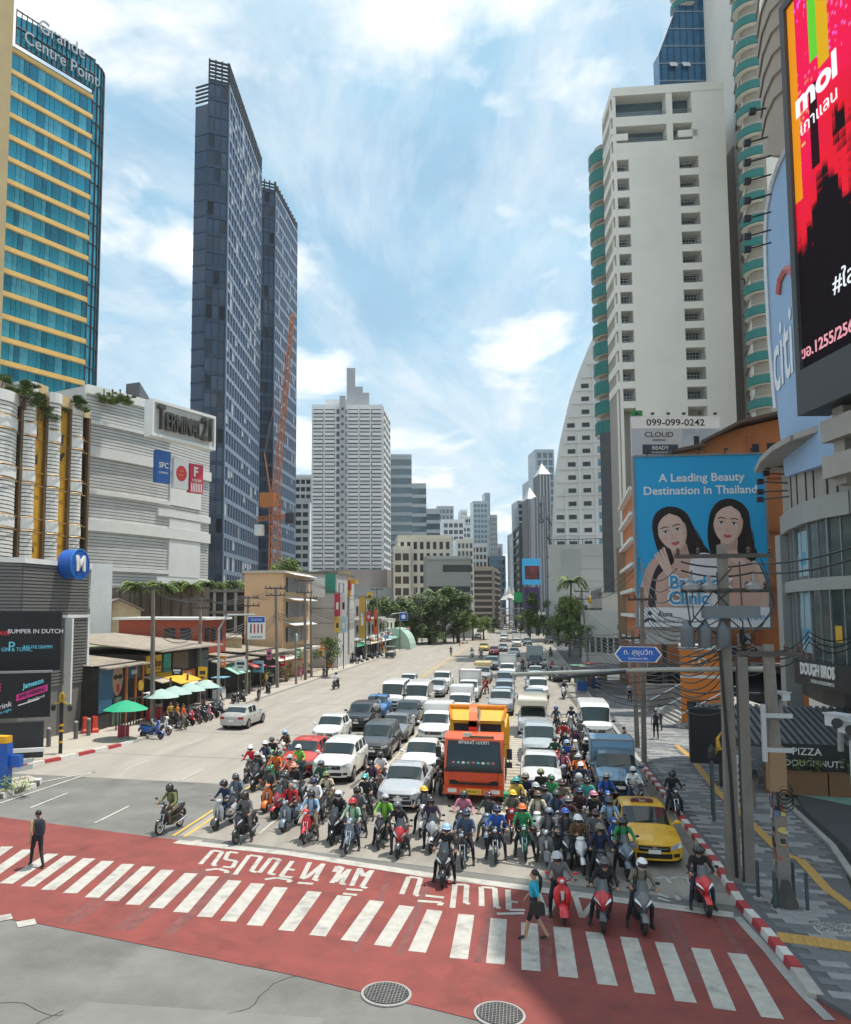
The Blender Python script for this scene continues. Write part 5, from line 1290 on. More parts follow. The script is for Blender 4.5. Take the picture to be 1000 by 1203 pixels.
FB_(t,'base_wall',DSTEEL,Fa,0,L_-.3,0.1,z0-.3,-1.0,-.5);FB_(t,'hand_rail',WHITE,Fa,-1,L_-.2,.55,.75,.1,.25)
# ------------------------------------------------------------ dark twin tower
NAVG=M('navy_glass',(.015,.04,.085),.08,.25,.45,.08,spec=.9);NAVP=M('navy_panel',(.035,.06,.10),.45,.3,.2,.1);PALEF=M('pale_mullion',(.25,.31,.40),.45,.4,.08)
def dark_tower(label,lpx,mpx,rpx,D,Dr,tpy,tpyr,notch):
 t=bldg('glass_tower',label,'skyscraper')
 pl,pm,pr=wd_(lpx,400,D*.99),wd_(mpx,400,D),wd_(rpx,400,Dr)
 zt=wd_(mpx,tpy,D).z
 F1=Face(xy(pl),xy(pm));F2=Face(xy(pm),xy(pr))
 bk=-F1.n*F2.L
 core(t,[xy(pl),xy(pm),xy(pr),xy(pl+F2.u*F2.L)],0,zt,NAVG,'glazing')
 nf=int((zt-12)/4.3);fh=(zt-12)/nf
 zs=[12+fh*k for k in range(nf+1)]
 bands(t,F1,zs,1.0,-.05,.18,NAVP,'spandrel');bands(t,F2,zs,1.1,-.05,.22,PALEF,'spandrel')  # right face trim coloured paler than the left to paint in its sunlit side
 nc=15;piers(t,F2,lin(.2,F2.L-.2,nc),.34,8,zt,-.05,.3,PALEF,'mullion')
 piers(t,F1,lin(.2,F1.L-.2,4),.2,8,zt,-.05,.24,NAVP,'mullion')
 bl=M('blind',(.42,.44,.45),.8,0,.1)
 dx=(F2.L-.4)/(nc-1)
 for k in range(70):
  i=random.randrange(nc-1);z=RC(zs[:-1]);FB_(t,'blind',bl,F2,.4+dx*i,.4+dx*(i+1)-.35,z+1.1+(fh-1.1)*RC((.3,.5,0)),z+fh,0,.06)
 for k in range(60):
  i=random.randrange(3);z=RC(zs[:-1]);w=(F1.L-.4)/3;FB_(t,'dark_pane',M('pane_%d' % (k % 3),((.03,.05,.07),(.05,.08,.11),(.018,.025,.035))[k % 3],.12,.1,.1),F1,.35+w*i,.35+w*(i+1)-.3,z+1.0,z+fh,0,.05)
 for j in range(6 if notch else 3):
  z=zt+.8+j*1.0
  m=MB()
  for F in (F1,F2): m.fbox(F,0,F.L,z,z+.35,-.25,.25)
  m.build('crown_rail',DSTEEL,t)
 for F,n in ((F1,4),(F2,11)):
  for u in lin(.2,F.L-.2,n): FB_(t,'crown_post',DSTEEL,F,u-.18,u+.18,zt,zt+(6.5 if notch else 4),-.2,.2)
 return t,F1,F2,zt
tt,F1,F2,zt_=dark_tower('taller dark navy glass tower with open steel crown',240,265,305,190,232,103,160,True)
# slimmer shaft stepping out on its left
pl,pm=wd_(225,400,191),wd_(241,400,189.5);z2=wd_(232,123,190).z;Fx=Face(xy(pl),xy(pm))
core(tt,[xy(pl),xy(pm),xy(pm+F2.u*20),xy(pl+F2.u*20)],0,z2,NAVG,'glazing');bands(tt,Fx,[12+4.3*k for k in range(int((z2-12)/4.3))],.5,-.05,.12,NAVP,'spandrel')
for j in range(5): m=MB();m.fbox(Fx,0,Fx.L,z2+.8+j*1.05,z2+1.15+j*1.05,-.2,.2);m.build('crown_rail',DSTEEL,tt)
dark_tower('shorter dark navy glass tower standing behind the taller one',302,322,348,236,262,228,270,False)
m=MB()
# tower crane
t=bldg('tower_crane','orange lattice tower crane leaning its jib past the dark towers','crane')
CRO=M('crane_orange_paint',(.46,.16,.045),.6,.1,.12,1)
def lattice(p0,p1,w0,w1,n,r,name):
 p0=V(p0);p1=V(p1);d=(p1-p0).normalized();sx=d.cross(V((0,1,.1))).normalized();sy=d.cross(sx);b=MB()
 def cor(q,k): w=(w0+(w1-w0)*q)/2;return p0.lerp(p1,q)+sx*w*(1,1,-1,-1)[k]+sy*w*(1,-1,-1,1)[k]
 for k in range(4): b.tube(cor(0,k),cor(1,k),r,None,4)
 for i in range(n):
  for k in range(4):
   b.tube(cor(i/n,k),cor((i+1)/n,(k+1) % 4),r*.6,None,4);b.tube(cor(i/n,k),cor(i/n,(k+1) % 4),r*.6,None,4)
 b.build(name,CRO,t)
Dc=170;base=wd_(322,715,Dc);zmast=wd_(321,580,Dc).z
bx,by=base.x,base.y
lattice((bx,by,0),(bx,by,zmast),1.9,1.9,14,.13,'mast')
jt=wd_(344,368,Dc+6);lattice((bx,by,zmast-1),jt,1.4,.6,30,.09,'jib')
m=MB();m.box((bx-1.2,by-1.0,zmast-1.5),(3.2,2.2,3.0));m.build('machine_deck',CRO,t);m=MB();m.box((bx+3.6,by,zmast-5.5),(1.9,1.7,2.3));m.build('counterweight',DSTEEL,t);m=MB();m.box((bx-3.3,by-.6,zmast-8),(1.7,1.6,2.3));m.build('operator_cab',WHITE,t)
m=MB();m.tube((bx-1,by,zmast),(bx-2.5,by,zmast+9),.2,.12,6);m.tube((bx-2.5,by,zmast+9),jt,.05,None,4);m.build('stay',CRO,t)
lattice((bx+2.5,by,zmast-5),(bx-4.2,by,zmast-5.5),.8,.8,6,.09,'deck_frame')
# ============================================================ the middle distance and the far skyline
def slabtower(label,cols,D,pyt,mat_wall,mat_gl,fh=3.4,nc=8,bandh=1.2,pier=.5,side=None,Dside=None,name='apartment_tower',base=0.0,deep=None,proud=.5,pw=None,roof=0.0):
 """front face between two photo columns at depth D, optional right/left return face"""
 t=bldg(name,label,'tower');a,b=wd_(cols[0],600,D),wd_(cols[1],600,D);zt=wd_((cols[0]+cols[1])/2,pyt,D).z;F=Face(xy(a),xy(b))
 Fs2=[]
 if side is not None:
  c=wd_(side,600,Dside or D+18);Fs2=[Face(xy(b),xy(c))] if side > cols[1] else [Face(xy(c),xy(a))]
 dp=deep or 16;bk=-F.n*dp
 poly=[xy(a),xy(b)]
 if side is None: poly += [xy(b+bk),xy(a+bk)]
 elif side > cols[1]: poly += [xy(c),xy(c-(b-a))]
 else: poly=[xy(c),xy(a),xy(b),xy(b+(c-a))]
 core(t,poly,0,zt,mat_gl,'glazing')
 nf=max(2,int((zt-base)/fh));zs=[zt-fh*k-bandh for k in range(nf)]
 for F_,n in [(F,nc)]+[(f,max(2,int(nc*.6))) for f in Fs2]:
  bands(t,F_,zs,bandh,-.05,proud,mat_wall,'floor_band')
  if n > 1: piers(t,F_,lin(pier/2,F_.L-pier/2,n),pier,base,zt,-.05,proud+.06,pw or mat_wall,'pier')
 m=MB();m.prism([(p[0],p[1]) for p in poly],zt,zt+.9+roof);m.build('parapet',mat_wall,t)
 return t,F,zt,poly
WH2=M('tower_white',(.70,.71,.71),.75,0,.08,.12,dirt=.12);BAL=M('balcony_white',(.74,.74,.73),.7,0,.06,.2);GRY=M('tower_grey',(.40,.42,.43),.7,0,.1,.15,dirt=.15)
FARG=glassy('far_glass',(.05,.07,.085),.12);TEALG=glassy('teal_grey_glass',(.10,.16,.19),.12);TANW=M('tan_render',(.46,.38,.29),.8,0,.1,.2,dirt=.15);MAUVE=M('mauve_render',(.43,.37,.34),.8,0,.08,.15)
# white residential tower with rows of balconies
t,F,zt,poly=slabtower('white residential tower with long rows of balconies in the middle distance',(366,450),300,478,WH2,FARG,2.95,7,.95,.55,458,322,proud=.35)
n=int(zt/2.95);bw=F.L/6
for k in range(n-1):
 for j in range(6):
  if 3 <= j <= 3 and False: continue
  pass
bm=MB().fbox(F,.35,bw-.35,0,1.0,.36,1.15)
offs=[vec(F,bw*j,zt-2.95*(k+1)+.35) for k in range(24) for j in range(6) if j != 2]
rep(t,bm,'balcony',BAL,offs)
FB_(t,'stair_shaft',GRY,F,bw*2.35,bw*2.85,0,zt+4,.4,1.6)
sw=MB().fbox(F,bw*2.5,bw*2.7,0,1.1,1.6,1.64);rep(t,sw,'window',WINDK,[V((0,0,zt-2.95*k-1.8)) for k in range(24)])
for u,w,h,z in ((F.L*.55,3.4,16,0),(F.L*.63,5.0,8.5,0),(F.L*.40,12,3.5,0),(F.L*.74,4,6,0)):
 FB_(t,'roof_block',GRY if h > 5 else WH2,F,u-w/2,u+w/2,zt+.9,zt+.9+h,-9,-4-w*.1)
# mauve curved podium before it
t=bldg('curved_podium','plain mauve curved wall of a podium below the white tower');P_=[xy(wd_(px,690,D)) for px,D in ((374,262),(400,255),(430,254),(455,258),(468,264))];zz=wd_(430,669,255).z
core(t,P_+[(P_[-1][0],P_[-1][1]+20),(P_[0][0],P_[0][1]+20)],0,zz,MAUVE)
t=bldg('podium_annex','grey lower annex wall stepping down to the street trees');P_=[xy(wd_(px,690,D)) for px,D in ((400,240),(489,240))];zz=wd_(440,690,240).z
core(t,P_+[(P_[1][0],P_[1][1]+14),(P_[0][0],P_[0][1]+14)],0,zz,GRY);
# stepped glass office
for i,(x0,x1,py) in enumerate(((458,484,536),(484,501,570),(501,517,600))):
 slabtower(('tallest','middle','lowest')[i]+' step of the teal striped office block beside the white tower',(x0,x1),345,py,M('office_silver',(.42,.46,.48),.5,.2,.08,.2),TEALG,4.2,0,1.5,.4,name='office_block',proud=.2)
# behind on the left of it
slabtower('narrow white block between the dark tower and the white residential tower',(346,366),330,560,WH2,FARG,3.2,4,1.3,.5,name='apartment_block')
slabtower('lower grey white block with balconies beside the crane',(346,364),300,588,GRY,FARG,3.2,3,1.4,.6,name='apartment_block')
t,F,zt,_=slabtower('grey tower with a white fin rising behind the mall planting',(152,176),330,452,GRY,FARG,3.6,5,1.0,.8,160,350,name='office_tower') if False else (None,)*4
t=bldg('office_tower','small dark grey tower with white flank behind the mall roof');a,b,c=wd_(147,500,240),wd_(163,500,238),wd_(178,500,262);Fq,Fw=Face(xy(a),xy(b)),Face(xy(b),xy(c));zq=wd_(150,450,239).z
core(t,[xy(a),xy(b),xy(c),xy(c-(b-a))],0,zq,M('slate_cladding',(.10,.11,.12),.6,.1));FB_(t,'white_fin',WHITE,Fw,0,Fw.L*.55,0,zq-7,-.1,.4);panes(t,Fq,[Fq.L*.3,Fq.L*.7],[zq-4*k for k in range(2,7)],1.0,2.2,.1,WINDK)
FB_(t,'white_fin',WHITE,Fq,-4,0,0,zq-4,-6,-2)
# cream office with recessed windows
slabtower('cream six storey office with square windows above the street trees',(467,531),240,632,CREAM,WINDK,3.5,9,1.2,.9,name='office_building',proud=.3)
slabtower('cream rounded end bay of the cream office',(462,482),236,645,CREAM,M('brown_glass',(.09,.065,.04),.15,0,.2),3.5,3,1.3,.5,name='office_bay',proud=.3)
t=bldg('grey_annex','plain grey block with one band of dark windows over the trees');a,b=wd_(502,700,215),wd_(554,700,215);F=Face(xy(a),xy(b));zt=wd_(525,653,215).z
core(t,[xy(a),xy(b),xy(b-F.n*12),xy(a-F.n*12)],0,zt,M('annex_grey',(.36,.37,.36),.8,0,.1,.2));panes(t,F,lin(F.L*.42,F.L*.95,6),[zt-4.4],1.5,1.9,.12,WINDK);FB_(t,'cornice',GRY,F,0,F.L,zt-1.0,zt-.2,-.1,.4);panes(t,F,lin(F.L*.1,F.L*.9,8),[zt-10,zt-14],1.6,1.6,.1,WINDK)
# brown banded block at the road's far left
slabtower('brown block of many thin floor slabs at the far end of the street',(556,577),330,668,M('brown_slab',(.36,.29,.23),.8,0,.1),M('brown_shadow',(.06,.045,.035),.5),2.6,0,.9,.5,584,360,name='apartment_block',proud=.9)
far=[((514,533),520,596,'pale steel tower with open frame top'),((520,545),470,612,'white stepped tower behind the cream office'),((533,553),560,618,'white block among the far towers'),((546,562),640,608,'cream tower among the far towers'),((556,573),600,590,'blue grey tower with a flat top at the far end'),((570,576),700,580,'thin spire tower at the far end'),((575,584),620,606,'slim blue glass tower at the far end'),((574,593),430,655,'blue glass office closing the view'),((575,588),700,645,'dark slate tower over the blue office'),((553,572),430,640,'terraced white flats before the far towers'),((536,556),400,635,'cream white flats among the far towers')]
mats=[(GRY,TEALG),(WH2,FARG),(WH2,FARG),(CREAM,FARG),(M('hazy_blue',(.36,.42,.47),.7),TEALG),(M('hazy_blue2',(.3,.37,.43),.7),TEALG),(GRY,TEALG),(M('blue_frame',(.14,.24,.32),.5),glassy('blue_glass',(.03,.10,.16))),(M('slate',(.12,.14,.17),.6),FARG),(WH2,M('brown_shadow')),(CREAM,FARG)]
far += [((498,512),560,612,'pale tower peeping over the cream office'),((541,549),700,600,'slender white tower among the far towers'),((549,557),760,614,'thin grey tower among the far towers'),((563,571),820,603,'distant blue tower left of the spire'),((584,590),760,640,'small distant block near the road end'),((601,609),520,628,'distant grey tower right of the road end'),((613,622),560,602,'distant white tower behind the green block'),((600,606),700,650,'small far block by the tent roofs'),((527,536),480,625,'white balconied flats before the steel tower')]
mats += [(WH2,FARG),(WH2,TEALG),(GRY,FARG),(M('hazy_blue'),TEALG),(GRY,TEALG),(GRY,FARG),(WH2,FARG),(WH2,TEALG),(WH2,FARG)]
for (c,D,py,lab),(mw,mg) in zip(far,mats): slabtower(lab,c,D,py,mw,mg,4.0,5,1.5,.7,name='far_tower',proud=.35)
# right of the street, far
t,F,zt,_=slabtower('dark green block with white balcony grid right of the far street',(611,630),330,700-82,M('dark_green_slab',(.05,.075,.075),.6),FARG,3.6,3,.8,.5,604,352,name='apartment_tower',proud=.6)
t2,F,zt,_=slabtower('white gridded flats beside the dark green block',(622,638),322,617,WH2,WINDK,3.6,4,1.3,.8,name='apartment_tower',proud=.4)
slabtower('grey tower with stacked balconies behind the striped towers',(608,620),420,590,GRY,FARG,3.4,3,1.2,.6,name='apartment_tower',proud=.8)
slabtower('grey balcony tower rising behind the pointed roofs',(622,634),400,566,GRY,FARG,3.4,3,1.2,.6,name='apartment_tower',proud=.8)
slabtower('tall blue grey tower at the shoulder of the sail building',(630,652),380,530,M('hazy_blue'),TEALG,3.6,4,1.0,.8,name='apartment_tower',proud=.6)
# striped grey tower with pointed caps and PICO letters
t=bldg('pico_tower','grey shaft tower with white pointed caps and PICO letters');zt=0
PALG=M('pale_shaft',(.40,.43,.46),.55,.15,.08,.1);DSH=M('dark_shaft',(.16,.17,.18),.6,.1)
for x0,x1,D,py,mt,cap_ in ((620,632,262,586,DSH,1),(628,641,255,584,PALG,0),(634,648,268,557,DSH,1)):
 a,b=wd_(x0,600,D),wd_(x1,600,D);F=Face(xy(a),xy(b));z=wd_(x0,py,D).z
 core(t,[xy(a),xy(b),xy(b-F.n*9),xy(a-F.n*9)],0,z,mt,'shaft')
 for u in lin(.4,F.L-.4,4): FB_(t,'fin',PALG if mt is DSH else DSH,F,u-.2,u+.2,0,z,-.05,.25)
 if cap_:
  m=MB();c_=F.at(F.L/2,0,-4.5);m.loft([[F.at(u,z+.0,d) for u,d in ((0,0),(F.L,0),(F.L,-9),(0,-9))],[c_+V((0,0,z+4.6))+V((dx,0,0)) for dx in (-.02,.02,.02,-.02)]]);m.build('pointed_cap',WHITE,t)
a,b=wd_(641,600,256),wd_(650,600,262);F=Face(xy(a),xy(b));z=wd_(645,590,256).z
m=MB();k=0
while k*3.2 < z-20:
 m.tube(F.at(0 if k % 2 else F.L,16+k*3.2,0),F.at(F.L if k % 2 else 0,16+(k+1)*3.2,0),.25,None,4);k += 1
m.tube(F.at(0,0,0),F.at(0,z,0),.3,None,4);m.tube(F.at(F.L,0,0),F.at(F.L,z,0),.3,None,4);m.build('lattice_face',DSTEEL,t)
a,b=wd_(629,600,254.5),wd_(640,600,254.5);F=Face(xy(a),xy(b));z=wd_(634,590,254.5).z
for i,ch in enumerate('PICO'): text(ch,2.0,BLACK,t,F.at(F.L*.62,z-1.0-1.75*i,.05),F.u,(0,0,1),.1,'letter')
# sail-shaped white tower
t=bldg('sail_tower','white sail-shaped tower with punched windows and a curved flank','tower');D=200;xr=722
curve=[(651,650),(652,590),(655,545),(661,505),(669,470),(679,440),(692,408),(697,398)]
a=wd_(651,650,D);b=wd_(xr,650,D*.985);F=Face(xy(a),xy(b));bk=-F.n*15
def uz(px,py): q=wd_(px,py,D);return (V((q.x,q.y,0))-F.p).dot(F.u),q.z
cv=[uz(*c) for c in curve];zt=uz(xr,372)[1]
m=MB();out=[F.at(u,z,0) for u,z in [(cv[0][0],0)]+cv+[(F.L,zt),(F.L,0)]];m.plate(out,-F.n,15);m.build('wall',M('sail_white',(.70,.70,.67),.75,0,.07,.15,dirt=.12),t)
zt_arr=lambda z: next((cv[i][0]+(cv[i+1][0]-cv[i][0])*(z-cv[i][1])/(cv[i+1][1]-cv[i][1]) for i in range(len(cv)-1) if cv[i][1] <= z <= cv[i+1][1]),F.L if z > cv[-1][1] else cv[0][0])
wm=MB().fbox(F,-.95,.95,0,1.15,-.02,.06);wn=MB().fbox(F,-1.35,1.35,0,1.7,.0,.08);offs=[];offb=[]
z=24.0;u_l=[F.L*q for q in (.12,.33,.58)]
while z < zt-6:
 um=zt_arr(z+2)
 for u in u_l:
  if u-1.3 > um: offs.append(vec(F,u,z))
 if F.L*.86-2 > um: offb.append(vec(F,F.L*.86,z))
 sl_=MB();sl_.fbox(F,max(um+.1,0),F.L,z-.75,z-.45,-.02,.45);sl_.build('floor_ledge',WH2,t)
 z += 3.4
rep(t,wm,'window',M('sail_window',(.09,.10,.105),.15,.2,.3,1),offs);rep(t,wn,'bay_window',glassy('sky_glass',(.18,.36,.48),.12),offb)
for u in (F.L*.23,F.L*.46,F.L*.73): FB_(t,'pier',WH2,F,u-.35,u+.35,15,min(zt,24+60*(u/F.L)*1.05),-.02,.3)
panes(t,F,lin(F.L*.1,F.L*.9,6),[15.5,19.5],2.2,3.0,.1,WINDK,'tall_window')
# its grey podium
t=bldg('sail_podium','pale grey podium of the sail-shaped tower with a railed terrace');a,b=wd_(645,680,190),wd_(722,680,186);F=Face(xy(a),xy(b));z=wd_(680,640,190).z
core(t,[xy(a),xy(b),xy(b-F.n*14),xy(a-F.n*14)],0,z,M('podium_grey',(.48,.49,.48),.75,0,.08,.2));z2=z+2.4
for u in lin(.3,F.L-.3,16): FB_(t,'rail_post',DSTEEL,F,u-.06,u+.06,z,z+1.3,-.9,-.78)
FB_(t,'terrace_rail',DSTEEL,F,0,F.L,z+1.2,z+1.35,-.9,-.75)
for zz in (z-3,z-6,z-9): FB_(t,'panel_joint',GRY,F,F.L*.15,F.L,zz,zz+.12,0,.08)
FB_(t,'grille_panel',GRY,F,F.L*.2,F.L*.5,z-8,z-1.2,0,.1)
# low roofs on the right before the podium
t=bldg('low_shop','low dark canopied shop below the sail tower podium');a,b=wd_(684,700,150),wd_(730,700,148);F=Face(xy(a),xy(b));core(t,[xy(a),xy(b),xy(b-F.n*8),xy(a-F.n*8)],0,wd_(700,717,150).z,WINDK);m=MB();z=wd_(700,711,150).z;m.fbox(F,-.5,F.L+.5,z-.9,z,-8,1.2);m.build('flat_canopy',M('dark_brown_canopy',(.07,.055,.045),.6),t)
m=MB();c_=F.at(F.L*.3,z+1.0,-2);m.sphere(c_,1.1,(1.1,1,.8),14,8);o=m.build('yellow_dome',M('dome_yellow',(.75,.45,.03),.5),None,True);tag(o,'yellow rounded dome on the dark canopied shop roof','dome')
t=bldg('white_low_building','low white wall building with slit windows on the right of the far road');a,b=wd_(683,760,118),wd_(730,760,112);F=Face(xy(a),xy(b));z=wd_(700,717,118).z;core(t,[xy(a),xy(b),xy(b-F.n*8),xy(a-F.n*8)],0,z,M('grey_white_wall',(.55,.55,.52),.8,0,.1,.3,dirt=.2));panes(t,F,lin(F.L*.15,F.L*.9,6),[1.6],.7,2.2,.06,WINDK)
# blue screen, purple banner, footbridge and the bits at the far end of the street
def bboard(label,x0,x1,y0,y1,D,mat,depth=.5,name='billboard',cat='billboard',post=True):
 t=bldg(name,label,cat);a,b=wd_(x0,(y0+y1)/2,D),wd_(x1,(y0+y1)/2,D);F=Face(xy(a),xy(b));z1,z0=wd_(x0,y0,D).z,wd_(x0,y1,D).z
 FB_(t,'panel',mat,F,0,F.L,z0,z1,-depth,0)
 if post:
  for u in (F.L*.25,F.L*.75): m=MB();m.tube(F.at(u,0,-depth/2),F.at(u,z0,-depth/2),.18,None,6);m.build('post',DSTEEL,t)
 return t,F,z0,z1
t,F,z0,z1=bboard('blue lit screen with dark red picture far down the right side',614,635,656,687,235,M('screen_blue',(.03,.30,.55),.3,0,.05,emit=.3))
FB_(t,'picture',M('picture_red',(.16,.03,.03),.4,0,.9,.6),F,F.L*.12,F.L*.95,z0+(z1-z0)*.2,z0+(z1-z0)*.72,0,.05)
t,F,z0,z1=bboard('purple banner under the blue screen',616,634,690,716,236,M('banner_purple',(.09,.04,.16),.6,0,.3,.5),name='banner',cat='banner')
t,F,z0,z1=bboard('green sign near the white spire roofs',604,614,696,707,260,M('sign_green',(.02,.35,.10),.5,0,.2,.3),name='sign',cat='sign')
t,F,z0,z1=bboard('orange poster on white hoarding beyond the left trees',546,556,703,717,250,WHITE,name='hoarding',cat='sign');FB_(t,'poster',M('poster_orange',(.65,.28,.03),.5),F,F.L*.1,F.L*.7,z0+.3,z1-.3,0,.05)
t,F,z0,z1=bboard('pale pink roadside billboard with red flower print above the left trees',518,538,712,728,190,M('board_pink',(.62,.52,.60),.5,0,.06,.3))
for k in range(5):
 m=MB();a_=2*PI*k/5;m.plate([F.at(F.L*.62+.8*cos(a_)+.6*cos(q),(z0+z1)/2+.55*sin(a_)+.5*sin(q),.0) for q in [2*PI*j/9 for j in range(9)]],F.n,.03+.004*k);m.build('flower_print',M('print_rose',(.55,.05,.12),.5),t)
t=bldg('footbridge','grey covered footbridge spanning the far road','footbridge');D=300
a,b=wd_(588,720,D),wd_(648,720,D);F=Face(xy(a),xy(b));z=wd_(600,722,D).z
FB_(t,'deck',CONC,F,0,F.L,z-.8,z,-3,0)
for u in lin(.5,F.L-.5,14): FB_(t,'rail_post',GRY,F,u-.12,u+.12,z,z+2.2,-.2,0)
FB_(t,'roof',GRY,F,0,F.L,z+2.1,z+2.6,-3,.2);FB_(t,'rail',GRY,F,0,F.L,z+.9,z+1.1,-.15,.05)
for u in (1.0,F.L*.5,F.L-1): FB_(t,'pier',CONC,F,u-.5,u+.5,0,z-.8,-2,-1)
t,F,z0,z1=bboard('blank white board hung at the footbridge',630,641,719,729,230,WHITE,name='sign_board',cat='sign')
t=bldg('tent_roofs','cluster of white pointed tent roofs at the far end','tent')
for k,px in enumerate((594,598,603)):
 c_=wd_(px,700,280);zc=wd_(px,688+2*(k != 1),280).z;m=MB();m.loft([[V((c_.x+r*cos(q),c_.y+r*sin(q),z_)) for q in [2*PI*j/8 for j in range(8)]] for r,z_ in ((1.9,zc-4.5),(.8,zc-3),(.05,zc))]);m.build('tent_peak',WHITE,t);m=MB();m.tube((c_.x,c_.y,0),(c_.x,c_.y,zc-3),.15);m.build('tent_pole',STEEL,t)
# simple low street fronts filling in the far kerbs
random.seed(21)
cols_=[(.5,.46,.40),(.42,.40,.37),(.55,.52,.47),(.36,.33,.30),(.5,.38,.26),(.6,.58,.55)]
for side in (-1,1):
 y=165 if side < 0 else 125;k=0
 while y < 330:
  w=RU(9,16);h=RU(6,11);x0=-28.5 if side < 0 else 11.5
  t=bldg('shophouse',f"{('faded', 'pale', 'dusty', 'brown', 'peach', 'white')[k % 6]} shophouse number-less front on the far {'left' if side < 0 else 'right'} kerb {('first', 'second', 'third', 'fourth', 'fifth', 'sixth', 'seventh', 'eighth', 'ninth', 'tenth', 'eleventh', 'twelfth', 'thirteenth', 'fourteenth', 'fifteenth', 'sixteenth', 'seventeenth', 'eighteenth', 'nineteenth', 'twentieth')[k]} from the near end".replace('number-less ',''))
  core(t,[(x0,y),(x0,y+w-.1),(x0+side*9,y+w-.1),(x0+side*9,y)],0,h,M('front_%d' % (k % 6),cols_[k % 6],.8,0,.15,.4,dirt=.3))
  F=Face((x0,y+w-.1),(x0,y)) if side > 0 else Face((x0,y),(x0,y+w-.1))
  panes(t,F,lin(1.2,F.L-1.2,4),[3.6+3*j for j in range(int((h-4)/3)+1)],1.5,1.5,.06,WINDK)
  FB_(t,'awning',M('awn_%d' % (k % 4),((.5,.48,.44),(.1,.3,.25),(.45,.1,.06),(.5,.35,.1))[k % 4],.7),F,.2,F.L-.2,2.7,2.9,-.1,1.6)
  FB_(t,'shopfront',WINDK,F,.3,F.L-.3,.15,2.6,-.05,.05)
  y += w;k += 1
# ============================================================ right side
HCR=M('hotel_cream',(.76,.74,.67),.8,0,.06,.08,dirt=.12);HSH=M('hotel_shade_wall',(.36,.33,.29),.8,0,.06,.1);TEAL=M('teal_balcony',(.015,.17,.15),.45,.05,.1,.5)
t=bldg('cream_hotel','tall cream hotel tower with recessed balconies in two columns','hotel')
K=1.45;D=90*K;a,b=wd_(724,300,D),wd_(858,300,D*.985);F=Face(xy(a),xy(b));zt=wd_(724,104,D).z;c=wd_(713,300,D*1.06)
def HU(px,py): q=wd_(px,py,D*.992);return (V((q.x,q.y,0))-F.p).dot(F.u),q.z
Fc=Face(xy(c),xy(a))
# front built as wall strips round the openings so that balconies are real recesses
c1=(HU(728,250)[0],HU(742,250)[0]);c2=(HU(800,250)[0],HU(822,250)[0])
zr=[HU(730,y)[1] for y in (175,198,220,242.5,264.5,286.5,309.5,331.5,354.5,377,400,423,446,469)]
fh=(zr[0]-zr[-1])/13;z_low=zr[-1]-fh*4
W_=M('hotel_cream');dpt=1.7*K
FB_(t,'wall',HCR,F,c1[1],c2[0],0,zt-9*K,-dpt,0)
FB_(t,'wall',HCR,F,c2[1],F.L,0,zt-9*K,-dpt,0)
FB_(t,'wall',HCR,F,0,c1[0],0,zt-9*K,-dpt,0)
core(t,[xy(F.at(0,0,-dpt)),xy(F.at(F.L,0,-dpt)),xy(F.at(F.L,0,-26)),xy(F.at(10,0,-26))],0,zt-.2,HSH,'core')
BWALL=M('balcony_back',(.25,.23,.20),.7,0,.1,.5)
for ci,(u0,u1) in enumerate((c1,c2)):
 sp=MB().fbox(F,u0+.01,u1-.01,0,fh*.36,-dpt,0);rep(t,sp,'wall_panel',HCR,[V((0,0,z+fh*.62)) for z in zr]+[V((0,0,zr[-1]-fh*.38))])
 gl=MB().fbox(F,u0+.1,u1-.3,.1,fh*.58,-dpt+.02,-dpt+.08);rep(t,gl,'balcony_door',WINDK,[V((0,0,z)) for z in zr])
 for z in zr:
  r_=MB();zb=z+.0
  for zz in (1.25,.7,.15): r_.fbox(F,u0+.02,u1-.02,zb+zz,zb+zz+.06,-.18,-.1)
  for u in lin(u0+.1,u1-.1,7 if ci else 5): r_.fbox(F,u-.025,u+.025,zb,zb+1.25,-.16,-.12)
  r_.build('balcony_railing',STEEL,t)
# wide loggias under the parapet
zl=[HU(730,y)[1] for y in (124,146,158)]
u1a,u1b=HU(725,130)[0],HU(783,130)[0];u2a,u2b=HU(790,130)[0],HU(812,130)[0]
FB_(t,'parapet',HCR,F,0,F.L,HU(730,109)[1],zt,-dpt,.12)
for (z0,z1) in ((HU(730,144)[1],HU(730,128)[1]),(HU(730,157)[1]-2.2,HU(730,147)[1]-1.4)): pass
for z0,z1 in ((zt-9*K,zt-7*K),(zt-4.9*K,zt-3.7*K)):
 FB_(t,'wall_panel',HCR,F,0,F.L,z0,z1,-dpt,.02)
for z0,z1 in ((zt-7*K,zt-4.9*K),(zt-3.7*K,HU(730,109)[1])):
 for ua,ub_ in ((0,u1a),(u1b,u2a),(u2b,F.L)): FB_(t,'wall_panel',HCR,F,ua,ub_,z0,z1,-dpt,.0)
 for ua,ub_ in ((u1a,u1b),(u2a,u2b)):
  FB_(t,'loggia_window',TEALG,F,ua,ub_,z0,z1,-dpt+.02,-dpt+.08);m=MB()
  for zz in (.35,.75): m.fbox(F,ua,ub_,z0+zz,z0+zz+.06,-.2,-.1)
  m.build('loggia_rail',STEEL,t)
# left return with small ledges
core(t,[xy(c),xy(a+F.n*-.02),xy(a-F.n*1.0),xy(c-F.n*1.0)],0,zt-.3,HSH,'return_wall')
lb=MB().fbox(Fc,0,Fc.L-.02,0,fh*.4,-.2,.25);rep(t,lb,'return_ledge',HCR,[V((0,0,z+fh*.6)) for z in zr]+[V((0,0,zt-2-fh*k)) for k in range(3)])
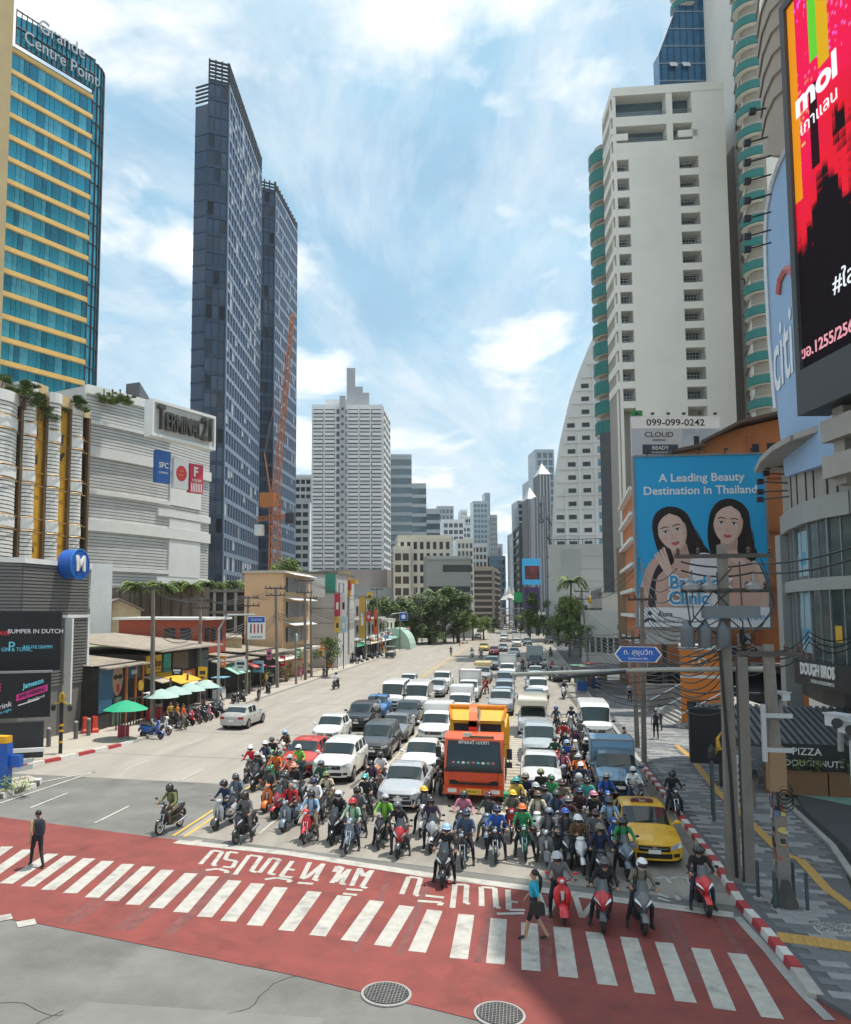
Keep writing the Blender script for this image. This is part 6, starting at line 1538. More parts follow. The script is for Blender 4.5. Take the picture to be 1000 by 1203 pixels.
# recess and second wing running towards the viewer
e0=wd_(858,300,D*1.05);e1=wd_(868,300,D*1.05);e2=wd_(893,300,76*K)
zw=zt+44
Fr=Face(xy(wd_(845,300,D*1.12)),xy(e1));Fv=Face(xy(e1),xy(e2))
t=bldg('hotel_wing','second cream wing of the hotel with small windows and teal balconies','hotel')
core(t,[xy(Fr.at(0,0)),xy(e1),xy(e2),xy(e2+V((13,4,0))),xy(e1+V((17,9,0)))],0,zw,HCR,'wall')
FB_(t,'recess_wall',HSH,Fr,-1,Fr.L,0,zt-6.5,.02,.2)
nz=int(zw/fh);wz=[4+fh*k for k in range(nz)]
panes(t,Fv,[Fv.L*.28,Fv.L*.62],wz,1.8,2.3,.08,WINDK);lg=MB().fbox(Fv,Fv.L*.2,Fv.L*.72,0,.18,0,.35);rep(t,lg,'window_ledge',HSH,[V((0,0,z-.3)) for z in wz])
def round_balcony(root,c,r,a0,a1,zs,h=1.25):
 prof=lambda rr,z: [V((c.x+rr*cos(a),c.y+rr*sin(a),z)) for a in lin(a0,a1,13)]
 b=MB();b.loft([prof(r,0),prof(r+.12,.1),prof(r+.12,h)],0,False,False);b.loft([prof(r-.1,h),prof(r+.12,h)],0,False,False);rep(root,b,'teal_balcony',TEAL,[V((0,0,z)) for z in zs])
 f_=MB();f_.loft([prof(r+.04,-.02),prof(.02,-.02)],0,False,False);f_.loft([prof(r,-.02),prof(r,.12)],0,False,False);rep(root,f_,'balcony_floor',HCR,[V((0,0,z)) for z in zs])
 rl=MB();rl.path(prof(r+.02,h+.3),.03,4);rep(root,rl,'balcony_rail',WHITE,[V((0,0,z)) for z in zs])
cb_=e2+V((.2,.9,0));core(t,[xy(cb_+V((1.4*cos(q),1.4*sin(q),0))) for q in [2*PI*k/14 for k in range(14)]],0,zw,M('balcony_core',(.30,.27,.22),.7),'balcony_core')
round_balcony(t,cb_,2.25,R(140),R(280),[6+fh*k for k in range(int((zw-6)/fh))])
# teal balcony stack on the far left corner
t=bldg('round_tower','rounded tower of curved teal balconies at the left edge of the hotel','hotel');cc_=wd_(716,300,D*1.10)
zb=[wd_(705,y,D*1.1).z for y in (512,)][0];ztb=wd_(705,176,D*1.1).z;fb=2.24*D*1.1/92
nb=int((ztb-zb)/(fh*1.08));core(t,[xy(cc_+V((2.4*cos(q),2.4*sin(q),0))) for q in [2*PI*k/14 for k in range(14)]],0,ztb,M('balcony_core'),'balcony_core')
round_balcony(t,cc_,3.3,R(150),R(300),[zb+(ztb-zb)*k/nb for k in range(nb)],2.3)
a_,b_=wd_(708,600,D*1.09),wd_(730,600,D*1.06);Fq=Face(xy(a_),xy(b_));FB_(t,'dark_base',M('dark_stone',(.07,.075,.08),.4,.1,.3,.5),Fq,0,Fq.L,0,zb,-2,.2)
# blue glass lift tower on the roof, behind the parapet
t=bldg('glass_lift_tower','blue glass sloping tower rising over the hotel parapet','tower');Dg=103*K
a_,b_=wd_(775,90,Dg),wd_(838,90,Dg);F=Face(xy(a_),xy(b_));zb_=wd_(775,96,Dg).z;z1_=wd_(808,-10,Dg).z;um=F.L*(805-775)/63
m=MB();m.plate([F.at(0,zb_-6),F.at(F.L,zb_-6),F.at(F.L,z1_+12),F.at(um+1,z1_+12),F.at(um,z1_),F.at(0,zb_+6)],-F.n,3);m.build('glazing',M('lift_blue_glass',(.02,.15,.30),.1,.3,.4,.3,spec=.9),t)
zq=zb_
while zq < z1_+10:
 ul=max(0,um*(zq-zb_-6)/(z1_-zb_-6));FB_(t,'transom',PALEF,F,min(ul,um),F.L,zq,zq+.28,-.02,.14);zq += 2.55*K
for k in range(8):
 u=F.L*k/8+.3;zt_k=z1_+10 if u > um else zb_+6+(z1_-zb_-6)*u/um;FB_(t,'mullion',NAVP,F,u,u+.14,zb_-5,zt_k,-.02,.1)
for px in (786,801): 
 q=wd_(px,76,Dg);u=(V((q.x,q.y,0))-F.p).dot(F.u);m=MB();m.hexa([F.at(u,q.z-.9,.9),F.at(u+1.5,q.z-.9,.9),F.at(u+1.5,q.z-.85,.8),F.at(u,q.z-.85,.8),F.at(u,q.z+.5,.1),F.at(u+1.5,q.z+.5,.1),F.at(u+1.5,q.z+.5,.05),F.at(u,q.z+.5,.05)]);m.build('open_vent',WHITE,t)
m=MB();F3=Face(xy(wd_(838,90,Dg*.99)),xy(wd_(853,90,Dg*.97)));m.fbox(F3,0,F3.L,0,z1_+14,-8,.0);m.build('dark_shaft',NAVG,t)
F4=Face(xy(wd_(853,90,97*K)),xy(wd_(873,90,97*K)));FB_(t,'cream_shaft',HCR,F4,0,F4.L,0,z1_+14,-8,0);panes(t,F4,[F4.L*.3,F4.L*.62],[wd_(860,y,97*K).z for y in (98,77,56,35,14)],1.6,2.4,.08,WINDK)
cq=wd_(812,20,104*K);cq2=V((cq.x-1.0,cq.y,0));round_balcony(t,cq2,2.8,R(140),R(300),[z1_-3+fh*k for k in range(6)])
# ------------------------------------------------------------ roof billboard with the phone number
t=bldg('roof_billboard','white roof billboard reading 099-099-0242 above the orange building','billboard');D=74
a,b=wd_(742,510,D),wd_(846,510,D);F=Face(xy(a),xy(b));z1,z0=wd_(742,489,D).z,wd_(742,541,D).z;H=z1-z0
FB_(t,'panel',M('board_pale',(.44,.47,.50),.5,0,.06,.3),F,0,F.L,z0,z1,-.3,0)
FB_(t,'white_strip',M('board_white',(.66,.67,.67),.5,0,.05),F,.02,F.L-.02,z1-H*.28,z1-.03,0,.03)
FB_(t,'photo_area',M('board_sky',(.38,.44,.50),.5,0,.3,.7),F,F.L*.58,F.L-.02,z0,z1-H*.29,0,.02);FB_(t,'printed_tower',BLACK,F,F.L*.70,F.L*.76,z0+.7,z0+H*.55,.02,.05)
text('099-099-0242',H*.21,BLACK,t,F.at(F.L*.5,z1-H*.15,.03),F.u,(0,0,1),.02,sx=1.1,bold=.01);text('CLOUD',H*.17,BLACK,t,F.at(F.L*.31,z0+H*.58,.01),F.u,(0,0,1),.02,sx=1.1);text('RESIDENCES',H*.05,BLACK,t,F.at(F.L*.31,z0+H*.46,.01),F.u,(0,0,1),.02)
FB_(t,'dark_label',NAVP,F,F.L*.12,F.L*.52,z0+H*.14,z0+H*.36,0,.03);text('READY',H*.12,PLATEW,t,F.at(F.L*.32,z0+H*.28,.035),F.u,(0,0,1),.015);text('TO MOVE IN 2026',H*.05,PLATEW,t,F.at(F.L*.32,z0+H*.18,.035),F.u,(0,0,1),.015)
m=MB();gs=wd_(742,486,D-.2);m.fbox(F,0,F.L*.13,z1+.05,z1+.55,-.1,.05);m.build('green_tag',M('tag_green',(.02,.25,.06),.5),t)
for u in lin(.5,F.L-.5,6): m=MB();m.box(tuple(F.at(u,z1+.2,.2)),(.3,.2,.2));m.build('flood_lamp',DSTEEL,t)
# ------------------------------------------------------------ orange building
ORB=M('orange_render',(.50,.17,.055),.8,0,.10,.5,dirt=.22,bump=.15);ORD=M('orange_trim',(.40,.12,.05),.8,0,.1)
t=bldg('orange_building','orange rendered building behind the beauty billboard with gabled roof');D=66
a,b=wd_(748,640,D+1),wd_(942,640,D-3);F=Face(xy(a),xy(b));zL,zR=wd_(748,556,D).z,wd_(915,491,D-2).z
m=MB();m.plate([F.at(0,0),F.at(F.L,0),F.at(F.L,zR),F.at(F.L*.66,zR-.8),F.at(F.L*.42,zL+2.4),F.at(F.L*.25,zL+1.6),F.at(0,zL)],-F.n,14);m.build('wall',ORB,t)
m=MB()
for p,q in (((0,zL),(F.L*.25,zL+1.6)),((F.L*.25,zL+1.6),(F.L*.44,zL+2.0)),((F.L*.42,zL+2.2),(F.L*.66,zR-.6)),((F.L*.66,zR-.6),(F.L,zR+.2))):
 m.hexa([F.at(p[0],p[1],1.2),F.at(q[0],q[1],1.2),F.at(q[0],q[1],-14),F.at(p[0],p[1],-14),F.at(p[0],p[1]+.25,1.2),F.at(q[0],q[1]+.25,1.2),F.at(q[0],q[1]+.25,-14),F.at(p[0],p[1]+.25,-14)])
m.build('roof',M('brown_roof',(.12,.075,.055),.8,0,.2,.8),t)
for zz in (9.5,14.2,18.6): FB_(t,'string_course',ORD,F,F.L*.70,F.L,zz,zz+.22,0,.15)
for u in (.72,.95): FB_(t,'pilaster',ORD,F,F.L*u-.2,F.L*u+.2,4,zR-1.5,0,.12)
panes(t,F,[F.L*.74,F.L*.86],[zR-4.0],.9,1.8,.05,WINDK)
Fl_=Face(xy(wd_(733,640,D+16)),xy(a));FB_(t,'side_wall',ORB,Fl_,0,Fl_.L-.02,0,zL-.6,-1.5,0)
for k in range(7): FB_(t,'landing',WHITE,Fl_,0,Fl_.L,5+2.2*k,5.3+2.2*k,0,.5)
core(t,[xy(wd_(724,640,84)),xy(wd_(736,640,80)),xy(wd_(736,640,84)),xy(wd_(724,640,88))],0,wd_(730,642,82).z,M('brown_louvre',(.20,.12,.06),.7,0,.25,6,stretch=(1,1,.1)),'slatted_annex')
# ground floor shop clutter under the billboard
FB_(t,'shop_canopy',M('canopy_dark',(.06,.055,.05),.6),F,.5,F.L*.9,2.9,3.3,0,2.2);FB_(t,'shopfront',WINDK,F,.5,F.L*.9,0,2.8,-.1,.06)
for i in range(5):
 u=F.L*(.42+.06*i);m=MB();m.fbox(F,u,u+.95,4.1+(i % 2)*1.0,4.9+(i % 2)*1.0,0,.5);m.lathe(F.at(u+.48,0,.5),[(.02,0)],3) if False else None;o=m.build('air_conditioner',GRY,None);tag(o,('leftmost','second','third','fourth','rightmost')[i]+' grey air conditioner on the wall under the beauty billboard','air conditioner','air conditioners under the billboard')
 f_=MB();q=F.n.to_track_quat('Z','Y').to_matrix();c_=F.at(u+.42,4.5+(i % 2)*1.0,.505);f_.loft([[c_+q @ V((.3*cos(k*.45),.3*sin(k*.45),z)) for k in range(14)] for z in (0,.02)]);f_.build('fan_grille',DSTEEL,o)
for i,(u0,u1) in enumerate(((.35,.62),(.64,.95))):
 FB_(t,'awning_frame',STEEL,F,F.L*u0,F.L*u1,3.45,3.7,1.5,3.0)
# ------------------------------------------------------------ beauty billboard
t=bldg('beauty_billboard','large sky blue billboard with two dark haired women and beauty slogan','billboard');D=60
a,b=wd_(748,640,D+.6),wd_(901,640,D-.6);F=Face(xy(a),xy(b));z1=(wd_(748,541,D).z+wd_(893,530,D).z)/2;z0=(wd_(762,741,D).z+wd_(909,733,D).z)/2;H=z1-z0;L=F.L
SKYB=M('board_sky_blue',(.02,.36,.70),.45,0,.05,.2);FB_(t,'panel',SKYB,F,0,L,z0,z1,-.4,0)
m=MB()
for u0,u1,a0,a1 in ((-.15,0,z0-.1,z1+.1),(L,L+.15,z0-.1,z1+.1),(0,L,z1,z1+.15),(0,L,z0-.15,z0)): m.fbox(F,u0,u1,a0,a1,-.45,.08)
m.build('frame',STEEL,t)
lay=[0]
def fig(pts,mat,name,d=None):
 lay[0] += 1;m=MB();n_=len(pts)
 if 5 <= n_ < 15 and 'footer' not in name: pts=[tuple(.5*(2*pts[i][a]+(pts[(i+1) % n_][a]-pts[i-1][a])*q+(2*pts[i-1][a]-5*pts[i][a]+4*pts[(i+1) % n_][a]-pts[(i+2) % n_][a])*q*q+(3*pts[i][a]-pts[i-1][a]-3*pts[(i+1) % n_][a]+pts[(i+2) % n_][a])*q ** 3) for a in (0,1)) for i in range(n_) for q in (0,.25,.5,.75)]
 pts=[(min(max(x,.002),.998),y) for x,y in pts];m.plate([F.at(x*L,z1-y*H,.003+.0011*lay[0]) for x,y in pts],F.n,.0008);m.build(name,mat,t)
def ov(cx_,cy_,rx,ry,rot=0,n=22,a0=0,a1=2*PI):
 o=[];full=abs(a1-a0-2*PI) < 1e-3
 for k in range(n if full else n+1):
  q=a0+(a1-a0)*k/n;x=rx*cos(q);y=ry*sin(q);o.append((cx_+(x*cos(rot)-y*sin(rot)),cy_+(x*sin(rot)+y*cos(rot))*L/H))
 return o
PHAIR=M('print_hair',(.018,.012,.012),.45,0,.2,2);PSK=M('print_skin',(.66,.47,.40),.5,0,.05,.3);PSK2=M('print_skin_soft',(.58,.38,.32),.5,0,.05,.3);PLIP=M('print_lips',(.5,.12,.14),.5);PCL=M('print_cloth',(.70,.70,.74),.5,0,.1,1);PBL=M('print_blouse',(.02,.02,.03),.5);PEY=M('print_eye',(.03,.02,.02),.4);PWH=M('print_board_white',(.74,.78,.82),.5,0,.04);PLB=M('print_letter_blue',(.03,.32,.62),.5);PCHK=M('print_cheek',(.66,.40,.35),.5)
def woman(fx,fy,s,tilt,flip,shy):
 X=lambda x,y: (fx+flip*(x*cos(tilt)-y*sin(tilt))*s,fy+(x*sin(tilt)+y*cos(tilt))*s*L/H)
 P=lambda pts,m,n: fig([X(*p) for p in pts],m,n)
 P([(-1.0,.1),(-.92,-.6),(-.6,-1.15),(0,-1.38),(.6,-1.2),(1.0,-.75),(1.15,0),(1.35,.9),(1.6,1.6),(1.0,2.05),(.2,2.0),(-.6,1.9),(-.95,1.0)],PHAIR,'printed_hair')
 P([(-.28,.7),(.5,.7),(.6,1.5),(1.3,1.9),(1.7,2.6),(1.7,4.2),(-1.6,4.2),(-1.5,2.5),(-1.0,1.95),(-.3,1.6)],PSK2,'printed_neck')
 P([(-.72,-.3),(-.5,-.85),(0,-1.0),(.5,-.85),(.74,-.3),(.72,.25),(.5,.75),(.18,1.05),(-.08,1.05),(-.45,.75),(-.7,.25)],PSK,'printed_face')
 P([(-.85,-.1),(-.8,-.75),(-.45,-1.18),(.05,-1.25),(.1,-1.02),(-.3,-.85),(-.62,-.5),(-.74,.05),(-.8,.4)],PHAIR,'printed_fringe');P([(.05,-1.25),(.6,-1.15),(.95,-.65),(1.0,.3),(.82,.5),(.72,-.1),(.55,-.68),(.1,-1.0)],PHAIR,'printed_fringe')
 P([(.74,-.3),(.72,.25),(.5,.75),(.18,1.05),(.1,1.04),(.36,.72),(.52,.3),(.56,-.3)],PSK2,'printed_face_side');P([(-.2,1.06),(.2,1.06),(.48,.8),(.52,1.25),(.2,1.4),(-.2,1.3)],M('print_neck_shade',(.46,.29,.24),.5),'printed_neck_side')
 for q0 in (-.5,-.3,-.1,.15,.35,.55): P([(q0,-1.28+abs(q0)*.25),(q0*1.3+.02,-1.0),(q0*1.75,-.5),(q0*1.75-.02,-.5),(q0*1.3-.02,-1.0)] if abs(q0) > .45 else [(q0*.4,-1.32),(q0*1.0+.02,-1.2),(q0*1.5,-1.02),(q0*1.5-.03,-1.03),(q0*1.0-.02,-1.21)],M('print_hair_sheen',(.06,.04,.035),.4),'printed_hair_sheen')
 for q0 in (1.0,1.15,1.3): P([(q0-.05,.2),(q0+.1,.9),(q0+.12,1.5),(q0+.08,1.5),(q0+.04,.9),(q0-.07,.25)],M('print_hair_sheen'),'printed_hair_sheen')
 for sx in (-.34,.30):
  P([(sx-.17,-.05),(sx-.04,-.115),(sx+.12,-.095),(sx+.18,-.03),(sx+.07,.01),(sx-.08,.01)],PWH,'printed_eye_white');P([(sx-.0+.062*cos(q),-.05+.062*sin(q)) for q in [2*PI*k/10 for k in range(10)]],PEY,'printed_eye');P([(sx-.19,-.05),(sx-.05,-.14),(sx+.13,-.12),(sx+.21,-.03),(sx+.11,-.085),(sx-.04,-.10)],PEY,'printed_lash')
  P([(sx-.2,-.29),(sx,-.36),(sx+.2,-.30),(sx+.19,-.26),(sx,-.31),(sx-.19,-.25)],PHAIR,'printed_brow')
  P([(sx-.18+.17*cos(q),.3+.12*sin(q)) for q in [2*PI*k/12 for k in range(12)]],M('print_blush',(.68,.44,.38),.5),'printed_cheek')
 P([(-.06,-.05),(.0,.25),(.1,.36),(.0,.42),(-.12,.37),(-.14,.30),(-.08,.2)],PSK2,'printed_nose');P([(-.22,.62),(-.1,.56),(0,.585),(.1,.56),(.24,.62),(.1,.73),(-.1,.73)],PLIP,'printed_lips');P([(-.2,.625),(0,.635),(.22,.625),(0,.648)],PBL,'printed_lip_line')
fig([(.05,1),(.0,.86),(.07,.66),(.2,.58),(.5,.62),(.62,.72),(.62,.9),(.5,.9),(.3,.89)],PSK2,'printed_shoulder');fig([(.08,.89),(.12,.70),(.2,.62),(.26,.72),(.24,.89)],PBL,'printed_blouse')
woman(.28,.445,.15,-.22,1,0)
fig([(.50,.89),(.47,.66),(.56,.58),(.85,.60),(.96,.68),(.99,.89)],PSK,'printed_shoulder')
woman(.71,.405,.15,.10,1,0)
fig([(.40,.66),(.44,.59),(.52,.57),(.62,.60),(.68,.70),(.66,.89),(.42,.89)],PCL,'printed_top')
for k in range(4): fig([(.13+.022*k,.58-.014*k),(.15+.022*k,.575-.014*k),(.245+.012*k,.70),(.225+.012*k,.705)],PSK if k % 2 else M('print_hand',(.70,.52,.45),.5),'printed_finger')
for k in range(4): fig([(.70+.03*k,.60+.004*k),(.72+.03*k,.595+.004*k),(.80+.012*k,.635),(.78+.012*k,.645)],PSK if k % 2 else M('print_hand'),'printed_finger')
fig([(0.002,1-.002),(0.002,.885),(.998,.885),(.998,1-.002)],PWH,'white_footer')
for tx_,x,y,s in (('Bangkok',.47,.745,.105),('Clinic',.385,.835,.105)):
 text(tx_,H*s,PWH,t,F.at(L*x,z1-H*y,.16),F.u,(0,0,1),.01,'lettering','CENTER',.92,.16);text(tx_,H*s,PLB,t,F.at(L*x,z1-H*y,.175),F.u,(0,0,1),.01,'lettering','CENTER',.92,.03)
text('A Leading Beauty',H*.068,PWH,t,F.at(L*.52,z1-H*.13,.01),F.u,(0,0,1),.02,'lettering','CENTER',1,.015);text('Destination in Thailand',H*.068,PWH,t,F.at(L*.505,z1-H*.205,.01),F.u,(0,0,1),.02,'lettering','CENTER',1,.015)
text('Aura',H*.042,NAVP,t,F.at(L*.20,z1-H*.925,.17),F.u,(0,0,1),.01,bold=.008);text('Wellness Center',H*.03,NAVP,t,F.at(L*.27,z1-H*.965,.17),F.u,(0,0,1),.01);text('Wellness Tower, G FL',H*.036,PLB,t,F.at(L*.74,z1-H*.945,.17),F.u,(0,0,1),.01,bold=.008)
fig(ov(.085,.92,.018,.018),NAVP,'logo_dot');fig([(.045,.955),(.085,.945),(.125,.955),(.125,.975),(.085,.96),(.045,.975)],NAVP,'logo_arc')
for u in lin(L*.1,L*.9,5): m=MB();m.tube(F.at(u,z1+.1,0),F.at(u,z1+.35,.5),.04);m.box(tuple(F.at(u,z1+.35,.55)),(.3,.16,.12));m.build('flood_lamp',DSTEEL,t)
for u in (L*.2,L*.8): FB_(t,'support_post',DSTEEL,F,u-.15,u+.15,0,z0,-.6,-.3)
FB_(t,'lower_panel',M('pale_louvre',(.45,.47,.47),.6,.1,.2,3),F,.3,L*.35,z0-1.3,z0-.2,-.5,-.2)
# ============================================================ near right: screens, glass corner, terrace, street furniture
TANC=M('tan_cladding',(.36,.30,.24),.6,.1,.1,.4);CONCP=M('fair_faced_concrete',(.34,.325,.30),.8,0,.14,.6,dirt=.3);CORG=glassy('shop_glass',(.05,.085,.085),.06,.15,.3,.5)
t=bldg('corner_building','grey glass-fronted corner building with curved storeys under the big screen','building')
arcp=[wd_(px,700,d) for px,d in ((928,47),(938,43.5),(955,40.5),(978,38.2),(1010,36.4),(1060,35),(1130,34))]
for p in arcp: p.z=0
back_=V((14,10,0));zT=wd_(940,545,43).z;FSs=[Face(xy(p),xy(q)) for p,q in zip(arcp,arcp[1:])]
core(t,[xy(p+V((.5,.5,0))) for p in arcp]+[xy(arcp[-1]+V((14,4,0))),xy(arcp[0]+back_)],3.0,zT,M('interior_dark',(.045,.05,.05),.5,0,.3,.6),'inner_wall')
def astrip(z0,z1,d0,d1,mat,name,fs=None):
 m=MB()
 for F in fs or FSs: m.fbox(F,-.05,F.L+.05,z0,z1,d0,d1)
 return m.build(name,mat,t)
zA=wd_(955,780,40.5).z;zB=wd_(955,694,40.5).z;zC=wd_(955,680,40.5).z;zD=wd_(955,615,40.5).z
for F in FSs:
 for z0,z1 in ((zA,zB),(zC,zD)):
  for u0,u1 in ((.06,F.L/2-.04),(F.L/2+.04,F.L-.06)): FB_(t,'shop_pane',CORG,F,u0,u1,z0,z1,.0,.05)
 FB_(t,'mullion',STEEL,F,-.05,.05,zA-1,zD,.0,.14);FB_(t,'mullion',STEEL,F,F.L/2-.035,F.L/2+.035,zA,zD,.0,.1)
astrip(zB,zC,-.1,.3,M('grey_spandrel',(.33,.34,.33),.5,.1,.08,.5),'spandrel');astrip(zD,zD+1.1,-.1,.35,M('grey_spandrel'),'spandrel');astrip(zD+1.1,zT+.3,-.1,.15,CONCP,'upper_wall');astrip(zT+.3,zT+.6,-.2,1.6,CONCP,'roof_slab')
for F in FSs[1:]:
 for u in (.2,F.L/2): FB_(t,'wall_joint',DSTEEL,F,u,u+.08,zD+1.15,zT+.3,.15,.2)
m=MB();c_=arcp[0];m.box((c_.x-.1,c_.y,zD/2),(.9,.9,zD));m.build('corner_column',M('grey_spandrel'),t)
# print of the beauty poster stuck inside the corner glass
F=FSs[1]
for i,(z0,z1) in enumerate(((zA+.5,zB-.1),(zC+.2,zD-.3))):
 FB_(t,'window_poster',M('poster_pale_blue',(.25,.42,.50),.4,0,.2,.8),F,F.L*.25,F.L*.9,z0,z1,.055,.065);text(('OIC','AB')[i],1.0,PLB,t,F.at(F.L*.58,z0+.9,.075),F.u,(0,0,1),.01)
F=FSs[3];FB_(t,'window_sticker',M('sticker_yellow',(.7,.4,.03),.5),F,F.L*.1,F.L*.35,zA+1.2,zA+2.0,.055,.07)
# black fascia DOUGH BROS
zf0,zf1=wd_(975,812,37.5).z,wd_(975,781,37.5).z
FB=Face(xy(wd_(951,790,41.2)),xy(wd_(1030,790,34.6)));FB_(t,'fascia',M('fascia_black',(.02,.02,.022),.5),FB,-.6,FB.L+2,zf0,zf1,.0,.5)
text('DOUGH BROS',.8,PLATEW,t,FB.at(.25,zf1-.44,.51),FB.u,(0,0,1),.05,'lettering','LEFT',.72,.03);text('PIZZA & DOUGHNUTS',.24,PLATEW,t,FB.at(1.4,zf0+.26,.51),FB.u,(0,0,1),.03,'lettering','LEFT')
# recessed dark ground floor
FB_(t,'dark_shopfront',WINDK,FB,-2,FB.L+3,0,zf0,-6,-3)
# terrace: ribbed canopy, sign band, planters
t=bldg('terrace_canopy','dark ribbed metal canopy over the pizza terrace','canopy')
p0,p1=gp(884,927),gp(1010,934);Ft=Face(xy(p0),xy(p1));zc0=wd_(935,852,40).z;zc1=zc0+1.0
cs=MB();u=-1.5
while u < Ft.L+4:
 cs.hexa([Ft.at(u,zc0,.9),Ft.at(u+.16,zc0,.9),Ft.at(u+.16,zc1,-5),Ft.at(u,zc1,-5),Ft.at(u,zc0+.08,.9),Ft.at(u+.16,zc0+.08,.9),Ft.at(u+.16,zc1+.08,-5),Ft.at(u,zc1+.08,-5)]);u += .3
cs.build('roof_rib',M('canopy_slat',(.16,.18,.19),.4,.4,.2,2),t,kind='stuff')
m=MB();m.hexa([Ft.at(-1.5,zc0-.08,.9),Ft.at(Ft.L+4,zc0-.08,.9),Ft.at(Ft.L+4,zc1-.08,-5),Ft.at(-1.5,zc1-.08,-5),Ft.at(-1.5,zc0-.02,.9),Ft.at(Ft.L+4,zc0-.02,.9),Ft.at(Ft.L+4,zc1-.02,-5),Ft.at(-1.5,zc1-.02,-5)]);m.build('roof_sheet',DSTEEL,t)
for u in (-1.4,2.2,Ft.L-.4): FB_(t,'post',DSTEEL,Ft,u,u+.14,0,zc0,.4,.54)
uq=next(u for u in [k*.05 for k in range(200)] if (lambda v: (v.dot(_rt)/v.dot(_fw))*F_PX+CX > 948)(Ft.at(u,zc0-.6,.69)-V((0,0,CAM_H))))
FB_(t,'sign_band',M('fascia_black'),Ft,uq-1.1,Ft.L+4,zc0-1.0,zc0+.12,.95,1.05)
text('PIZZA',.42,PLATEW,t,Ft.at(uq-.1,zc0-.2,1.06),Ft.u,(0,0,1),.02);text('DOUGHNUTS',.36,PLATEW,t,Ft.at(uq+.15,zc0-.68,1.06),Ft.u,(0,0,1),.02)
DWOOD=M('planter_brown',(.20,.105,.05),.7,0,.18,1.5,dirt=.25)
LEAFD=M('dark_leaf',(.045,.085,.02),.6,0,.4,3);LEAFM=M('mid_leaf',(.11,.18,.035),.6,0,.4,3);LEAFL=M('light_leaf',(.22,.29,.05),.6,0,.35,3);BARK=M('bark',(.11,.085,.06),.9,0,.25,4,bump=.5)
def leaves(mb,c,r,n,s,mi=0,sq=(1,1,1)):
 for _ in range(n):
  d=V((random.gauss(0,1),random.gauss(0,1),random.gauss(0,1))).normalized()*r*random.random() ** .45
  p=V(c)+V((d.x*sq[0],d.y*sq[1],d.z*sq[2]));k=s*RU(.6,1.3)
  a=V((random.gauss(0,1),random.gauss(0,1),random.gauss(0,.5))).normalized();b=a.cross(V((random.gauss(0,.5),random.gauss(0,.5),1))).normalized()
  mb.add([p-a*k,p-b*k*.45,p+a*k,p+b*k*.45],[(0,1,2,3)],mi if mi >= 0 else RC((0,0,1,1,2)))
for i in range(3):
 L3=(Ft.L+3)/3;u0=.3+i*L3;pt=bldg('planter',('leftmost brown planter box with dark shrubs on the pizza terrace','middle brown planter box of the pizza terrace','rightmost brown planter box of the pizza terrace')[i],'planter','terrace planters')
 m=MB();m.fbox(Ft,u0,u0+L3-.06,.1,1.05,.8,1.3);m.build('box',DWOOD,pt);m=MB();m.fbox(Ft,u0-.01,u0+L3-.05,1.05,1.1,.77,1.33);m.build('rim',DWOOD,pt)
 lf=MB();[leaves(lf,Ft.at(u0+RU(.2,L3-.3),1.35,1.05),.42,70,.09,-1) for _ in range(7)];lf.build('shrub',[LEAFD,LEAFM,LEAFL],pt,kind='stuff')
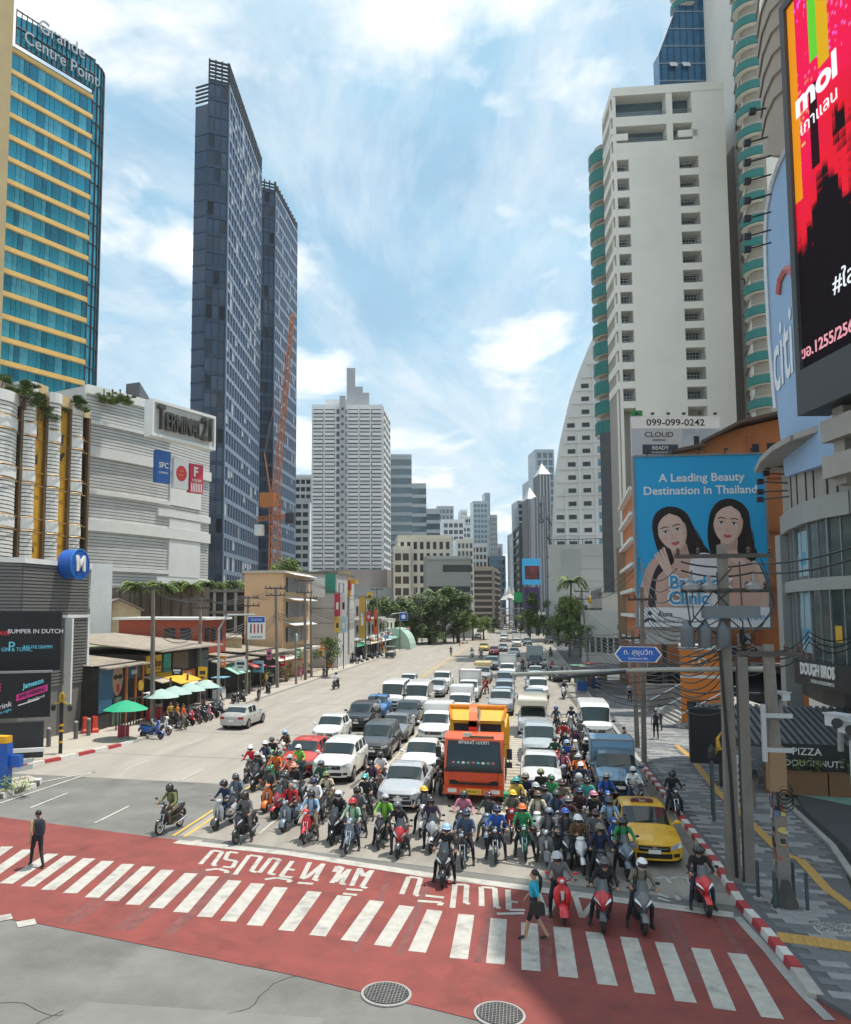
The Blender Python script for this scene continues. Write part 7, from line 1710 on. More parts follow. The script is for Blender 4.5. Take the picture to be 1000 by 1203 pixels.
# big LED screen
t=bldg('led_screen','huge LED screen of red and black picture at the right edge','screen');Dn,Df=23,33
fp=wd_(937,400,Df);np_=wd_(937,400,Df);dirc=V((-sin(YAW),cos(YAW),0));fpl=V((fp.x,fp.y,0));npl=fpl-dirc*10
Fs=Face(xy(fpl),xy(npl));zb_,zt_2=wd_(952,489,Df).z,wd_(922,60,Df).z+2.0
FB_(t,'cabinet',DSTEEL,Fs,0,Fs.L,zb_,zt_2,-1.2,-.05)
def led_mat():
 m=M('led_picture',(.5,.02,.03),.8,0,0,spec=.05);tr=m.node_tree;n=tr.nodes;b=n['Principled BSDF'];tcn=n.new('ShaderNodeTexCoord')
 mp=n.new('ShaderNodeMapping');mp.inputs['Scale'].default_value=(.55,.55,.28);tr.links.new(tcn.outputs['Object'],mp.inputs[0])
 v=n.new('ShaderNodeTexVoronoi');v.distance='MANHATTAN';v.inputs['Scale'].default_value=.8;tr.links.new(mp.outputs[0],v.inputs['Vector'])
 w=n.new('ShaderNodeTexNoise');w.inputs['Scale'].default_value=.75;w.inputs['Detail'].default_value=7;sn0=n.new('ShaderNodeVectorMath');sn0.operation='SNAP';sn0.inputs[1].default_value=(.22,.22,.11);tr.links.new(mp.outputs[0],sn0.inputs[0]);tr.links.new(sn0.outputs[0],w.inputs['Vector'])
 sp=n.new('ShaderNodeSeparateXYZ');tr.links.new(tcn.outputs['Generated'],sp.inputs[0])
 ad=n.new('ShaderNodeMath');ad.operation='MULTIPLY_ADD';ad.inputs[1].default_value=.95;tr.links.new(sp.outputs[2],ad.inputs[0]);tr.links.new(w.outputs[0],ad.inputs[2])
 a2=n.new('ShaderNodeMath');a2.operation='MULTIPLY_ADD';a2.inputs[1].default_value=.06;tr.links.new(v.outputs['Distance'],a2.inputs[0]);tr.links.new(ad.outputs[0],a2.inputs[2])
 cr=n.new('ShaderNodeValToRGB');st=[(0,(.006,.005,.006)),(.80,(.012,.008,.01)),(.84,(.50,.01,.02)),(1.0,(.62,.008,.04)),(1.05,(.5,.02,.05))]
 cr.color_ramp.elements[0].position=0;cr.color_ramp.elements[0].color=(.006,.005,.006,1);cr.color_ramp.elements[1].position=1;cr.color_ramp.elements[1].color=(.66,.01,.06,1)
 for p,c in ((.80,(.008,.006,.008,1)),(.83,(.60,.012,.025,1)),(.95,(.6,.01,.04,1))): e=cr.color_ramp.elements.new(p);e.color=c
 sc7=n.new('ShaderNodeMath');sc7.operation='MULTIPLY';sc7.inputs[1].default_value=.85;tr.links.new(a2.outputs[0],sc7.inputs[0]);tr.links.new(sc7.outputs[0],cr.inputs[0])
 wn_=n.new('ShaderNodeTexWhiteNoise');sn=n.new('ShaderNodeVectorMath');sn.operation='SNAP';sn.inputs[1].default_value=(.14,.14,.14);tr.links.new(tcn.outputs['Object'],sn.inputs[0]);tr.links.new(sn.outputs[0],wn_.inputs['Vector'])
 g1=n.new('ShaderNodeMapRange');g1.inputs[1].default_value=.55;g1.inputs[2].default_value=.95;g1.inputs[3].default_value=0;g1.inputs[4].default_value=.75
 ma=n.new('ShaderNodeMath');ma.operation='MULTIPLY';tr.links.new(sp.outputs[2],ma.inputs[0]);tr.links.new(w.outputs[0],ma.inputs[1]);mz=n.new('ShaderNodeMath');mz.operation='ADD';tr.links.new(ma.outputs[0],mz.inputs[0]);mz.inputs[1].default_value=.22;tr.links.new(mz.outputs[0],g1.inputs[0])
 lt_=n.new('ShaderNodeMath');lt_.operation='LESS_THAN';tr.links.new(wn_.outputs['Value'],lt_.inputs[0]);tr.links.new(g1.outputs[0],lt_.inputs[1])
 mx=n.new('ShaderNodeMix');mx.data_type='RGBA';tr.links.new(lt_.outputs[0],mx.inputs[0]);tr.links.new(cr.outputs[0],mx.inputs[6])
 hs=n.new('ShaderNodeHueSaturation');hs.inputs['Color'].default_value=(.65,.10,.35,1);h2=n.new('ShaderNodeMath');h2.operation='MULTIPLY_ADD';h2.inputs[1].default_value=.9;h2.inputs[2].default_value=.05;tr.links.new(wn_.outputs['Value'],h2.inputs[0]);tr.links.new(w.outputs[0],hs.inputs['Hue']);tr.links.new(hs.outputs[0],mx.inputs[7])
 def gate(src,lo,hi):
  a_=n.new('ShaderNodeMath');a_.operation='GREATER_THAN';a_.inputs[1].default_value=lo;tr.links.new(src,a_.inputs[0]);c_=n.new('ShaderNodeMath');c_.operation='LESS_THAN';c_.inputs[1].default_value=hi;tr.links.new(src,c_.inputs[0]);d_=n.new('ShaderNodeMath');d_.operation='MULTIPLY';tr.links.new(a_.outputs[0],d_.inputs[0]);tr.links.new(c_.outputs[0],d_.inputs[1]);return d_.outputs[0]
 last=mx.outputs[2]
 for lo,hi,zl,c_ in ((.94,1.1,.45,(.62,.22,.01,1)),(.78,.84,.78,(.10,.45,.03,1)),(.70,.78,.74,(.55,.30,.01,1)),(.80,.86,.5,(.02,.005,.008,1))):
  g_=n.new('ShaderNodeMath');g_.operation='MULTIPLY';tr.links.new(gate(sp.outputs[1],lo,hi),g_.inputs[0]);zz=gate(sp.outputs[2],zl,1.1 if c_[0] > .05 else .72);tr.links.new(zz,g_.inputs[1]);m3=n.new('ShaderNodeMix');m3.data_type='RGBA';tr.links.new(g_.outputs[0],m3.inputs[0]);tr.links.new(last,m3.inputs[6]);m3.inputs[7].default_value=c_;last=m3.outputs[2]
 mx=m3
 tr.links.new(mx.outputs[2],b.inputs['Base Color']);tr.links.new(mx.outputs[2],b.inputs['Emission Color']);b.inputs['Emission Strength'].default_value=.75;return m
FB_(t,'display',led_mat(),Fs,.35,Fs.L-.3,zb_+1.9,zt_2-.35,-.05,.0)
m=MB()
for u0,u1,a0,a1 in ((0,.35,zb_,zt_2),(Fs.L-.3,Fs.L,zb_,zt_2),(.35,Fs.L-.3,zt_2-.35,zt_2),(.35,Fs.L-.3,zb_,zb_+1.9)): m.fbox(Fs,u0,u1,a0,a1,-.05,.15)
m.build('frame',M('screen_frame',(.07,.075,.08),.5,.3,.1),t)
text('mol',1.5,M('led_white',(.8,.82,.84),.4,0,0,emit=.6),t,Fs.at(2.2,zt_2-5.2,.02),Fs.u,(0,0,1),.02,sx=1.3,bold=.05);text('เกาแลน',.8,M('led_white'),t,Fs.at(2.3,zt_2-6.4,.02),Fs.u,(0,0,1),.02,sx=1.1)
text('ฆอ.1255/2569',.7,M('led_pink',(.75,.3,.36),.4,0,0,emit=.6),t,Fs.at(2.2,zb_+2.6,.02),Fs.u,(0,0,1),.02,sx=1.0,bold=.01);text('#ใส',1.0,M('led_white'),t,Fs.at(3.4,zb_+4.6,.02),Fs.u,(0,0,1),.02)
for z in (zb_-1.4,zb_-2.9): FB_(t,'bracket_beam',CONCP,Fs,1.0,Fs.L,z,z+.9,-3.2,-.2)
for u in (1.2,5.0,9.0): FB_(t,'bracket',CONCP,Fs,u,u+.7,zb_-3.2,zb_,-2.6,-.6)
# curved pale blue banner with citi
t=bldg('curved_banner','tall pale blue banner with white citi letters and red arc','banner');
Fb=Face(xy(wd_(921,400,42)),xy(wd_(966,400,35)));
def bz(px,py,D=None):
 lo,hi=22.0,60.0
 for _ in range(40):
  md=(lo+hi)/2;q=wd_(px,py,md)
  if (V((q.x,q.y,0))-Fb.p).dot(Fb.n) > 0: lo=md
  else: hi=md
 return (V((q.x,q.y,0))-Fb.p).dot(Fb.u),q.z
ol=[bz(*p) for p in ((922,560),(913,480),(906,400),(902,320),(901,280),(903,245),(909,215),(918,190),(930,165),(960,120),(975,300),(985,540))]
BANB=M('banner_blue',(.27,.42,.62),.6,0,.08,.2);m=MB();m.plate([Fb.at(u,z,0) for u,z in ol],-Fb.n,.5);m.build('fabric',BANB,t)
eb=MB();eb.path([Fb.at(u,z,.05) for u,z in ol[1:10]],.16,5);eb.build('edge_tube',M('banner_edge',(.6,.62,.64),.4,.2),t)
cu,cz=bz(928,405);hz=bz(928,340)[1]-bz(928,470)[1]
text('citi',hz*.95,PWH,t,Fb.at((bz(908,400)[0]+bz(933,400)[0])/2,cz,.03),Fb.u,(0,0,1),.03,fit=bz(932,400)[0]-bz(909,400)[0],bold=.04)
ar=[bz(*p) for p in ((917,345),(919,328),(925,316),(932,316),(936,326))];m=MB();m.path([Fb.at(u,z,.06) for u,z in ar],.2,5);m.build('red_arc',M('arc_red',(.5,.12,.12),.5),t)
# curved tan storeys above the banner
t=bldg('curved_tower','curved tan clad tower edge high above the banner','building');tz0=wd_(905,170,41).z
arc2=[wd_(px,100,d) for px,d in ((893,44),(899,42),(910,40.4),(926,39.4),(945,39),(980,39))]
def cz_(i,dz): return V((arc2[i].x,arc2[i].y,dz))
b_=MB();zs_=[wd_(px,py,d).z for px,py,d in ((893,182,44),(899,182,42),(910,182,40.4),(926,180,39.4),(945,160,39),(980,150,39))]
b_.loft([[cz_(i,zs_[i]) for i in range(6)],[cz_(i,tz0+9) for i in range(6)]],0,False,False);b_.loft([[cz_(i,zs_[i]) for i in range(6)],[cz_(i,zs_[i])+V((14,8,0)) for i in range(6)]],0,False,False)
b_.build('cladding',TANC,t,True,50)
for k in range(7): j=MB();j.path([cz_(i,zs_[0]+1+1.25*k)+V((-.06,-.06,0)) for i in range(6)],.05,4);j.build('cladding_joint',M('joint_brown',(.18,.15,.12),.7),t)
for k,(px,d) in enumerate(((950,35.6),(960,35.3))): q=wd_(px,60,d);m=MB();m.tube((q.x,q.y,tz0-4),(q.x,q.y,tz0+8),.4,None,12);m.build('round_column',M('grey_spandrel'),t)
# unseen block right of frame, outline and height shaped to throw the corner shade
t=bldg('shade_tower','unseen tower block right of the frame shaped to shade the corner','tower');core(t,[(17.6,24.7),(15.2,30),(15.1,33),(26.5,55),(50,55),(50,24.7)],0,60,CREAM)
# floodlights on arms beside billboard and banner
for i,py in enumerate((131,168,191,213,236,257,278,293)):
 base=wd_(918-(12 if py > 160 else 0),py-8,42);tip=wd_(884-(6 if py > 160 else 0),py,42);m=MB();m.tube(base,tip,.05,None,5);m.box(tuple(tip),(.35,.3,.3));o=m.build('flood_lamp',DSTEEL);tag(o,f"{('highest', 'second', 'third', 'fourth', 'fifth', 'sixth', 'seventh', 'lowest')[i]} floodlight arm beside the teal balconies",'floodlight','banner floodlight arms')
for i,(x0,y0,x1,y1) in enumerate(((915,538,952,538),(902,548,940,548),(900,556,940,558),(893,566,935,568),(893,578,935,576),(893,587,930,583))):
 m=MB();tip=wd_(x0,y0,46);m.tube(wd_(x1,y1,44),tip,.045,None,5);m.box(tuple(tip),(.32,.3,.32));o=m.build('flood_lamp',DSTEEL);tag(o,f"{('top', 'second', 'third', 'fourth', 'fifth', 'bottom')[i]} floodlight arm over the right edge of the beauty billboard",'floodlight','billboard floodlight arms')
# orange bank kiosk panel and stairs
t=bldg('orange_kiosk','orange bank machine kiosk with white knot emblem','kiosk');a,b=wd_(799,790,53),wd_(846,790,52);F=Face(xy(a),xy(b));z1,z0=wd_(799,757,53).z,wd_(799,832,53).z
FB_(t,'body',M('kiosk_orange',(.68,.20,.02),.45,0,.08,.6),F,0,F.L,0,z1-.35,-1.2,0);FB_(t,'top_band',WHITE,F,-.05,F.L+.05,z1-.35,z1,-1.25,.06)
for s in (-1,1): m=MB();c_=F.at(F.L/2+s*.19,z1-1.1,.03);m.path([c_+F.u*.24*cos(q)+V((0,0,.22*sin(q))) for q in [2*PI*k/14 for k in range(15)]],.045,5);m.build('emblem',PLATEW,t)
text('ธนชาต',.34,PLATEW,t,F.at(F.L/2,z1-1.75,.01),F.u,(0,0,1),.02);FB_(t,'machine_screen',WINDK,F,F.L*.15,F.L*.5,.9,1.8,.0,.05);FB_(t,'white_line',WHITE,F,0,F.L,z1-2.2,z1-2.0,0,.04)
t=bldg('entrance_stairs','concrete entrance stairs with steel hand rails beside the orange kiosk','stairs');a,b=gp(764,838),gp(800,858);F=Face(xy(a),xy(b))
for k in range(9): FB_(t,'step',CONC,F,0,F.L,0,.17*(k+1),-.3*(k+1)-3,-.3*k)
FB_(t,'side_wall',CONC,F,-.35,0,0,2.2,-6,.2)
for u in (.1,F.L*.5,F.L): m=MB();m.path([F.at(u,0,.1),F.at(u,.95,.1),F.at(u,2.5,-2.7),F.at(u,2.5,-5)],.035,5);[m.tube(F.at(u,.17*k,-.3*k),F.at(u,.95+.17*k,-.3*k),.025,None,5) for k in (2,4,6,8)];m.build('hand_rail',CHROME,t)
# ------------------------------------------------------------ poles
PORC=M('pole_concrete',(.21,.19,.165),.9,0,.2,1.2,bump=.3,dirt=.4)
ARMD=M('arm_dark',(.075,.065,.055),.8,.1,.25,3)
def pole(label,px,py,top,w=.3,arms=(),name='utility_pole',mat=None,extra=0):
 b0=gp(px,py,.1);D=(b0.x*-sin(YAW)+b0.y*cos(YAW));zt=wd_(top[0],top[1],D).z;tp=wd_(top[0],top[1],D)
 t=thing(name,label,'utility pole',(b0.x,b0.y,.1));r=V((tp.x-b0.x,tp.y-b0.y,zt-.1))
 m=MB();m.loft([[V((sx*w*k,sy*w*k,0))+r*q for sx,sy in ((-.5,-.5),(.5,-.5),(.5,.5),(-.5,.5))] for q,k in ((0,1),(.5,.88),(1,.72))]);m.build('shaft',mat or PORC,t)
 for q,half in arms:
  c_=r*q;a=MB();a.box((c_.x,c_.y-.12,c_.z),(half*2,.1,.12));a.build('cross_arm',ARMD,t)
  for s in (-1,-.55,.55,1): i_=MB();i_.lathe((c_.x+s*half*.93,c_.y-.12,c_.z+.06),[(.03,0),(.06,.04),(.04,.08),(.065,.12),(.03,.2)],8);i_.build('insulator',M('insulator_brown',(.08,.04,.03),.3),t,True)
 return t,b0,r
t,b0,r=pole('tall twin-legged concrete pole carrying transformers before the beauty billboard',862,1036,(848,640),.34,((.965,1.35),(.86,1.2)))
m=MB();m.loft([[V((sx*.14+.42,sy*.13,0))+r*q for sx,sy in ((-1,-1),(1,-1),(1,1),(-1,1))] for q in (0,.66)]);m.build('second_leg',PORC,t)
TRF=M('transformer_grey',(.13,.15,.16),.5,.3,.12,2,dirt=.2)
for dx in (-1.1,-.62,-.14):
 m=MB();q=r*.72;m.lathe((q.x+dx,q.y-.35,q.z-.3),[(.18,0),(.2,.05),(.2,.55),(.14,.62),(.05,.8)],12);m.build('transformer',TRF,t,True)
m=MB();q=r*.795;m.box((q.x+.1,q.y-.3,q.z),(1.5,.45,.36));m.build('switch_box',TRF,t)
for dx in (-.95,-.45,.75):
 m=MB();q=r*.875;m.lathe((q.x+dx,q.y-.28,q.z-.2),[(.05,0),(.24,.08),(.24,.2),(.05,.3),(.05,.5)],14);m.build('disc_insulator',M('porcelain',(.22,.22,.22),.3),t,True)
for k in range(9):
 m=MB();q0=r*RU(.84,.96)+V((RU(-1.2,1.2),-.2,0));q1=r*RU(.70,.76)+V((RU(-1.2,.9),-.35,0));mid_=(q0+q1)/2+V((RU(-.5,.5),-.2,-.3));m.path([q0,q0*.6+mid_*.4+V((0,0,.1)),mid_,q1*.6+mid_*.4,q1],.022,5);m.build('jumper_cable',BLACK,t)
m=MB();[m.path([r*.70+V((.5+.16*cos(a+k),-.25-.03*k,.16*sin(a+k))) for a in [2*PI*j/10 for j in range(11)]],.02,4) for k in range(4)];m.build('cable_coil',BLACK,t)
m=MB();m.path([r*.68+V((-.2,-.2,0)),r*.5+V((-.12,-.2,0)),r*.3+V((-.02,-.2,0)),r*.02+V((.05,-.2,0))],.045,6);m.build('cable_conduit',BLACK,t)
t2,b2,r2=pole('sticker covered concrete pole ringed by four posts on the right pavement',922,1064,(902,757),.32,((.965,.8),),mat=CONC_D)
m=MB();m.lathe((0,0,0),[(.36,0),(.24,.35),(.2,.7),(.2,.71)],8);m.build('footing',M('footing_dark',(.07,.065,.06),.9,0,.3,4,bump=.4),t2)
STK=[M('sticker_%d' % k,c,.6,0,.3,8) for k,c in enumerate(((.5,.5,.5),(.12,.16,.3),(.35,.1,.08),(.5,.4,.12),(.03,.03,.03)))]
for k in range(34): q=r2*RU(.14,.44);m=MB();s=RC((-1,0));m.box((q.x+(RU(-.1,.1) if s else -.175),q.y+(-.176 if s else RU(-.1,.1)),q.z),(RU(.06,.16),.008,RU(.05,.16)) if s else (.008,.12,.12));m.build('sticker',RC(STK),t2)
m=MB();q=r2*.52;m.box((q.x,q.y-.03,q.z),(.40,.40,1.15));m.build('wooden_casing',M('casing_brown',(.26,.16,.085),.8,0,.15,2),t2)
m=MB();q=r2*.66;[m.box((q.x+.05,q.y-.2,q.z+dz),(.75,.06,.12)) for dz in (-.45,.45)];m.box((q.x-.3,q.y-.24,q.z),(.1,.12,1.5));m.build('clamp_frame',GRY,t2)
m=MB();[m.path([r2*.44+V((.12+.2*cos(a),-.2-.02*k,-.1*k+.24*sin(a))) for a in [2*PI*j/10 for j in range(11)]],.018,4) for k in range(4)];m.build('cable_coil',BLACK,t2)
def camera_unit(px,py,D,label):
 c_=wd_(px,py,D);t=thing('security_camera',label,'camera',c_);m=MB();m.box((0,0,0),(.26,.42,.2),0,.5);m.build('housing',M('camera_grey',(.45,.48,.5),.4,.2,.1),t);m=MB();m.box((0,0,.12),(.3,.48,.03),0,.5);m.build('sun_shield',GRY,t);m=MB();m.tube((0,0,-.13),(.02,.1,-.55),.05);m.build('bracket',STEEL,t);m=MB();m.tube((-.14,-.28,0),(-.17,-.33,0),.09,None,10);m.build('lens',BLACK,t)
camera_unit(917,818,22.2,'grey security camera on the sticker covered pole');camera_unit(987,847,14.5,'big grey camera at the right edge, left one');camera_unit(1003,855,14.2,'big grey camera cut by the right edge')
q=gp(1006,1010);m=MB();q2=wd_(1004,870,14.3);m.tube((q2.x,q2.y,0),q2,.1,.09,10);o=m.build('camera_mast',GRY);tag(o,'grey mast carrying cameras at the right edge of the view','mast')
for i,(px,py) in enumerate(((891,1054),(911,1068),(933,1056),(949,1070))):
 q=gp(px,py,.12);t=thing('bollard',('left rear','left front','right rear','right front')[i]+' slim dark post around the sticker covered pole','bollard',q,0,'posts around the pole');m=MB();m.tube((0,0,0),(0,0,.95),.045,None,12);m.tube((0,0,.95),(0,0,.99),.045,.02,12);m.build('post',M('post_blue_grey',(.07,.10,.12),.45,.4,.15),t,True,40);m=MB();m.lathe((0,0,0),[(.11,0),(.11,.012),(.05,.014)],14);m.build('foot_plate',CONC,t)
# mast arm with the blue street name sign
t=bldg('mast_arm','long grey horizontal mast arm reaching over the right lanes','mast arm');a=wd_(905,786,22.8);b=wd_(600,792,26.5)
m=MB();m.path([a,a.lerp(b,.4)+V((0,0,.05)),b],[.085,.075,.055],10);m.build('arm',M('arm_grey',(.36,.37,.33),.5,.3,.15,1),t);m=MB();m.tube(wd_(735,789,24.5),wd_(650,797,26.0)+V((0,0,0)),.06,.05);m.build('brace',DSTEEL,t)
t=bldg('street_sign','blue arrow ended street name sign in Thai and English','street sign');a,b=wd_(723,770,24.7),wd_(777,770,24.3);F=Face(xy(a),xy(b));z1,z0=wd_(750,760,24.5).z,wd_(750,777.5,24.5).z;zm=(z0+z1)/2;L=F.L
def hexp(k,d): w_=L/2*k;h_=(z1-z0)/2*k;e=.17;return [F.at(L/2+x,zm+z,d) for x,z in ((-w_,0),(-w_+e,h_),(w_-e,h_),(w_,0),(w_-e,-h_),(-w_+e,-h_))]
m=MB();m.plate(hexp(1.04,.0),-F.n,.04);m.build('border',PLATEW,t);m=MB();m.plate(hexp(.97,.012),-F.n,.01);m.build('panel',M('sign_blue',(.012,.10,.42),.4,0,.06),t)
text('ถ. สุขุมวิท',.22,PLATEW,t,F.at(L/2,zm+.06,.013),F.u,(0,0,1),.005,sx=1.0);text('Sukhumvit Rd.',.10,PLATEW,t,F.at(L/2,zm-.13,.013),F.u,(0,0,1),.005)
for u in (L*.3,L*.7): m=MB();m.tube(F.at(u,z0,-.05),F.at(u,z0-.32,-.05),.02);m.build('bracket',STEEL,t)
# back of a black signal board and its lamp-post neighbour
t=bldg('signal_board','black rectangular back of a signal board at the pavement edge','signal board');a,b=wd_(811,865,30.5),wd_(848,865,30.2);F=Face(xy(a),xy(b));z1,z0=wd_(811,833,30.5).z,wd_(811,895,30.5).z
FB_(t,'panel',SCRB,F,0,F.L,z0,z1,-.2,0);m=MB();[m.fbox(F,u0,u1,a0,a1,-.22,.03) for u0,u1,a0,a1 in ((-.03,0,z0,z1),(F.L,F.L+.03,z0,z1),(0,F.L,z1,z1+.04),(0,F.L,z0-.04,z0))];m.build('frame',DSTEEL,t);FB_(t,'post',DSTEEL,F,F.L*.6,F.L*.7,.1,z0,-.15,-.05)
q=gp(839,965,.12);t=thing('lamp_post','short dark post with lantern and small golden figure','lamp post',q);zl_=wd_(837,893,32).z
m=MB();m.tube((0,0,0),(0,0,2.2),.06,.05,10);m.build('post',M('post_blue_grey'),t);m=MB();m.lathe((0,0,2.2),[(.05,0),(.13,.1),(.15,.35),(.07,.5),(.02,.6)],8);m.build('lantern',DSTEEL,t)
m=MB();m.path([(.1,0,2.4),(.25,0,2.7),(.22,0,3.0),(.38,0,3.25)],[.04,.09,.06,.02],7);m.path([(.2,0,2.6),(.45,0,2.65),(.5,0,2.5)],.04,6);m.build('golden_figure',M('gold_leaf',(.65,.40,.06),.35,.6,.1),t)
q=gp(820,1000,.12);m=MB();m.tube((q.x,q.y,.12),(q.x,q.y,.7),.05,None,10);
for i,(px,py,lab,c) in enumerate(((858,1005,'orange red marker post beside the twin-legged pole',(.5,.08,.02)),)):
 q=gp(px,py,.12);t=thing('marker_post',lab,'marker post',q);m=MB();m.tube((0,0,0),(0,0,.6),.05,None,10);m.build('post',DSTEEL,t);m=MB();m.tube((0,0,.6),(0,0,1.35),.06,None,10);m.build('sleeve',M('sleeve_orange',c,.5),t)
q=wd_(872,900,26);t=thing('control_cabinet','grey cabinet with black hazard stripes behind the twin-legged pole','cabinet',(q.x,q.y,.12));m=MB();m.box((0,0,2.2),(.36,.3,1.6));m.tube((0,0,0),(0,0,1.4),.05);m.build('body',GRY,t)
for k in range(6): m=MB();m.plate([(-.17,-.153,1.55+.22*k),(-.02,-.153,1.67+.22*k),(-.02,-.153,1.77+.22*k),(-.17,-.153,1.65+.22*k)],(0,-1,0),.004);m.build('hazard_stripe',BLACK,t)
for lab,px,py,top in (('slim dark pole right of the white van, nearer one',757,897,(754,690)),('slim dark pole right of the white van, farther one',749,878,(743,740)),('pole by the palm on the right kerb',692,790,(683,690)),('pole with lamp arm far on the right kerb',671,775,(668,712))):
 pole(lab,px,py,top,.24,((.93,.7),) if px > 700 else ((.95,.9),(.86,.8)),mat=CONC_D)
# ============================================================ left street front
TIN=M('tin_roof',(.50,.44,.36),.6,.2,.2,1.2,dirt=.35);TING=M('tin_roof_green',(.38,.42,.24),.6,.1,.2,1,dirt=.3);DARKW=M('dark_shop_interior',(.035,.032,.03),.8,0,.5,1.5);PEACH=M('peach_render',(.60,.40,.23),.8,0,.1,.5,dirt=.15);REDB=M('red_brick_paint',(.34,.07,.035),.8,0,.15,.8);LGREY=M('light_grey_render',(.50,.49,.47),.8,0,.1,.4,dirt=.3);HOARD=M('brown_mesh_hoarding',(.20,.165,.14),.9,0,.2,.7,dirt=.3)
def C(n,c,r=.6): return M('colour_' +n,c,r,0,.15,2,dirt=.15)
def shed(label,y0,y1,z0,zr,roof,wallm=DARKW,x0=-27,x1=-36,over=1.0,drop=.9,name='shop_shed'):
 t=bldg(name,label,'shop');core(t,[(x0,y0),(x0,y1),(x1,y1),(x1,y0)],0,z0,wallm)
 m=MB();a,b=V((x0+over,0,zr-drop)),V((x1,0,zr));n=max(4,int((y1-y0)/.35))
 for k in range(n):
  ya,yb=y0+(y1-y0)*k/n,y0+(y1-y0)*(k+.62)/n;yc=y0+(y1-y0)*(k+1)/n
  m.hexa([V((x1,ya,zr)),V((a.x,ya,a.z)),V((a.x,yb,a.z)),V((x1,yb,zr)),V((x1,ya,zr+.1)),V((a.x,ya,a.z+.1)),V((a.x,yb,a.z+.1)),V((x1,yb,zr+.1))])
  m.add([(x1,yb,zr+.03),(a.x,yb,a.z+.03),(a.x,yc,a.z+.03),(x1,yc,zr+.03)],[(0,1,2,3)])
 m.build('roof',roof,t);return t,Face((x0,y0),(x0,y1))
def fb(t,F,u0,u1,z0,z1,d,mat,name,d0=0): return MB().fbox(F,u0,u1,z0,z1,d0,d).build(name,mat,t)
def tarp(t,F,u0,u1,z,out,drop,mat,name='awning'):
 m=MB();n=max(3,int((u1-u0)/.5))
 for k in range(n): m.hexa([F.at(u0+(u1-u0)*k/n,z-drop,out),F.at(u0+(u1-u0)*(k+1)/n,z-drop,out),F.at(u0+(u1-u0)*(k+1)/n,z,0),F.at(u0+(u1-u0)*k/n,z,0),F.at(u0+(u1-u0)*k/n,z-drop+.06,out),F.at(u0+(u1-u0)*(k+1)/n,z-drop+.06,out),F.at(u0+(u1-u0)*(k+1)/n,z+.06,0),F.at(u0+(u1-u0)*k/n,z+.06,0)])
 return m.build(name,mat,t)
t,F=shed('shop with painted shouting face mural beside the metro entrance',46.5,52.5,4.2,4.9,TIN,over=.6)
fb(t,F,0,1.9,1.2,4.0,.05,C('mural_blue',(.04,.12,.2)),'mural');m=MB();m.plate([F.at(2.3+x,3.0+z,.05) for x,z in ((-.55,.9),(0,1.1),(.55,.9),(.7,.2),(.5,-.5),(.1,-.9),(-.2,-.9),(-.55,-.5),(-.7,.2))],F.n,.03);m.build('mural_face',C('mural_skin',(.42,.25,.16)),t)
for x,z,a_,b_,c in ((-.3,.35,.3,.17,'black'),(.3,.35,.3,.17,'black'),(.02,-.4,.2,.3,'red')): m=MB();m.plate([F.at(2.3+x+a_*cos(q),3.0+z+b_*sin(q),.085) for q in [2*PI*k/14 for k in range(14)]],F.n,.01);m.build('mural_feature',C(c,CN[c]),t)
fb(t,F,1.7,2.9,.2,2.0,.05,C('mural_green',(.12,.18,.13)),'mural_shirt');text('กาแฟ',.4,PLATEW,t,F.at(2.3,1.3,.06),F.u,(0,0,1),.02)
for u in (3.4,4.7,5.8): fb(t,F,u,u+.2,.1,3.9,.12,C('orange_post',(.5,.16,.04)),'post')
m=MB();m.plate([F.at(4.3+.36*cos(q),2.6+.36*sin(q),.7) for q in [2*PI*k/18 for k in range(18)]],F.n,.06);m.build('round_sign',C('sign_yellow',(.7,.42,.03)),t);fb(t,F,3.6,5.4,3.1,3.9,.1,NAVP,'sign_panel');text('BAR',.45,PLATEW,t,F.at(4.5,3.5,.11),F.u,(0,0,1),.02)
for k in range(9): FB_(t,'railing_bar',DSTEEL,F,.1+k*.38,.16+k*.38,.1,1.9,1.2,1.26)
fb(t,F,0,3.4,1.85,1.95,1.28,DSTEEL,'railing',1.18)
t,F=shed('long tin-roofed shop row with yellow tarpaulin and teal upper panels',52.6,64.5,4.6,5.7,TIN,over=1.4)
for u0,u1,z0,z1,n_,c in ((.3,2.6,3.2,4.5,'yellow_board',(.62,.36,.03)),(3.0,4.2,3.0,4.5,'teal_panel',(.04,.30,.28)),(4.6,7.4,3.1,4.5,'brown_panel',(.12,.09,.06)),(5.4,8.8,2.3,3.0,'orange_board',(.62,.16,.03)),(9.2,11.5,3.0,4.4,'grey_glass',(.1,.12,.12))): fb(t,F,u0,u1,z0,z1,.12,C(n_,c),'wall_panel')
text('มวยไทย',.7,C('black',CN['black']),t,F.at(1.4,3.85,.13),F.u,(0,0,1),.03);text('ก๋วยเตี๋ยว',.5,PLATEW,t,F.at(7.1,2.65,.13),F.u,(0,0,1),.03)
tarp(t,F,1.5,5.4,3.1,2.2,.7,C('tarp_yellow',(.72,.42,.03)));tarp(t,F,5.6,9.0,2.3,1.6,.4,CREAM);tarp(t,F,-.1,1.6,3.0,1.5,.4,TIN)
for u in (.3,3.2,6.5,9.4): fb(t,F,u,u+.12,.1,3,2.0,BARK,'post',1.88)
t,F=shed('brick red upper storey over shop with mint and red awnings',65.0,74,3.4,4.0,TIN,over=1.4)
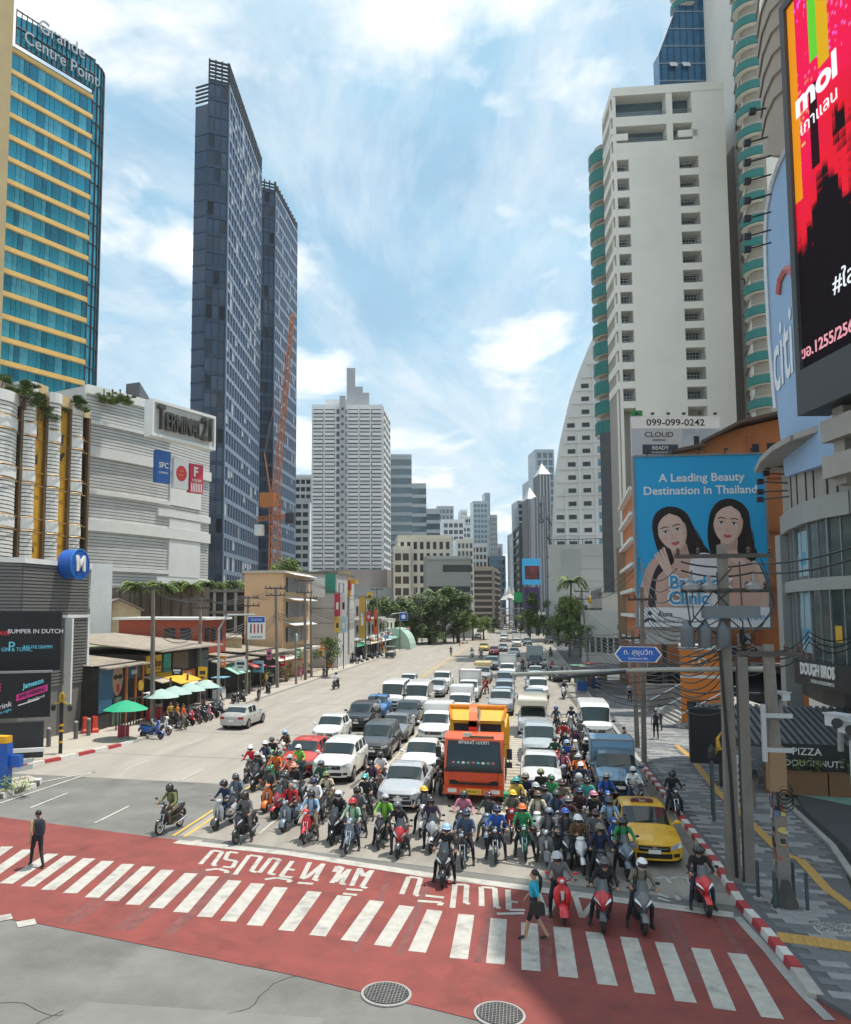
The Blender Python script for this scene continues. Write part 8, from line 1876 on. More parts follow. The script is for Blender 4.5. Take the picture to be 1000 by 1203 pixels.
core(t,[(-28,65.2),(-28,71),(-36,71),(-36,65.2)],3.9,6.9,REDB,'upper_storey');m=MB();m.box((-32,68.1,7.05),(9,6.4,.22));m.build('upper_roof',WHITE,t);Fu=Face((-28,65.2),(-28,71));Fv_=Face((-36,65.2),(-28,65.2))
panes(t,Fu,[1.2,2.6,4.2],[5.0],1.0,1.2,.06,WINDK);panes(t,Fv_,[5,6.5],[5.0],1.0,1.2,.06,WINDK)
tarp(t,F,.2,3.6,3.3,2.4,1.1,C('tarp_mint',(.30,.55,.46)));tarp(t,F,5.4,8.6,3.2,2.2,.8,C('tarp_red',(.5,.12,.10)))
for u in (1,4,7): fb(t,F,u,u+.12,.1,2.4,2.2,BARK,'post',2.1)
t,F=shed('shop front with pale awnings and hanging vines at the foot of the orange house',74.5,85,3.6,4.2,TIN,over=1.6);tarp(t,F,3.5,10,3.4,2.2,.9,CREAM);lf=MB();[leaves(lf,F.at(RU(1,9),RU(.5,2.6),RU(.3,1.6)),.5,50,.12,-1) for _ in range(9)];lf.build('vine',[LEAFD,LEAFM,LEAFL],t,kind='stuff')
# houses behind
t=bldg('gabled_house','cream gabled house behind the shop roofs','house');a,b=wd_(108,740,80),wd_(165,740,82);F=Face(xy(a),xy(b));zg,ze=wd_(140,705,81).z,wd_(140,717,81).z
m=MB();m.plate([F.at(0,0),F.at(F.L,0),F.at(F.L,ze),F.at(F.L*.55,zg),F.at(0,ze)],-F.n,9);m.build('wall',C('house_cream',(.60,.48,.30),.8),t);m=MB()
for p,q in (((-.3,ze-.1),(F.L*.55,zg)),((F.L*.55,zg),(F.L+.3,ze-.1))): m.hexa([F.at(p[0],p[1]+.02,.4),F.at(q[0],q[1]+.02,.4),F.at(q[0],q[1]+.02,-9.4),F.at(p[0],p[1]+.02,-9.4),F.at(p[0],p[1]+.2,.4),F.at(q[0],q[1]+.2,.4),F.at(q[0],q[1]+.2,-9.4),F.at(p[0],p[1]+.2,-9.4)])
m.build('roof',C('roof_brown',(.24,.19,.15)),t);panes(t,F,[1.0],[ze-2.2],1.4,1.6,.06,WINDK)
def simple(label,x0,x1,pyt,D,mat,dp=8,name='building',roof=None):
 t=bldg(name,label,'building');a,b=wd_(x0,720,D),wd_(x1,720,D);F=Face(xy(a),xy(b));z=wd_(x0,pyt,D).z;k=1+dp/D;core(t,[xy(a),xy(b),xy(b*k),xy(a*k)],0,z,mat)
 if roof: m=MB();m.prism([xy(a-b*.0+F.n*.5),xy(b+F.n*.5),xy(b*k),xy(a*k)],z,z+.18);m.build('roof',roof,t)
 return t,F,z
simple('white rendered block right of the metro entrance',106,131,662,74,WHITE);simple('low house with pale green tin roof behind the mural shop',100,168,763,66,DARKW,6,roof=TING);simple('cream flat-roofed row with beige roof sheets',165,285,750,84,C('row_cream',(.5,.40,.26)),12,roof=TIN)
t,F,z=simple('brown mesh hoarding wall under the palms',130,246,690,95,HOARD,1.5,'hoarding_wall')
for u in lin(1,F.L-1,9): fb(t,F,u,u+.14,0,z,.1,BARK,'hoarding_post')
t,F,z=simple('dark steel framed parking structure behind the street poles',238,292,692,96,DARKW,4,'parking_structure')
for u in lin(0,F.L-.4,5): fb(t,F,u,u+.35,0,z,.3,CONC,'column')
for zz in (z-.4,z-3,z-5.6): fb(t,F,-.1,F.L,zz,zz+.35,.45,CONC_D,'beam')
# orange shophouse
t=bldg('orange_shophouse','peach orange three storey shophouse with white window hoods','shophouse');y0,y1=85.7,97.4;zt=wx(332,673,-27).z
core(t,[(-27,y0),(-27,y1),(-31.6,y1),(-31.6,y0)],0,zt,PEACH);F=Face((-27,y0),(-27,y1));m=MB();m.box((-29.3,(y0+y1)/2,zt+.15),(5.1,y1-y0+.5,.3));m.build('roof_slab',TIN,t)
for zz in (3.6,6.5,9.4):
 panes(t,F,[2.4,5.2,8.4],[zz+.5],2.3,1.7,.08,WINDK)
 for u in lin(1.3,9.5,22): fb(t,F,u-.03,u+.03,zz+.45,zz+2.2,.34,GRY,'window_bar',.28)
 tarp(t,F,.6,10.6,zz+2.75,1.3,.35,WHITE,'window_hood')
fb(t,F,0,11,3.0,3.3,1.6,CREAM,'canopy');m=MB();c_=F.at(2.2,4.6,1.0);m.sphere(c_,.55,(.3,1,1),12,6);m.build('satellite_dish',C('dish_blue',(.4,.55,.58)),t)
t=bldg('grey_shophouse','blank light grey shophouse wall beside the orange shophouse','shophouse');zt=wy(375,674,102).z;core(t,[(-24.6,102),(-24.6,113),(-38,113),(-38,102)],0,zt,LGREY);F=Face((-24.6,102),(-24.6,113));Ff=Face((-38,102),(-24.6,102));fb(t,Ff,0,Ff.L+.2,zt,zt+.3,.2,CONC_D,'coping',-11);panes(t,F,[1.5,4],[zt-2.6,zt-5.4],.8,1.4,.06,WINDK);fb(t,Ff,Ff.L-3.4,Ff.L-1.6,zt-3.2,zt-.6,.1,WHITE,'white_panel');fb(t,Ff,Ff.L-1.5,Ff.L-.2,zt-2.6,zt,.15,C('sign_teal',(.03,.26,.18)),'teal_panel')
for zz in (4,6,8): fb(t,Ff,5,Ff.L,zz,zz+.06,.05,CONC_D,'string_course')
# colourful sign boards on the corner
for lab,x0,x1,ya,yb,D,c in (('tall crimson hanging sign board on the grey shophouse corner',393,400,697,724,103,(.5,.03,.07)),('tall white hanging sign board beside the crimson one',400.5,407,697,724,103.4,(.7,.7,.68)),('square yellow hanging sign board under the crimson one',393,400,724.5,743,103,(.68,.45,.06)),('square pale blue hanging sign board under the white one',400.5,407,724.5,743,103.4,(.35,.58,.68)),('slim golden column sign before the green balconies',422,429,700,750,122,(.55,.33,.05)),('slim vermilion banner sign next to the golden column',439,444,716,745,132,(.62,.12,.02)),('small red square sign over the shops',430,436,718,730,128,(.55,.03,.04)),('yellow framed square sign on the skyline of the shops',431,438,696,704,128,(.7,.45,.03)),('small blue board on the far left pavement',482,487,737,746,175,(.1,.2,.45))):
 t=bldg('sign_board',lab,'sign');a,b=wd_(x0,700,D),wd_(x1,700,D);F=Face(xy(a),xy(b));z1,z0=wd_(x0,ya,D).z,wd_(x0,yb,D).z;fb(t,F,0,F.L,z0,z1,.15,C('sb' +lab[:14],c),'panel',0);fb(t,F,F.L*.3,F.L*.7,z0+(z1-z0)*.3,z0+(z1-z0)*.6,.17,PLATEW if c[0] < .6 else C('black',CN['black']),'printed_mark',.15);m=MB();m.tube(F.at(F.L/2,0,-.1),F.at(F.L/2,z1,-.1),.06,None,5);m.build('post',DSTEEL,t)
for i,(y0,y1,z,c,lab) in enumerate(((113.5,122,9,(.55,.54,.5),'shophouse with green awnings and white floors behind the signs'),(122.5,132,9.5,(.42,.4,.38),'shophouse with dark balconies behind the golden column'),(132.5,146,6.5,(.36,.35,.33),'low grey cafe with white tent roof'),(146.5,163,6,(.55,.55,.5),'low white shop before the street trees'))):
 t=bldg('shophouse',lab,'shophouse');core(t,[(-26.5,y0),(-26.5,y1),(-36,y1),(-36,y0)],0,z,C('sh%d' % i,c,.8));F=Face((-26.5,y0),(-26.5,y1))
 for zz in [3.2*k+3 for k in range(int(z/3.2))]: panes(t,F,lin(1.5,F.L-1.5,4),[zz+.6],1.5,1.6,.06,WINDK);fb(t,F,0,F.L,zz,zz+.25,.8,WHITE,'floor_slab')
 tarp(t,F,.3,F.L-.3,3.0,2.2,.7,(C('tarp_green',(.04,.25,.16)),CREAM,WHITE,C('tarp_mint',(.3,.55,.46)))[i]);fb(t,F,.3,F.L-.3,.1,2.4,.05,DARKW,'shopfront')
# golden and red robot figure on the roof
c_=wd_(406,690,112);t=bldg('roof_figure','golden and red boxy statue standing above the sign boards','statue');gy,rdm=C('fig_gold',(.65,.36,.03),.4),C('fig_red',(.5,.05,.03),.4)
for x,z,sx,sz,mt,nm in ((0,3.0,1.1,1.2,gy,'head'),(0,1.7,1.6,1.4,rdm,'torso'),(-1.25,1.9,.6,1.1,rdm,'arm'),(1.25,2.2,.9,.6,gy,'arm'),(-.4,.5,.6,1.1,rdm,'leg'),(.4,.5,.6,1.1,gy,'leg'),(0,-4,1.0,8,CONC_D,'plinth')): m=MB();m.box((c_.x+x,c_.y,c_.z-1.4+z),(sx,.9,sz));m.build(nm,mt,t)
t=bldg('green_arch','pale green round-arched kiosk on the far left pavement','kiosk');c_=gp(476,765);m=MB();m.loft([[V((c_.x-3+dx,c_.y+6,0))+V((3.2*cos(q),0,4.2*sin(q))) for q in [PI*k/12 for k in range(13)]] for dx in (0,)]+[[V((c_.x-3,c_.y+14,0))+V((3.2*cos(q),0,4.2*sin(q))) for q in [PI*k/12 for k in range(13)]]]);m.build('shell',C('arch_green',(.40,.55,.46)),t)
# ------------------------------------------------------------ umbrellas, scooters, barriers, bollards
def umbrella(px,py,D,r,c,label,h=2.3):
 q=gp(px,py,.13);t=thing('umbrella',label,'umbrella',q,0,'market umbrellas on the left pavement');m=MB();n=16
 m.loft([[V((r*k*(1-.04*(j % 2))*cos(2*PI*j/n),r*k*(1-.04*(j % 2))*sin(2*PI*j/n),h-.55*k ** 1.4)) for j in range(n)] for k in (1,.7,.4,.03)],0);m.build('canopy',C('umb' +str(c),c,.7),t)
 for j in range(8): b=MB();a=PI*j/4;b.tube((0,0,h-.03),(r*.95*cos(a),r*.95*sin(a),h-.56),.012,None,4);b.build('rib',STEEL,t)
 b=MB();b.tube((0,0,0),(0,0,h),.022);b.lathe((0,0,0),[(.25,0),(.25,.1),(.05,.14)],12);b.build('pole',STEEL,t)
umbrella(147,868,50,1.35,(.015,.36,.18),'large green umbrella beside the mural shop')
for i,px in enumerate((189,205,222,240)): umbrella(px,849-i*5,0,1.25,(.36,.50,.46),('nearest','second','third','farthest')[i]+' pale green umbrella over the row of parked scooters')
q=gp(145,866,.13);m=MB();m.box((0,0,.35),(.5,.5,.7));o=m.build('stall_box',C('stall_red',(.35,.03,.05)));o.location=q;tag(o,'dark red box under the large green umbrella','box')
for i,(px,py) in enumerate(((100,861),(111,860))):
 q=gp(px,py,.13);t=thing('road_barrier',('left','right')[i]+' orange red plastic barrier before the mural shop','barrier',q,R(-50),'plastic barriers');m=MB();m.loft([[V((sx*.42*k,sy*.2*k,z)) for sx,sy in ((-1,-1),(1,-1),(1,1),(-1,1))] for z,k in ((0,1),(.18,1),(.3,.8),(.95,.7))]);m.build('shell',C('barrier',(.66,.07,.03),.4),t);m=MB();m.box((0,0,.97),(.3,.1,.06));m.build('top_grip',C('barrier',(0,0,0)),t)
for i,(px,py) in enumerate(((23,886),(39,882),(57,877),(89,868),(104,864))):
 q=gp(px,py,.13);t=thing('bollard',('first','second','third','fourth','fifth')[i]+' grey bollard from the left on the metro pavement','bollard',q,0,'grey bollards');m=MB();m.lathe((0,0,0),[(.13,0),(.13,.95),(.11,1.0)],12);m.build('post',M('bollard_grey',(.14,.14,.14),.6),t);m=MB();m.lathe((0,0,.99),[(.12,0),(.09,.06),(.02,.08)],12);m.build('cap',GRY,t)
q=gp(71,885,.13);t=thing('striped_post','black post with yellow bands and small golden lantern at the left kerb','post',q);m=MB();m.tube((0,0,0),(0,0,2.7),.1,None,12);m.build('post',BLACK,t)
for z in (.55,1.15,1.45): m=MB();m.tube((0,0,z),(0,0,z+.12),.112,None,12);m.build('yellow_band',YEL,t)
m=MB();m.path([(-.45,0,2.6),(0,0,2.75),(.45,0,2.6)],.05,6);m.sphere((0,0,3.0),.2,(1,.5,1.4),8,6);m.build('gold_ornament',M('gold_leaf'),t)
for s in (-1,1): m=MB();m.lathe((s*.5,0,2.25),[(.06,0),(.14,.1),(.12,.3),(.03,.4)],8);m.build('lantern',DSTEEL,t)
q=gp(34,888,.13);t=thing('notice_board','beige notice board on two thin legs at the left pavement','notice board',q,R(40));m=MB();m.box((0,0,1.95),(.7,.05,.6));m.build('panel',CREAM,t)
for s in (-1,1): m=MB();m.tube((s*.25,0,0),(s*.25,0,1.7),.03);m.build('leg',STEEL,t)
# guard rail, blue bin sign and shrub on the island
a,b=gp(-40,930,.16),gp(37,913,.16);F=Face(xy(a),xy(b));t=bldg('guard_rail','two-rail guard rail on the black and white island kerb','guard rail')
for z in (.55,.85): fb(t,F,0,F.L,z,z+.2,.08,GRY,'rail')
for u in (.5,F.L-1.4): fb(t,F,u,u+.14,.1,.6,.0,BARK,'post',-.14)
t=bldg('blue_sign_box','blue sign box with yellow top at the left edge','sign');c_=gp(2,925,.16);m=MB();m.box((c_.x,c_.y,1.1),(.7,.4,1.9));m.box((c_.x+.6,c_.y+.1,1.3),(.5,.3,.5));m.build('box',M('metro_blue'),t);m=MB();m.box((c_.x,c_.y,2.22),(.6,.42,.3));m.build('yellow_top',YEL,t)
lf=MB();c_=gp(12,926,.3);[leaves(lf,c_+V((RU(-1,.8),RU(-.3,.3),.15)),.4,60,.07,-1) for _ in range(6)];o=lf.build('island_shrub',[LEAFM,LEAFL,LEAFL]);tag(o,'low yellow green shrub inside the traffic island','shrub')
# parked two-wheelers along the left kerb: copies of the machines in the queue
PK=[(178,868,82,'vespa','blue'),(189,863,70,'moped','white'),(213,856,62,'moped','black'),(221,854,64,'scooter','dark grey'),(229,852,60,'sport','red'),(237,850,62,'moped','maroon'),(244,848,64,'scooter','black'),(250,846,60,'moped','pink'),(257,843,62,'sport','black'),(264,840,60,'scooter','grey'),(284,829,40,'moped','black'),(291,826,45,'scooter','dark grey'),(311,823,20,'moped','black'),(322,816,30,'scooter','black'),(386,795,20,'moped','dark grey'),(420,781,70,'moped','black'),(426,779,70,'scooter','white'),(432,777,68,'moped','silver'),(438,775,70,'scooter','black'),(444,774,66,'moped','grey'),(449,772,70,'scooter','blue grey'),(482,762,20,'moped','black'),(492,758,20,'scooter','dark grey')]
ORD_='first second third fourth fifth sixth seventh eighth ninth tenth eleventh twelfth thirteenth fourteenth fifteenth sixteenth seventeenth eighteenth nineteenth twentieth twenty-first twenty-second twenty-third'.split()
for i,(px,py,a,k,c) in enumerate(PK): q=gp(px,py);place_moto(k,c,V((q.x-(.6 if i > 1 else 0),q.y,.014)),R(a),f'{c} {KN[k]} parked {ORD_[i]} from the near end of the left kerb','scooters parked along the left kerb',R(5))
q=gp(459,773);t=thing('tuk_tuk','dark three-wheeled taxi parked on the far left kerb','three-wheeler',q,R(180));m=MB();m.box((0,0,.55),(1.4,2.4,.6));m.build('body',C('tuk',(.05,.1,.1)),t);m=MB();m.box((0,.1,1.85),(1.45,2.3,.12));m.build('roof',C('tuk_roof',(.2,.22,.22)),t)
for sx in (-1,1): m=MB();[m.tube((sx*.66,y,.8),(sx*.66,y,1.8),.04) for y in (-.9,.2,1.1)];m.build('roof_post',STEEL,t)
for x,y in ((0,-1.1),(-.6,.8),(.6,.8)): m=MB();m.ringx((x,y,.25),[(-.07,.12),(-.07,.25),(.07,.25),(.07,.12)],16);m.build('wheel',TYRE,t)
# ------------------------------------------------------------ left poles, signs and wires
LP=[(179,851,(180,690),.26,((.99,.9),),'nearest tall pole by the green umbrella'),(234,826,(236,702),.24,((.97,1.0),(.90,1.0)),'pole left of the lane sign'),(289,818,(292,700),.24,((.98,1.0),(.90,1.1)),'pole right of the lane sign'),(326,808,(324,690),.28,((.99,1.1),(.92,1.0)),'pole with grey box before the orange shophouse'),(348,804,(347,745),.2,(),'short bare pole before the cream awnings'),(359,799,(358,680),.3,((.98,1.1),(.86,.9)),'first of the twin poles by the orange shophouse'),(366,796,(365,700),.26,((.97,.8),),'second of the twin poles by the orange shophouse'),(444,770,(443,690),.3,((.97,1.1),),'pole near the vermilion banner'),(430,775,(429,700),.26,((.97,1.0),),'pole by the golden column sign'),(496,757,(495,705),.26,((.96,1.0),),'far pole before the left trees'),(470,764,(470,716),.26,((.96,1.0),),'far pole by the blue round sign')]
TOPS=[]
for px,py,top,w,arms,lab in LP: t,b0,r=pole(lab+' on the left pavement',px,py,top,w,arms,mat=CONC_D if px % 2 else PORC);TOPS.append((b0+r,r))
def wires(P,n,sag,r=.02,sp=.35,label='',vs=0):
 for k in range(n):
  m=MB();off=V(((k-(n-1)/2)*sp*(1-vs),0,-k*sp*vs));pts=[]
  for a,b in zip(P,P[1:]):
   for j in range(9): q=j/8;pts.append(a.lerp(b,q)+off-V((0,0,sag*4*q*(1-q)*(1+.15*k))))
  m.path(pts,r,4);o=m.build('overhead_wire',BLACK);tag(o,f'{ORD_[k]} wire of the bundle {label}','wire','wires ' +label)
tp=[TOPS[i][0] for i in (0,1,2,3,5,8,9)];wires(tp,4,.5,.022,.4,'running between the left pole tops');low=[TOPS[i][0]-TOPS[i][1]*.25 for i in (0,1,2,3,5,8,9)];wires(low,4,.7,.03,.18,'strung low between the left poles',1)
wires([wd_(1010,640,20),wd_(884,662,26),wd_(800,660,27)],2,.15,.03,.3,'from the transformer pole to the right edge',1);wires([wd_(795,668,27),wd_(752,655,60),wd_(684,690,95),wd_(668,715,140)],3,1.0,.03,.4,'looping past the beauty billboard',1);wires([wd_(850,745,26.5),wd_(755,735,44),wd_(690,742,95),wd_(640,720,180)],5,.5,.03,.25,'sagging over the right pavement',1)
wires([wd_(905,765,23.6),wd_(850,752,26.3),wd_(700,790,44)],3,.4,.022,.2,'between the two near poles',1)
def arm_sign(label,bx,by,top,ax,ay,rect,kind):
 b0=gp(bx,by,.1);D=b0.x*-sin(YAW)+b0.y*cos(YAW);p1,p2=wd_(*top,D),wd_(ax,ay,D);t=bldg('road_sign',label,'road sign');m=MB();m.path([b0,V((b0.x,b0.y,p1.z-1)),p1+V((.4,0,.1)),p2],[.13,.1,.09,.06],8);m.build('mast',GRY,t)
 x0,x1,y0,y1=rect;a,b=wd_(x0,y0,D-.3),wd_(x1,y0,D-.3);F=Face(xy(a),xy(b));z1,z0=a.z,wd_(x0,y1,D-.3).z;L=F.L;H=z1-z0;fb(t,F,0,L,z0,z1,.06,PLATEW,'panel')
 if kind:
  fb(t,F,.05,L-.05,z1-H*.27,z1-.05,.08,M('sign_blue'),'blue_band',.06);text('ช่องทาง',H*.15,PLATEW,t,F.at(L/2,z1-H*.15,.085),F.u,(0,0,1),.01);text('เฉพาะรถ',H*.15,NAVP,t,F.at(L/2,z0+H*.1,.065),F.u,(0,0,1),.01)
  for k in range(4): fb(t,F,L*(.16+.2*k),L*(.24+.2*k),z0+H*.27,z0+H*.66,.075,NAVP if k == 0 else KRED,'lane_mark',.06)
 else: fb(t,F,.03,L-.03,z0+.03,z1-.03,.08,M('sign_blue'),'blue_face',.06);m=MB();m.plate([F.at(L/2+H*.28*cos(q),(z0+z1)/2+H*.28*sin(q),.08) for q in [PI*k/8 for k in range(16)]],F.n,.02);m.build('white_disc',PLATEW,t)
arm_sign('white and blue lane sign with four bars on a curved mast arm',256,832,(262,724),300,722,(291,312,724,751),1);arm_sign('small blue sign with white disc on an arm over the left kerb',453,770,(458,722),478,719,(469,479,720,729),0)
for nm_,P_,n_,sg in (('climbing over the blue street sign',[wd_(640,742,120),wd_(706,752,60),wd_(790,776,36),wd_(858,742,26)],6,.45),('between the dark poles and the billboard',[wd_(757,700,44),wd_(800,726,40),wd_(850,716,26.4)],6,.3),('from the sticker pole to the corner building',[wd_(903,764,23.4),wd_(950,742,34),wd_(1000,748,36)],3,.3),('slung along the kerb poles',[wd_(668,716,140),wd_(684,712,105),wd_(752,760,46),wd_(756,770,44)],6,.5),('drooping under the mast arm',[wd_(700,800,44),wd_(790,806,30),wd_(862,806,26)],4,.25)): wires(P_,n_,sg,.026,.22,nm_,1)
CLUT=[('black',(.02,.02,.02)),('white',(.7,.7,.68)),('crimson',(.5,.03,.05)),('yellow',(.7,.45,.04)),('sky blue',(.2,.45,.62)),('green',(.05,.3,.12)),('orange',(.65,.2,.03)),('pink',(.6,.2,.3))]
for i in range(23):
 y_=53.5+i*4.4+RU(-1,1);cn_,cc_=CLUT[i*3 % 8];t=bldg('shop_sign',f'{cn_} shop sign jutting out {ORD_[i]} along the left shop fronts','sign','small signs on the left shops');x_=-25.3+RU(0,.9);z_=RU(2.3,3.6);w_=RU(.5,1.1);h_=RU(.5,1.2)
 m=MB();m.box((x_,y_,z_),(w_,.12,h_));m.build('panel',C('clut' +cn_,cc_),t);m=MB();m.box((x_,y_-.065,z_+h_*.12),(w_*.7,.012,h_*.25));m.box((x_,y_-.065,z_-h_*.2),(w_*.5,.012,h_*.12));m.build('printed_line',PLATEW if sum(cc_) < 1 else NAVP,t);m=MB();m.box((x_-.9,y_,z_+h_*.3),(1.6,.05,.05));m.build('bracket',DSTEEL,t)
# ------------------------------------------------------------ trees
TREES={}
def tree_mesh(kind,seed):
 random.seed(seed);tr=MB();cr=MB();h=1.0
 if kind == 'palm':
  tr.path([(0,0,0),(.02,0,.3),(.0,.02,.72)],[.022,.016,.014],7)
  for k in range(30):
   a=random.random()*6.28;up_=RU(.0,1.2);d=V((cos(a),sin(a),0));p0=V((0,.02,.72));L=RU(.24,.34);pts=[p0+d*L*q*(1-.15*q)+V((0,0,L*(up_*q-(.45+.6*up_)*q*q*1.2))) for q in (0,.25,.5,.75,1)];s=V((-d.y,d.x,0))
   for i in range(4):
    for j in range(5):
     p=pts[i].lerp(pts[i+1],j/5)
     for sg in (-1,1): e=p+s*sg*.075*(1-.2*i)+d*.03-V((0,0,.035));cr.add([p,p+d*.016,e],[(0,1,2)],RC((0,1,1,2)))
 else:
  tr.path([(0,0,0),(.01,.01,.2),(.0,.0,.42)],[.035,.026,.02],8);blobs=[]
  for k in range({'street': 9,'dense': 17}.get(kind,12)):
   a=random.random()*6.28;rr=RU(.05,.34);q=V((rr*cos(a),rr*sin(a),RU(.42 if kind != 'dense' else .16,.9)-rr*(.35 if kind != 'dense' else .1)));tr.path([(0,0,RU(.25,.42)),q*.55+V((0,0,.2)),q],[.014,.009,.004],5);blobs.append((q,RU(.1,.19)))
  for q,r in blobs: leaves(cr,q,r,230 if kind == 'street' else 300,.026,-1,(1,1,.75))
 a=tr.build('trunk',BARK,None,True);b=cr.build('crown',[LEAFM,LEAFL,LEAFL] if kind == 'light' else [LEAFD,LEAFM,LEAFL]);r=a.data,b.data;bpy.data.objects.remove(a);bpy.data.objects.remove(b);return r
for k,s in (('palm',1),('palm2',2),('street',3),('street2',4),('light',5),('dense',6),('dense2',7)): TREES[k]=tree_mesh('palm' if 'palm' in k else k.rstrip('2'),s)
random.seed(31)
def tree(kind,x,y,z,h,label,wide=1.0,group=None):
 t=thing('palm_tree' if 'palm' in kind else 'street_tree',label,'palm' if 'palm' in kind else 'tree',(x,y,z),random.random()*6,group);tr,cr=TREES[kind]
 for n_,me in (('trunk',tr),('crown',cr)): o=link(n_,me,t);o.scale=(h*wide,h*wide,h)
def treep(kind,px,py_top,D,h,label,wide=1.0,z=None,group=None):
 q=wd_(px,py_top,D);zb=max(0,q.z-h) if z is None else z;tree(kind,q.x,q.y,zb,q.z-zb,label,wide,group)
for i,(px,d) in enumerate(((158,90),(166,92),(175,91),(184,93),(193,92),(203,94),(213,95),(223,94),(233,97),(243,98),(253,99),(263,100),(274,101),(284,102))): treep(('palm','palm2')[i % 2],px,671+(i % 3)*2,d,5.4,f'{ORD_[i]} palm from the left in the row below the grey mall',1.25,group='palms in front of the mall')
for i,(px,py,D,h,k,w) in enumerate(((300,672,104,6,'light',1.2),(342,650,118,9,'light',.9),(452,700,168,11,'dense',1.2),(470,696,172,12,'dense2',1.3),(488,700,176,12,'dense',1.3),(505,694,180,13,'dense2',1.2),(522,684,184,15,'dense',1.0),(538,690,188,14,'dense2',1.1),(512,676,200,17,'palm',.9),(555,718,200,8,'light',1.2),(568,722,205,7,'light',1.3),(545,722,185,6,'light',1.2),(580,726,260,8,'dense',1.2),(436,700,150,8,'dense',1.0))): treep(k,px,py,D,h,('pale tree top at the end of the palm row','yellow green tree behind the crane foot','nearest dark tree of the left clump','second dark tree of the left clump','third dark tree of the left clump','fourth dark tree of the left clump','tallest dark tree of the left clump','dark tree beside the grey annex','tall palm rising over the left clump','low yellow green roadside tree near the pink billboard','farthest low yellow green roadside tree','low yellow green tree right of the pink billboard','small dark tree at the far road end','dark tree between sign boards and mauve wall')[i],w)
treep('street',384,742,92,7,'small crooked street tree with light leaves on the left kerb',.85,.13)
for i,(px,py,D,h,k,w) in enumerate(((669,660,150,13,'palm',.9),(664,694,128,9,'light',.8),(674,698,120,8,'light',.8),(632,692,190,11,'dense',.8),(622,716,190,7,'light',1.2),(655,718,135,6,'light',1.1),(668,722,112,6,'street',1.0),(681,728,105,5,'street',1.1),(735,708,62+40,5,'street',.6))): treep(k,px,py,D,h,('tall fan palm over the right pavement trees','yellow green tree under the fan palm','second yellow green tree under the fan palm','dark conical tree by the purple banner','low bright tree by the footbridge','low tree behind the right parked scooters','small dark tree by the far right pole','small tree over the vendors on the right','thin plant by the slatted annex')[i],w)
for i,px in enumerate((122,132,141,150)): treep('light',px,474+(i % 2)*3,95,3.2,('first','second','third','fourth')[i]+' bush of the roof garden on the grey mall',1.6,zt-zt+35.0,'roof bushes on the mall')
for i,(px,py,D) in enumerate(((2,438,80),(30,448,80),(50,462,83),(86,465,88))): q=wd_(px,py,D);tree('dense',q.x,q.y,q.z-3,3.2,('first','second','third','fourth')[i]+' planter shrub on top of the scalloped bays',1.5,'shrubs on the scalloped bays')
# ------------------------------------------------------------ people on foot
def walker(name_label,px,py,heading,top,legs,skirt=False,bare=False,hair='short',bag=None,height=1.7,z=.0,squat=False,bandc=None):
 s=height/1.72;st=.24 if legs == 'walk' else .06;J,T,S,O=0,1,2,3;bn=[((0,0,.95),(0,0,1.10),.13,.125,T),((0,0,1.08),(0,-.01,1.32),.125,.14,J),((-.15,0,1.40),(.15,0,1.40),.065,.065,J),((0,0,1.42),(0,-.02,1.56),.05,.05,S),((0,.005,1.63),(0,-.02,1.58),.095,.078,S)];hn=[]
 for g in (-1,1):
  y=-st*g;kn=(g*.1,y*.45-.05,.5) if not squat else (g*.2,-.35,.55);an=(g*.1,y+(.06 if y > 0 else 0),.10) if not squat else (g*.16,-.05,.1)
  bn += [((g*.09,0,.92),kn,.095,.06,T),(kn,an,.06,.045,S if bare else T),(an,(an[0],an[1]-.16,an[2]-.06),.042,.036,O)];el=(g*.24,.04-y*.35,1.15);wr=(g*.25,-.06-y*.75,.93);bn += [((g*.18,0,1.40),el,.055,.042,J),(el,wr,.04,.03,S),(wr,(wr[0],wr[1]-.02,wr[2]-.09),.033,.034,S)];hn.append(((wr[0],wr[1]-.015,wr[2]-.06),(0,-.2,-1),(-g*.6,-.6,0),(0,-1,-.2)))
 if squat: bn=[((p0[0],p0[1],p0[2]-(.5 if p0[2] > .6 else 0)),(p1[0],p1[1],p1[2]-(.5 if p1[2] > .6 else 0)),a,b,r) for p0,p1,a,b,r in bn]
 q=gp(px,py,z);o=person_mesh(bn,((0,-.005,1.605-(.5 if squat else 0)),(0,-1,0),(0,0,1)),[] if squat else hn,'person').build('person',BODYM,None,True,60);o.location=q;o.rotation_euler=(0,0,R(heading));o.scale=(s,s,s);o.color=(*top,1);tag(o,name_label,'person')
 if hair == 'tail': o.material_slots[1].link='OBJECT';o.material_slots[1].material=C('black_cotton',(.015,.015,.017),.9)
 hz=1.64-(.5 if squat else 0);h=MB();h.sphere((0,.022,hz),.102,(.95,1.02,1.05),14,9,0,0,.58)
 if hair == 'tail': h.path([(0,.1,hz),(0,.16,hz-.1),(0,.15,hz-.32),(0,.13,hz-.48)],[.03,.05,.045,.015],7)
 h.build('hair' if bandc is None else 'cap',HAIR if bandc is None else C('cap',bandc),o,True)
 if bag == 'pack': k=link('backpack',PACK,o);k.location=(0,.1,.02);k.color=(.03,.03,.05,1)
 if bag == 'tote': b=MB();b.loft([[V((.27+sx*.05,.08+sy*.2*k,z_)) for sx,sy in ((-1,-1),(1,-1),(1,1),(-1,1))] for z_,k in ((.72,.9),(.76,1),(1.0,.9),(1.04,.5))]);b.path([(.27,.0,1.03),(.2,.0,1.42),(.27,.15,1.03)],.015,5);b.build('shoulder_bag',BLACK,o,True,40)
 return o
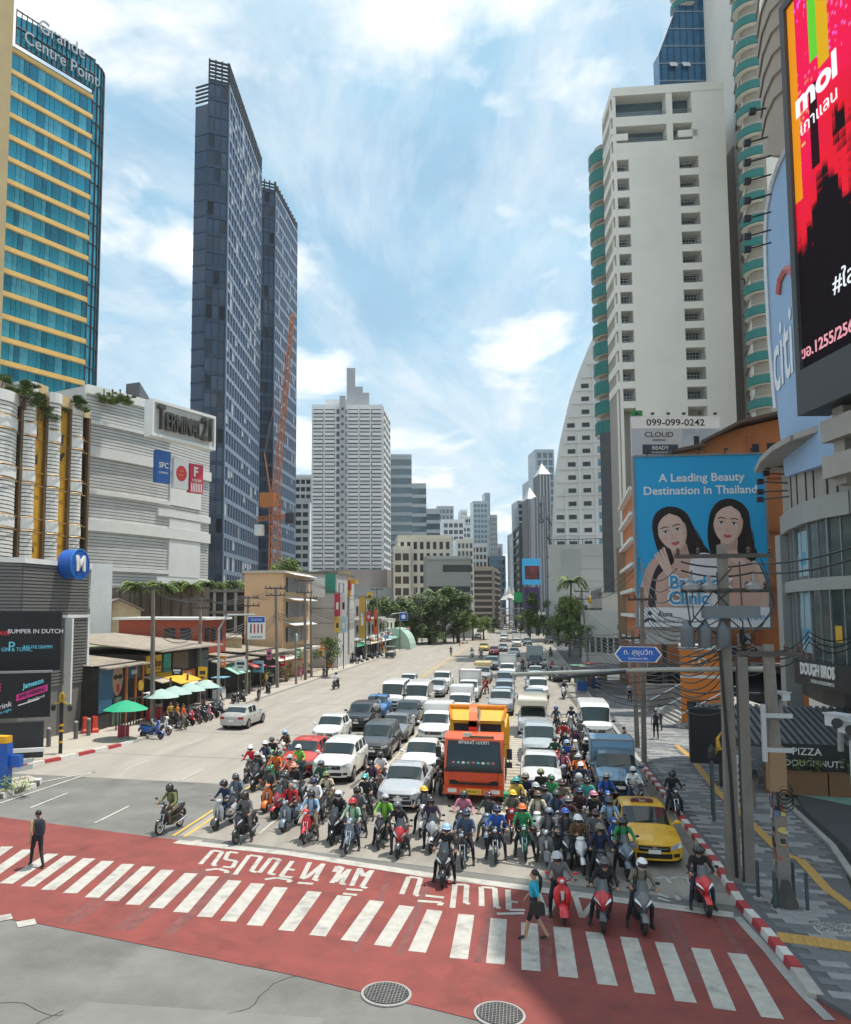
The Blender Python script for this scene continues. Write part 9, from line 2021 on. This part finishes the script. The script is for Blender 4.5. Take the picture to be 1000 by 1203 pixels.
walker('man in tan shirt with dark backpack walking over the zebra crossing',43,1019,-128,(.36,.25,.12),'walk',bag='pack')
walker('woman in turquoise top and black cropped trousers carrying a black bag',629,1104,-95,(.02,.36,.48),'walk',bare=True,hair='tail',bag='tote',height=1.62)
walker('pedestrian in grey shirt walking away on the right pavement',771,868,175,(.22,.26,.28),'walk',bag='pack',z=.12);walker('pedestrian in white shirt ahead of the grey shirted one',775,858,178,(.6,.6,.6),'walk',z=.12)
walker('person crouching at the kerb in a brown jacket',734,880,60,(.22,.13,.04),'stand',z=.12,squat=True);walker('pedestrian in dark clothes behind the twin-legged pole',883,947,170,(.03,.03,.035),'walk',z=.12)
for i,(px,py,c,d,lab) in enumerate(((208,856,(.62,.22,.03),120,'vendor in orange waistcoat by the pale green umbrellas'),(215,858,(.65,.12,.03),100,'rider in red orange waistcoat by the parked scooters'),(200,855,(.5,.3,.06),60,'vendor in yellow vest at the umbrella stall'),(530,771,(.02,.02,.025),0,'traffic officer in black standing on the yellow lines'),(740,826,(.6,.6,.62),30,'person in white at the vendors on the right pavement'),(426,772,(.6,.6,.58),90,'person in white at the far parked scooters'),(238,838,(.03,.04,.08),90,'person in navy under the mint awning'))): walker(lab,px,py,d,c,'stand')
for i,(px,py) in enumerate(((684,812),(690,805),(694,800),(700,808),(680,803),(708,803))):
 q=gp(px,py,.12);c=((.02,.08,.3),(.12,.1,.09),(.3,.05,.04),(.03,.05,.12),(.08,.2,.12),(.15,.12,.1))[i];t=thing('vendor_stall',('blue bin-like','brown','dark red','navy','green','dull brown')[i]+' covered street stall on the right pavement','stall',q);m=MB();m.box((0,0,.5),(.9,.8,.9));m.build('cart',C('stall%d' % i,c),t);m=MB();m.box((0,0,1.9),(1.5,1.3,.06),0,.3);m.build('top',C('stall_top%d' % i,tuple(min(.5,x*2+.05) for x in c)),t);m=MB();[m.tube((sx*.4,sy*.35,.9),(sx*.4,sy*.35,1.9),.03) for sx in (-1,1) for sy in (-1,1)];m.build('post',STEEL,t)
for i,(px,py) in enumerate(((544,757),(549,756),(540,759))): q=gp(px,py);t=thing('traffic_cone',('left','middle','nearest')[i]+' orange cone on the far yellow lines','cone',q);m=MB();m.lathe((0,0,0),[(.25,0),(.25,.05),(.16,.06),(.04,.75)],12);m.build('cone',C('cone',(.7,.12,.04)),t)
for i in range(23):
 y_=52+i*4.1+RU(-1.2,1.2);cn_,cc_=CLUT[(i*5+2) % 8];k=i % 3;x_=-25.6+RU(-.3,.5)
 if k == 0: t=thing('stall',f'{cn_} street stall standing {ORD_[i]} along the left shop fronts','stall',(x_,y_,.13),0,'stalls and goods on the left pavement');m=MB();m.box((0,0,.5),(.7,1.3,.8));m.build('counter',C('clut' +cn_,cc_),t);m=MB();[m.box((RU(-.25,.25),RU(-.5,.5),1.0),(.16,.2,.2)) for _ in range(6)];m.build('goods',CREAM,t,kind='stuff');m=MB();[m.tube((a_*.3,b_*.55,.9),(a_*.3,b_*.55,1.9),.02) for a_ in (-1,1) for b_ in (-1,1)];m.build('frame',STEEL,t);m=MB();m.box((.1,0,1.93),(1.2,1.7,.05));m.build('top',C('clut' +CLUT[(i+1) % 8][0],CLUT[(i+1) % 8][1]),t)
 elif k == 1: t=thing('potted_plant',f'potted plant standing {ORD_[i]} along the left shop fronts','plant',(x_,y_,.13),0,'stalls and goods on the left pavement');m=MB();m.lathe((0,0,0),[(.16,0),(.24,.4),(.2,.4)],12);m.build('pot',C('pot',(.22,.1,.06)),t);lf=MB();leaves(lf,(0,0,.95),.45,130,.09,-1);lf.build('foliage',[LEAFD,LEAFM,LEAFL],t)
 else: walker(f'passer-by in {cn_} top standing {ORD_[i]} along the left shop fronts',*(lambda q: (CX+F_PX*q.dot(_rt)/q.dot(_fw),CY-F_PX*q.dot(_up)/q.dot(_fw)))(V((x_+.9,y_,.13-CAM_H))),RU(0,360),cc_,'walk',z=.13)
for t_ in list(MP.values()): drop_tree(t_)
hz=MB().prism([(-3010,-410),(3010,-410),(3010,5010),(-3010,5010)],-1.0,260).build('haze',[],None,kind='stuff');hm=bpy.data.materials.new('haze_air');hm.use_nodes=True;hn=hm.node_tree.nodes;hn.remove(hn['Principled BSDF']);pv_=hn.new('ShaderNodeVolumePrincipled');pv_.inputs['Color'].default_value=(.86,.93,1,1);pv_.inputs['Density'].default_value=.00013;hm.node_tree.links.new(pv_.outputs[0],hn['Material Output'].inputs['Volume']);hz.data.materials.append(hm)
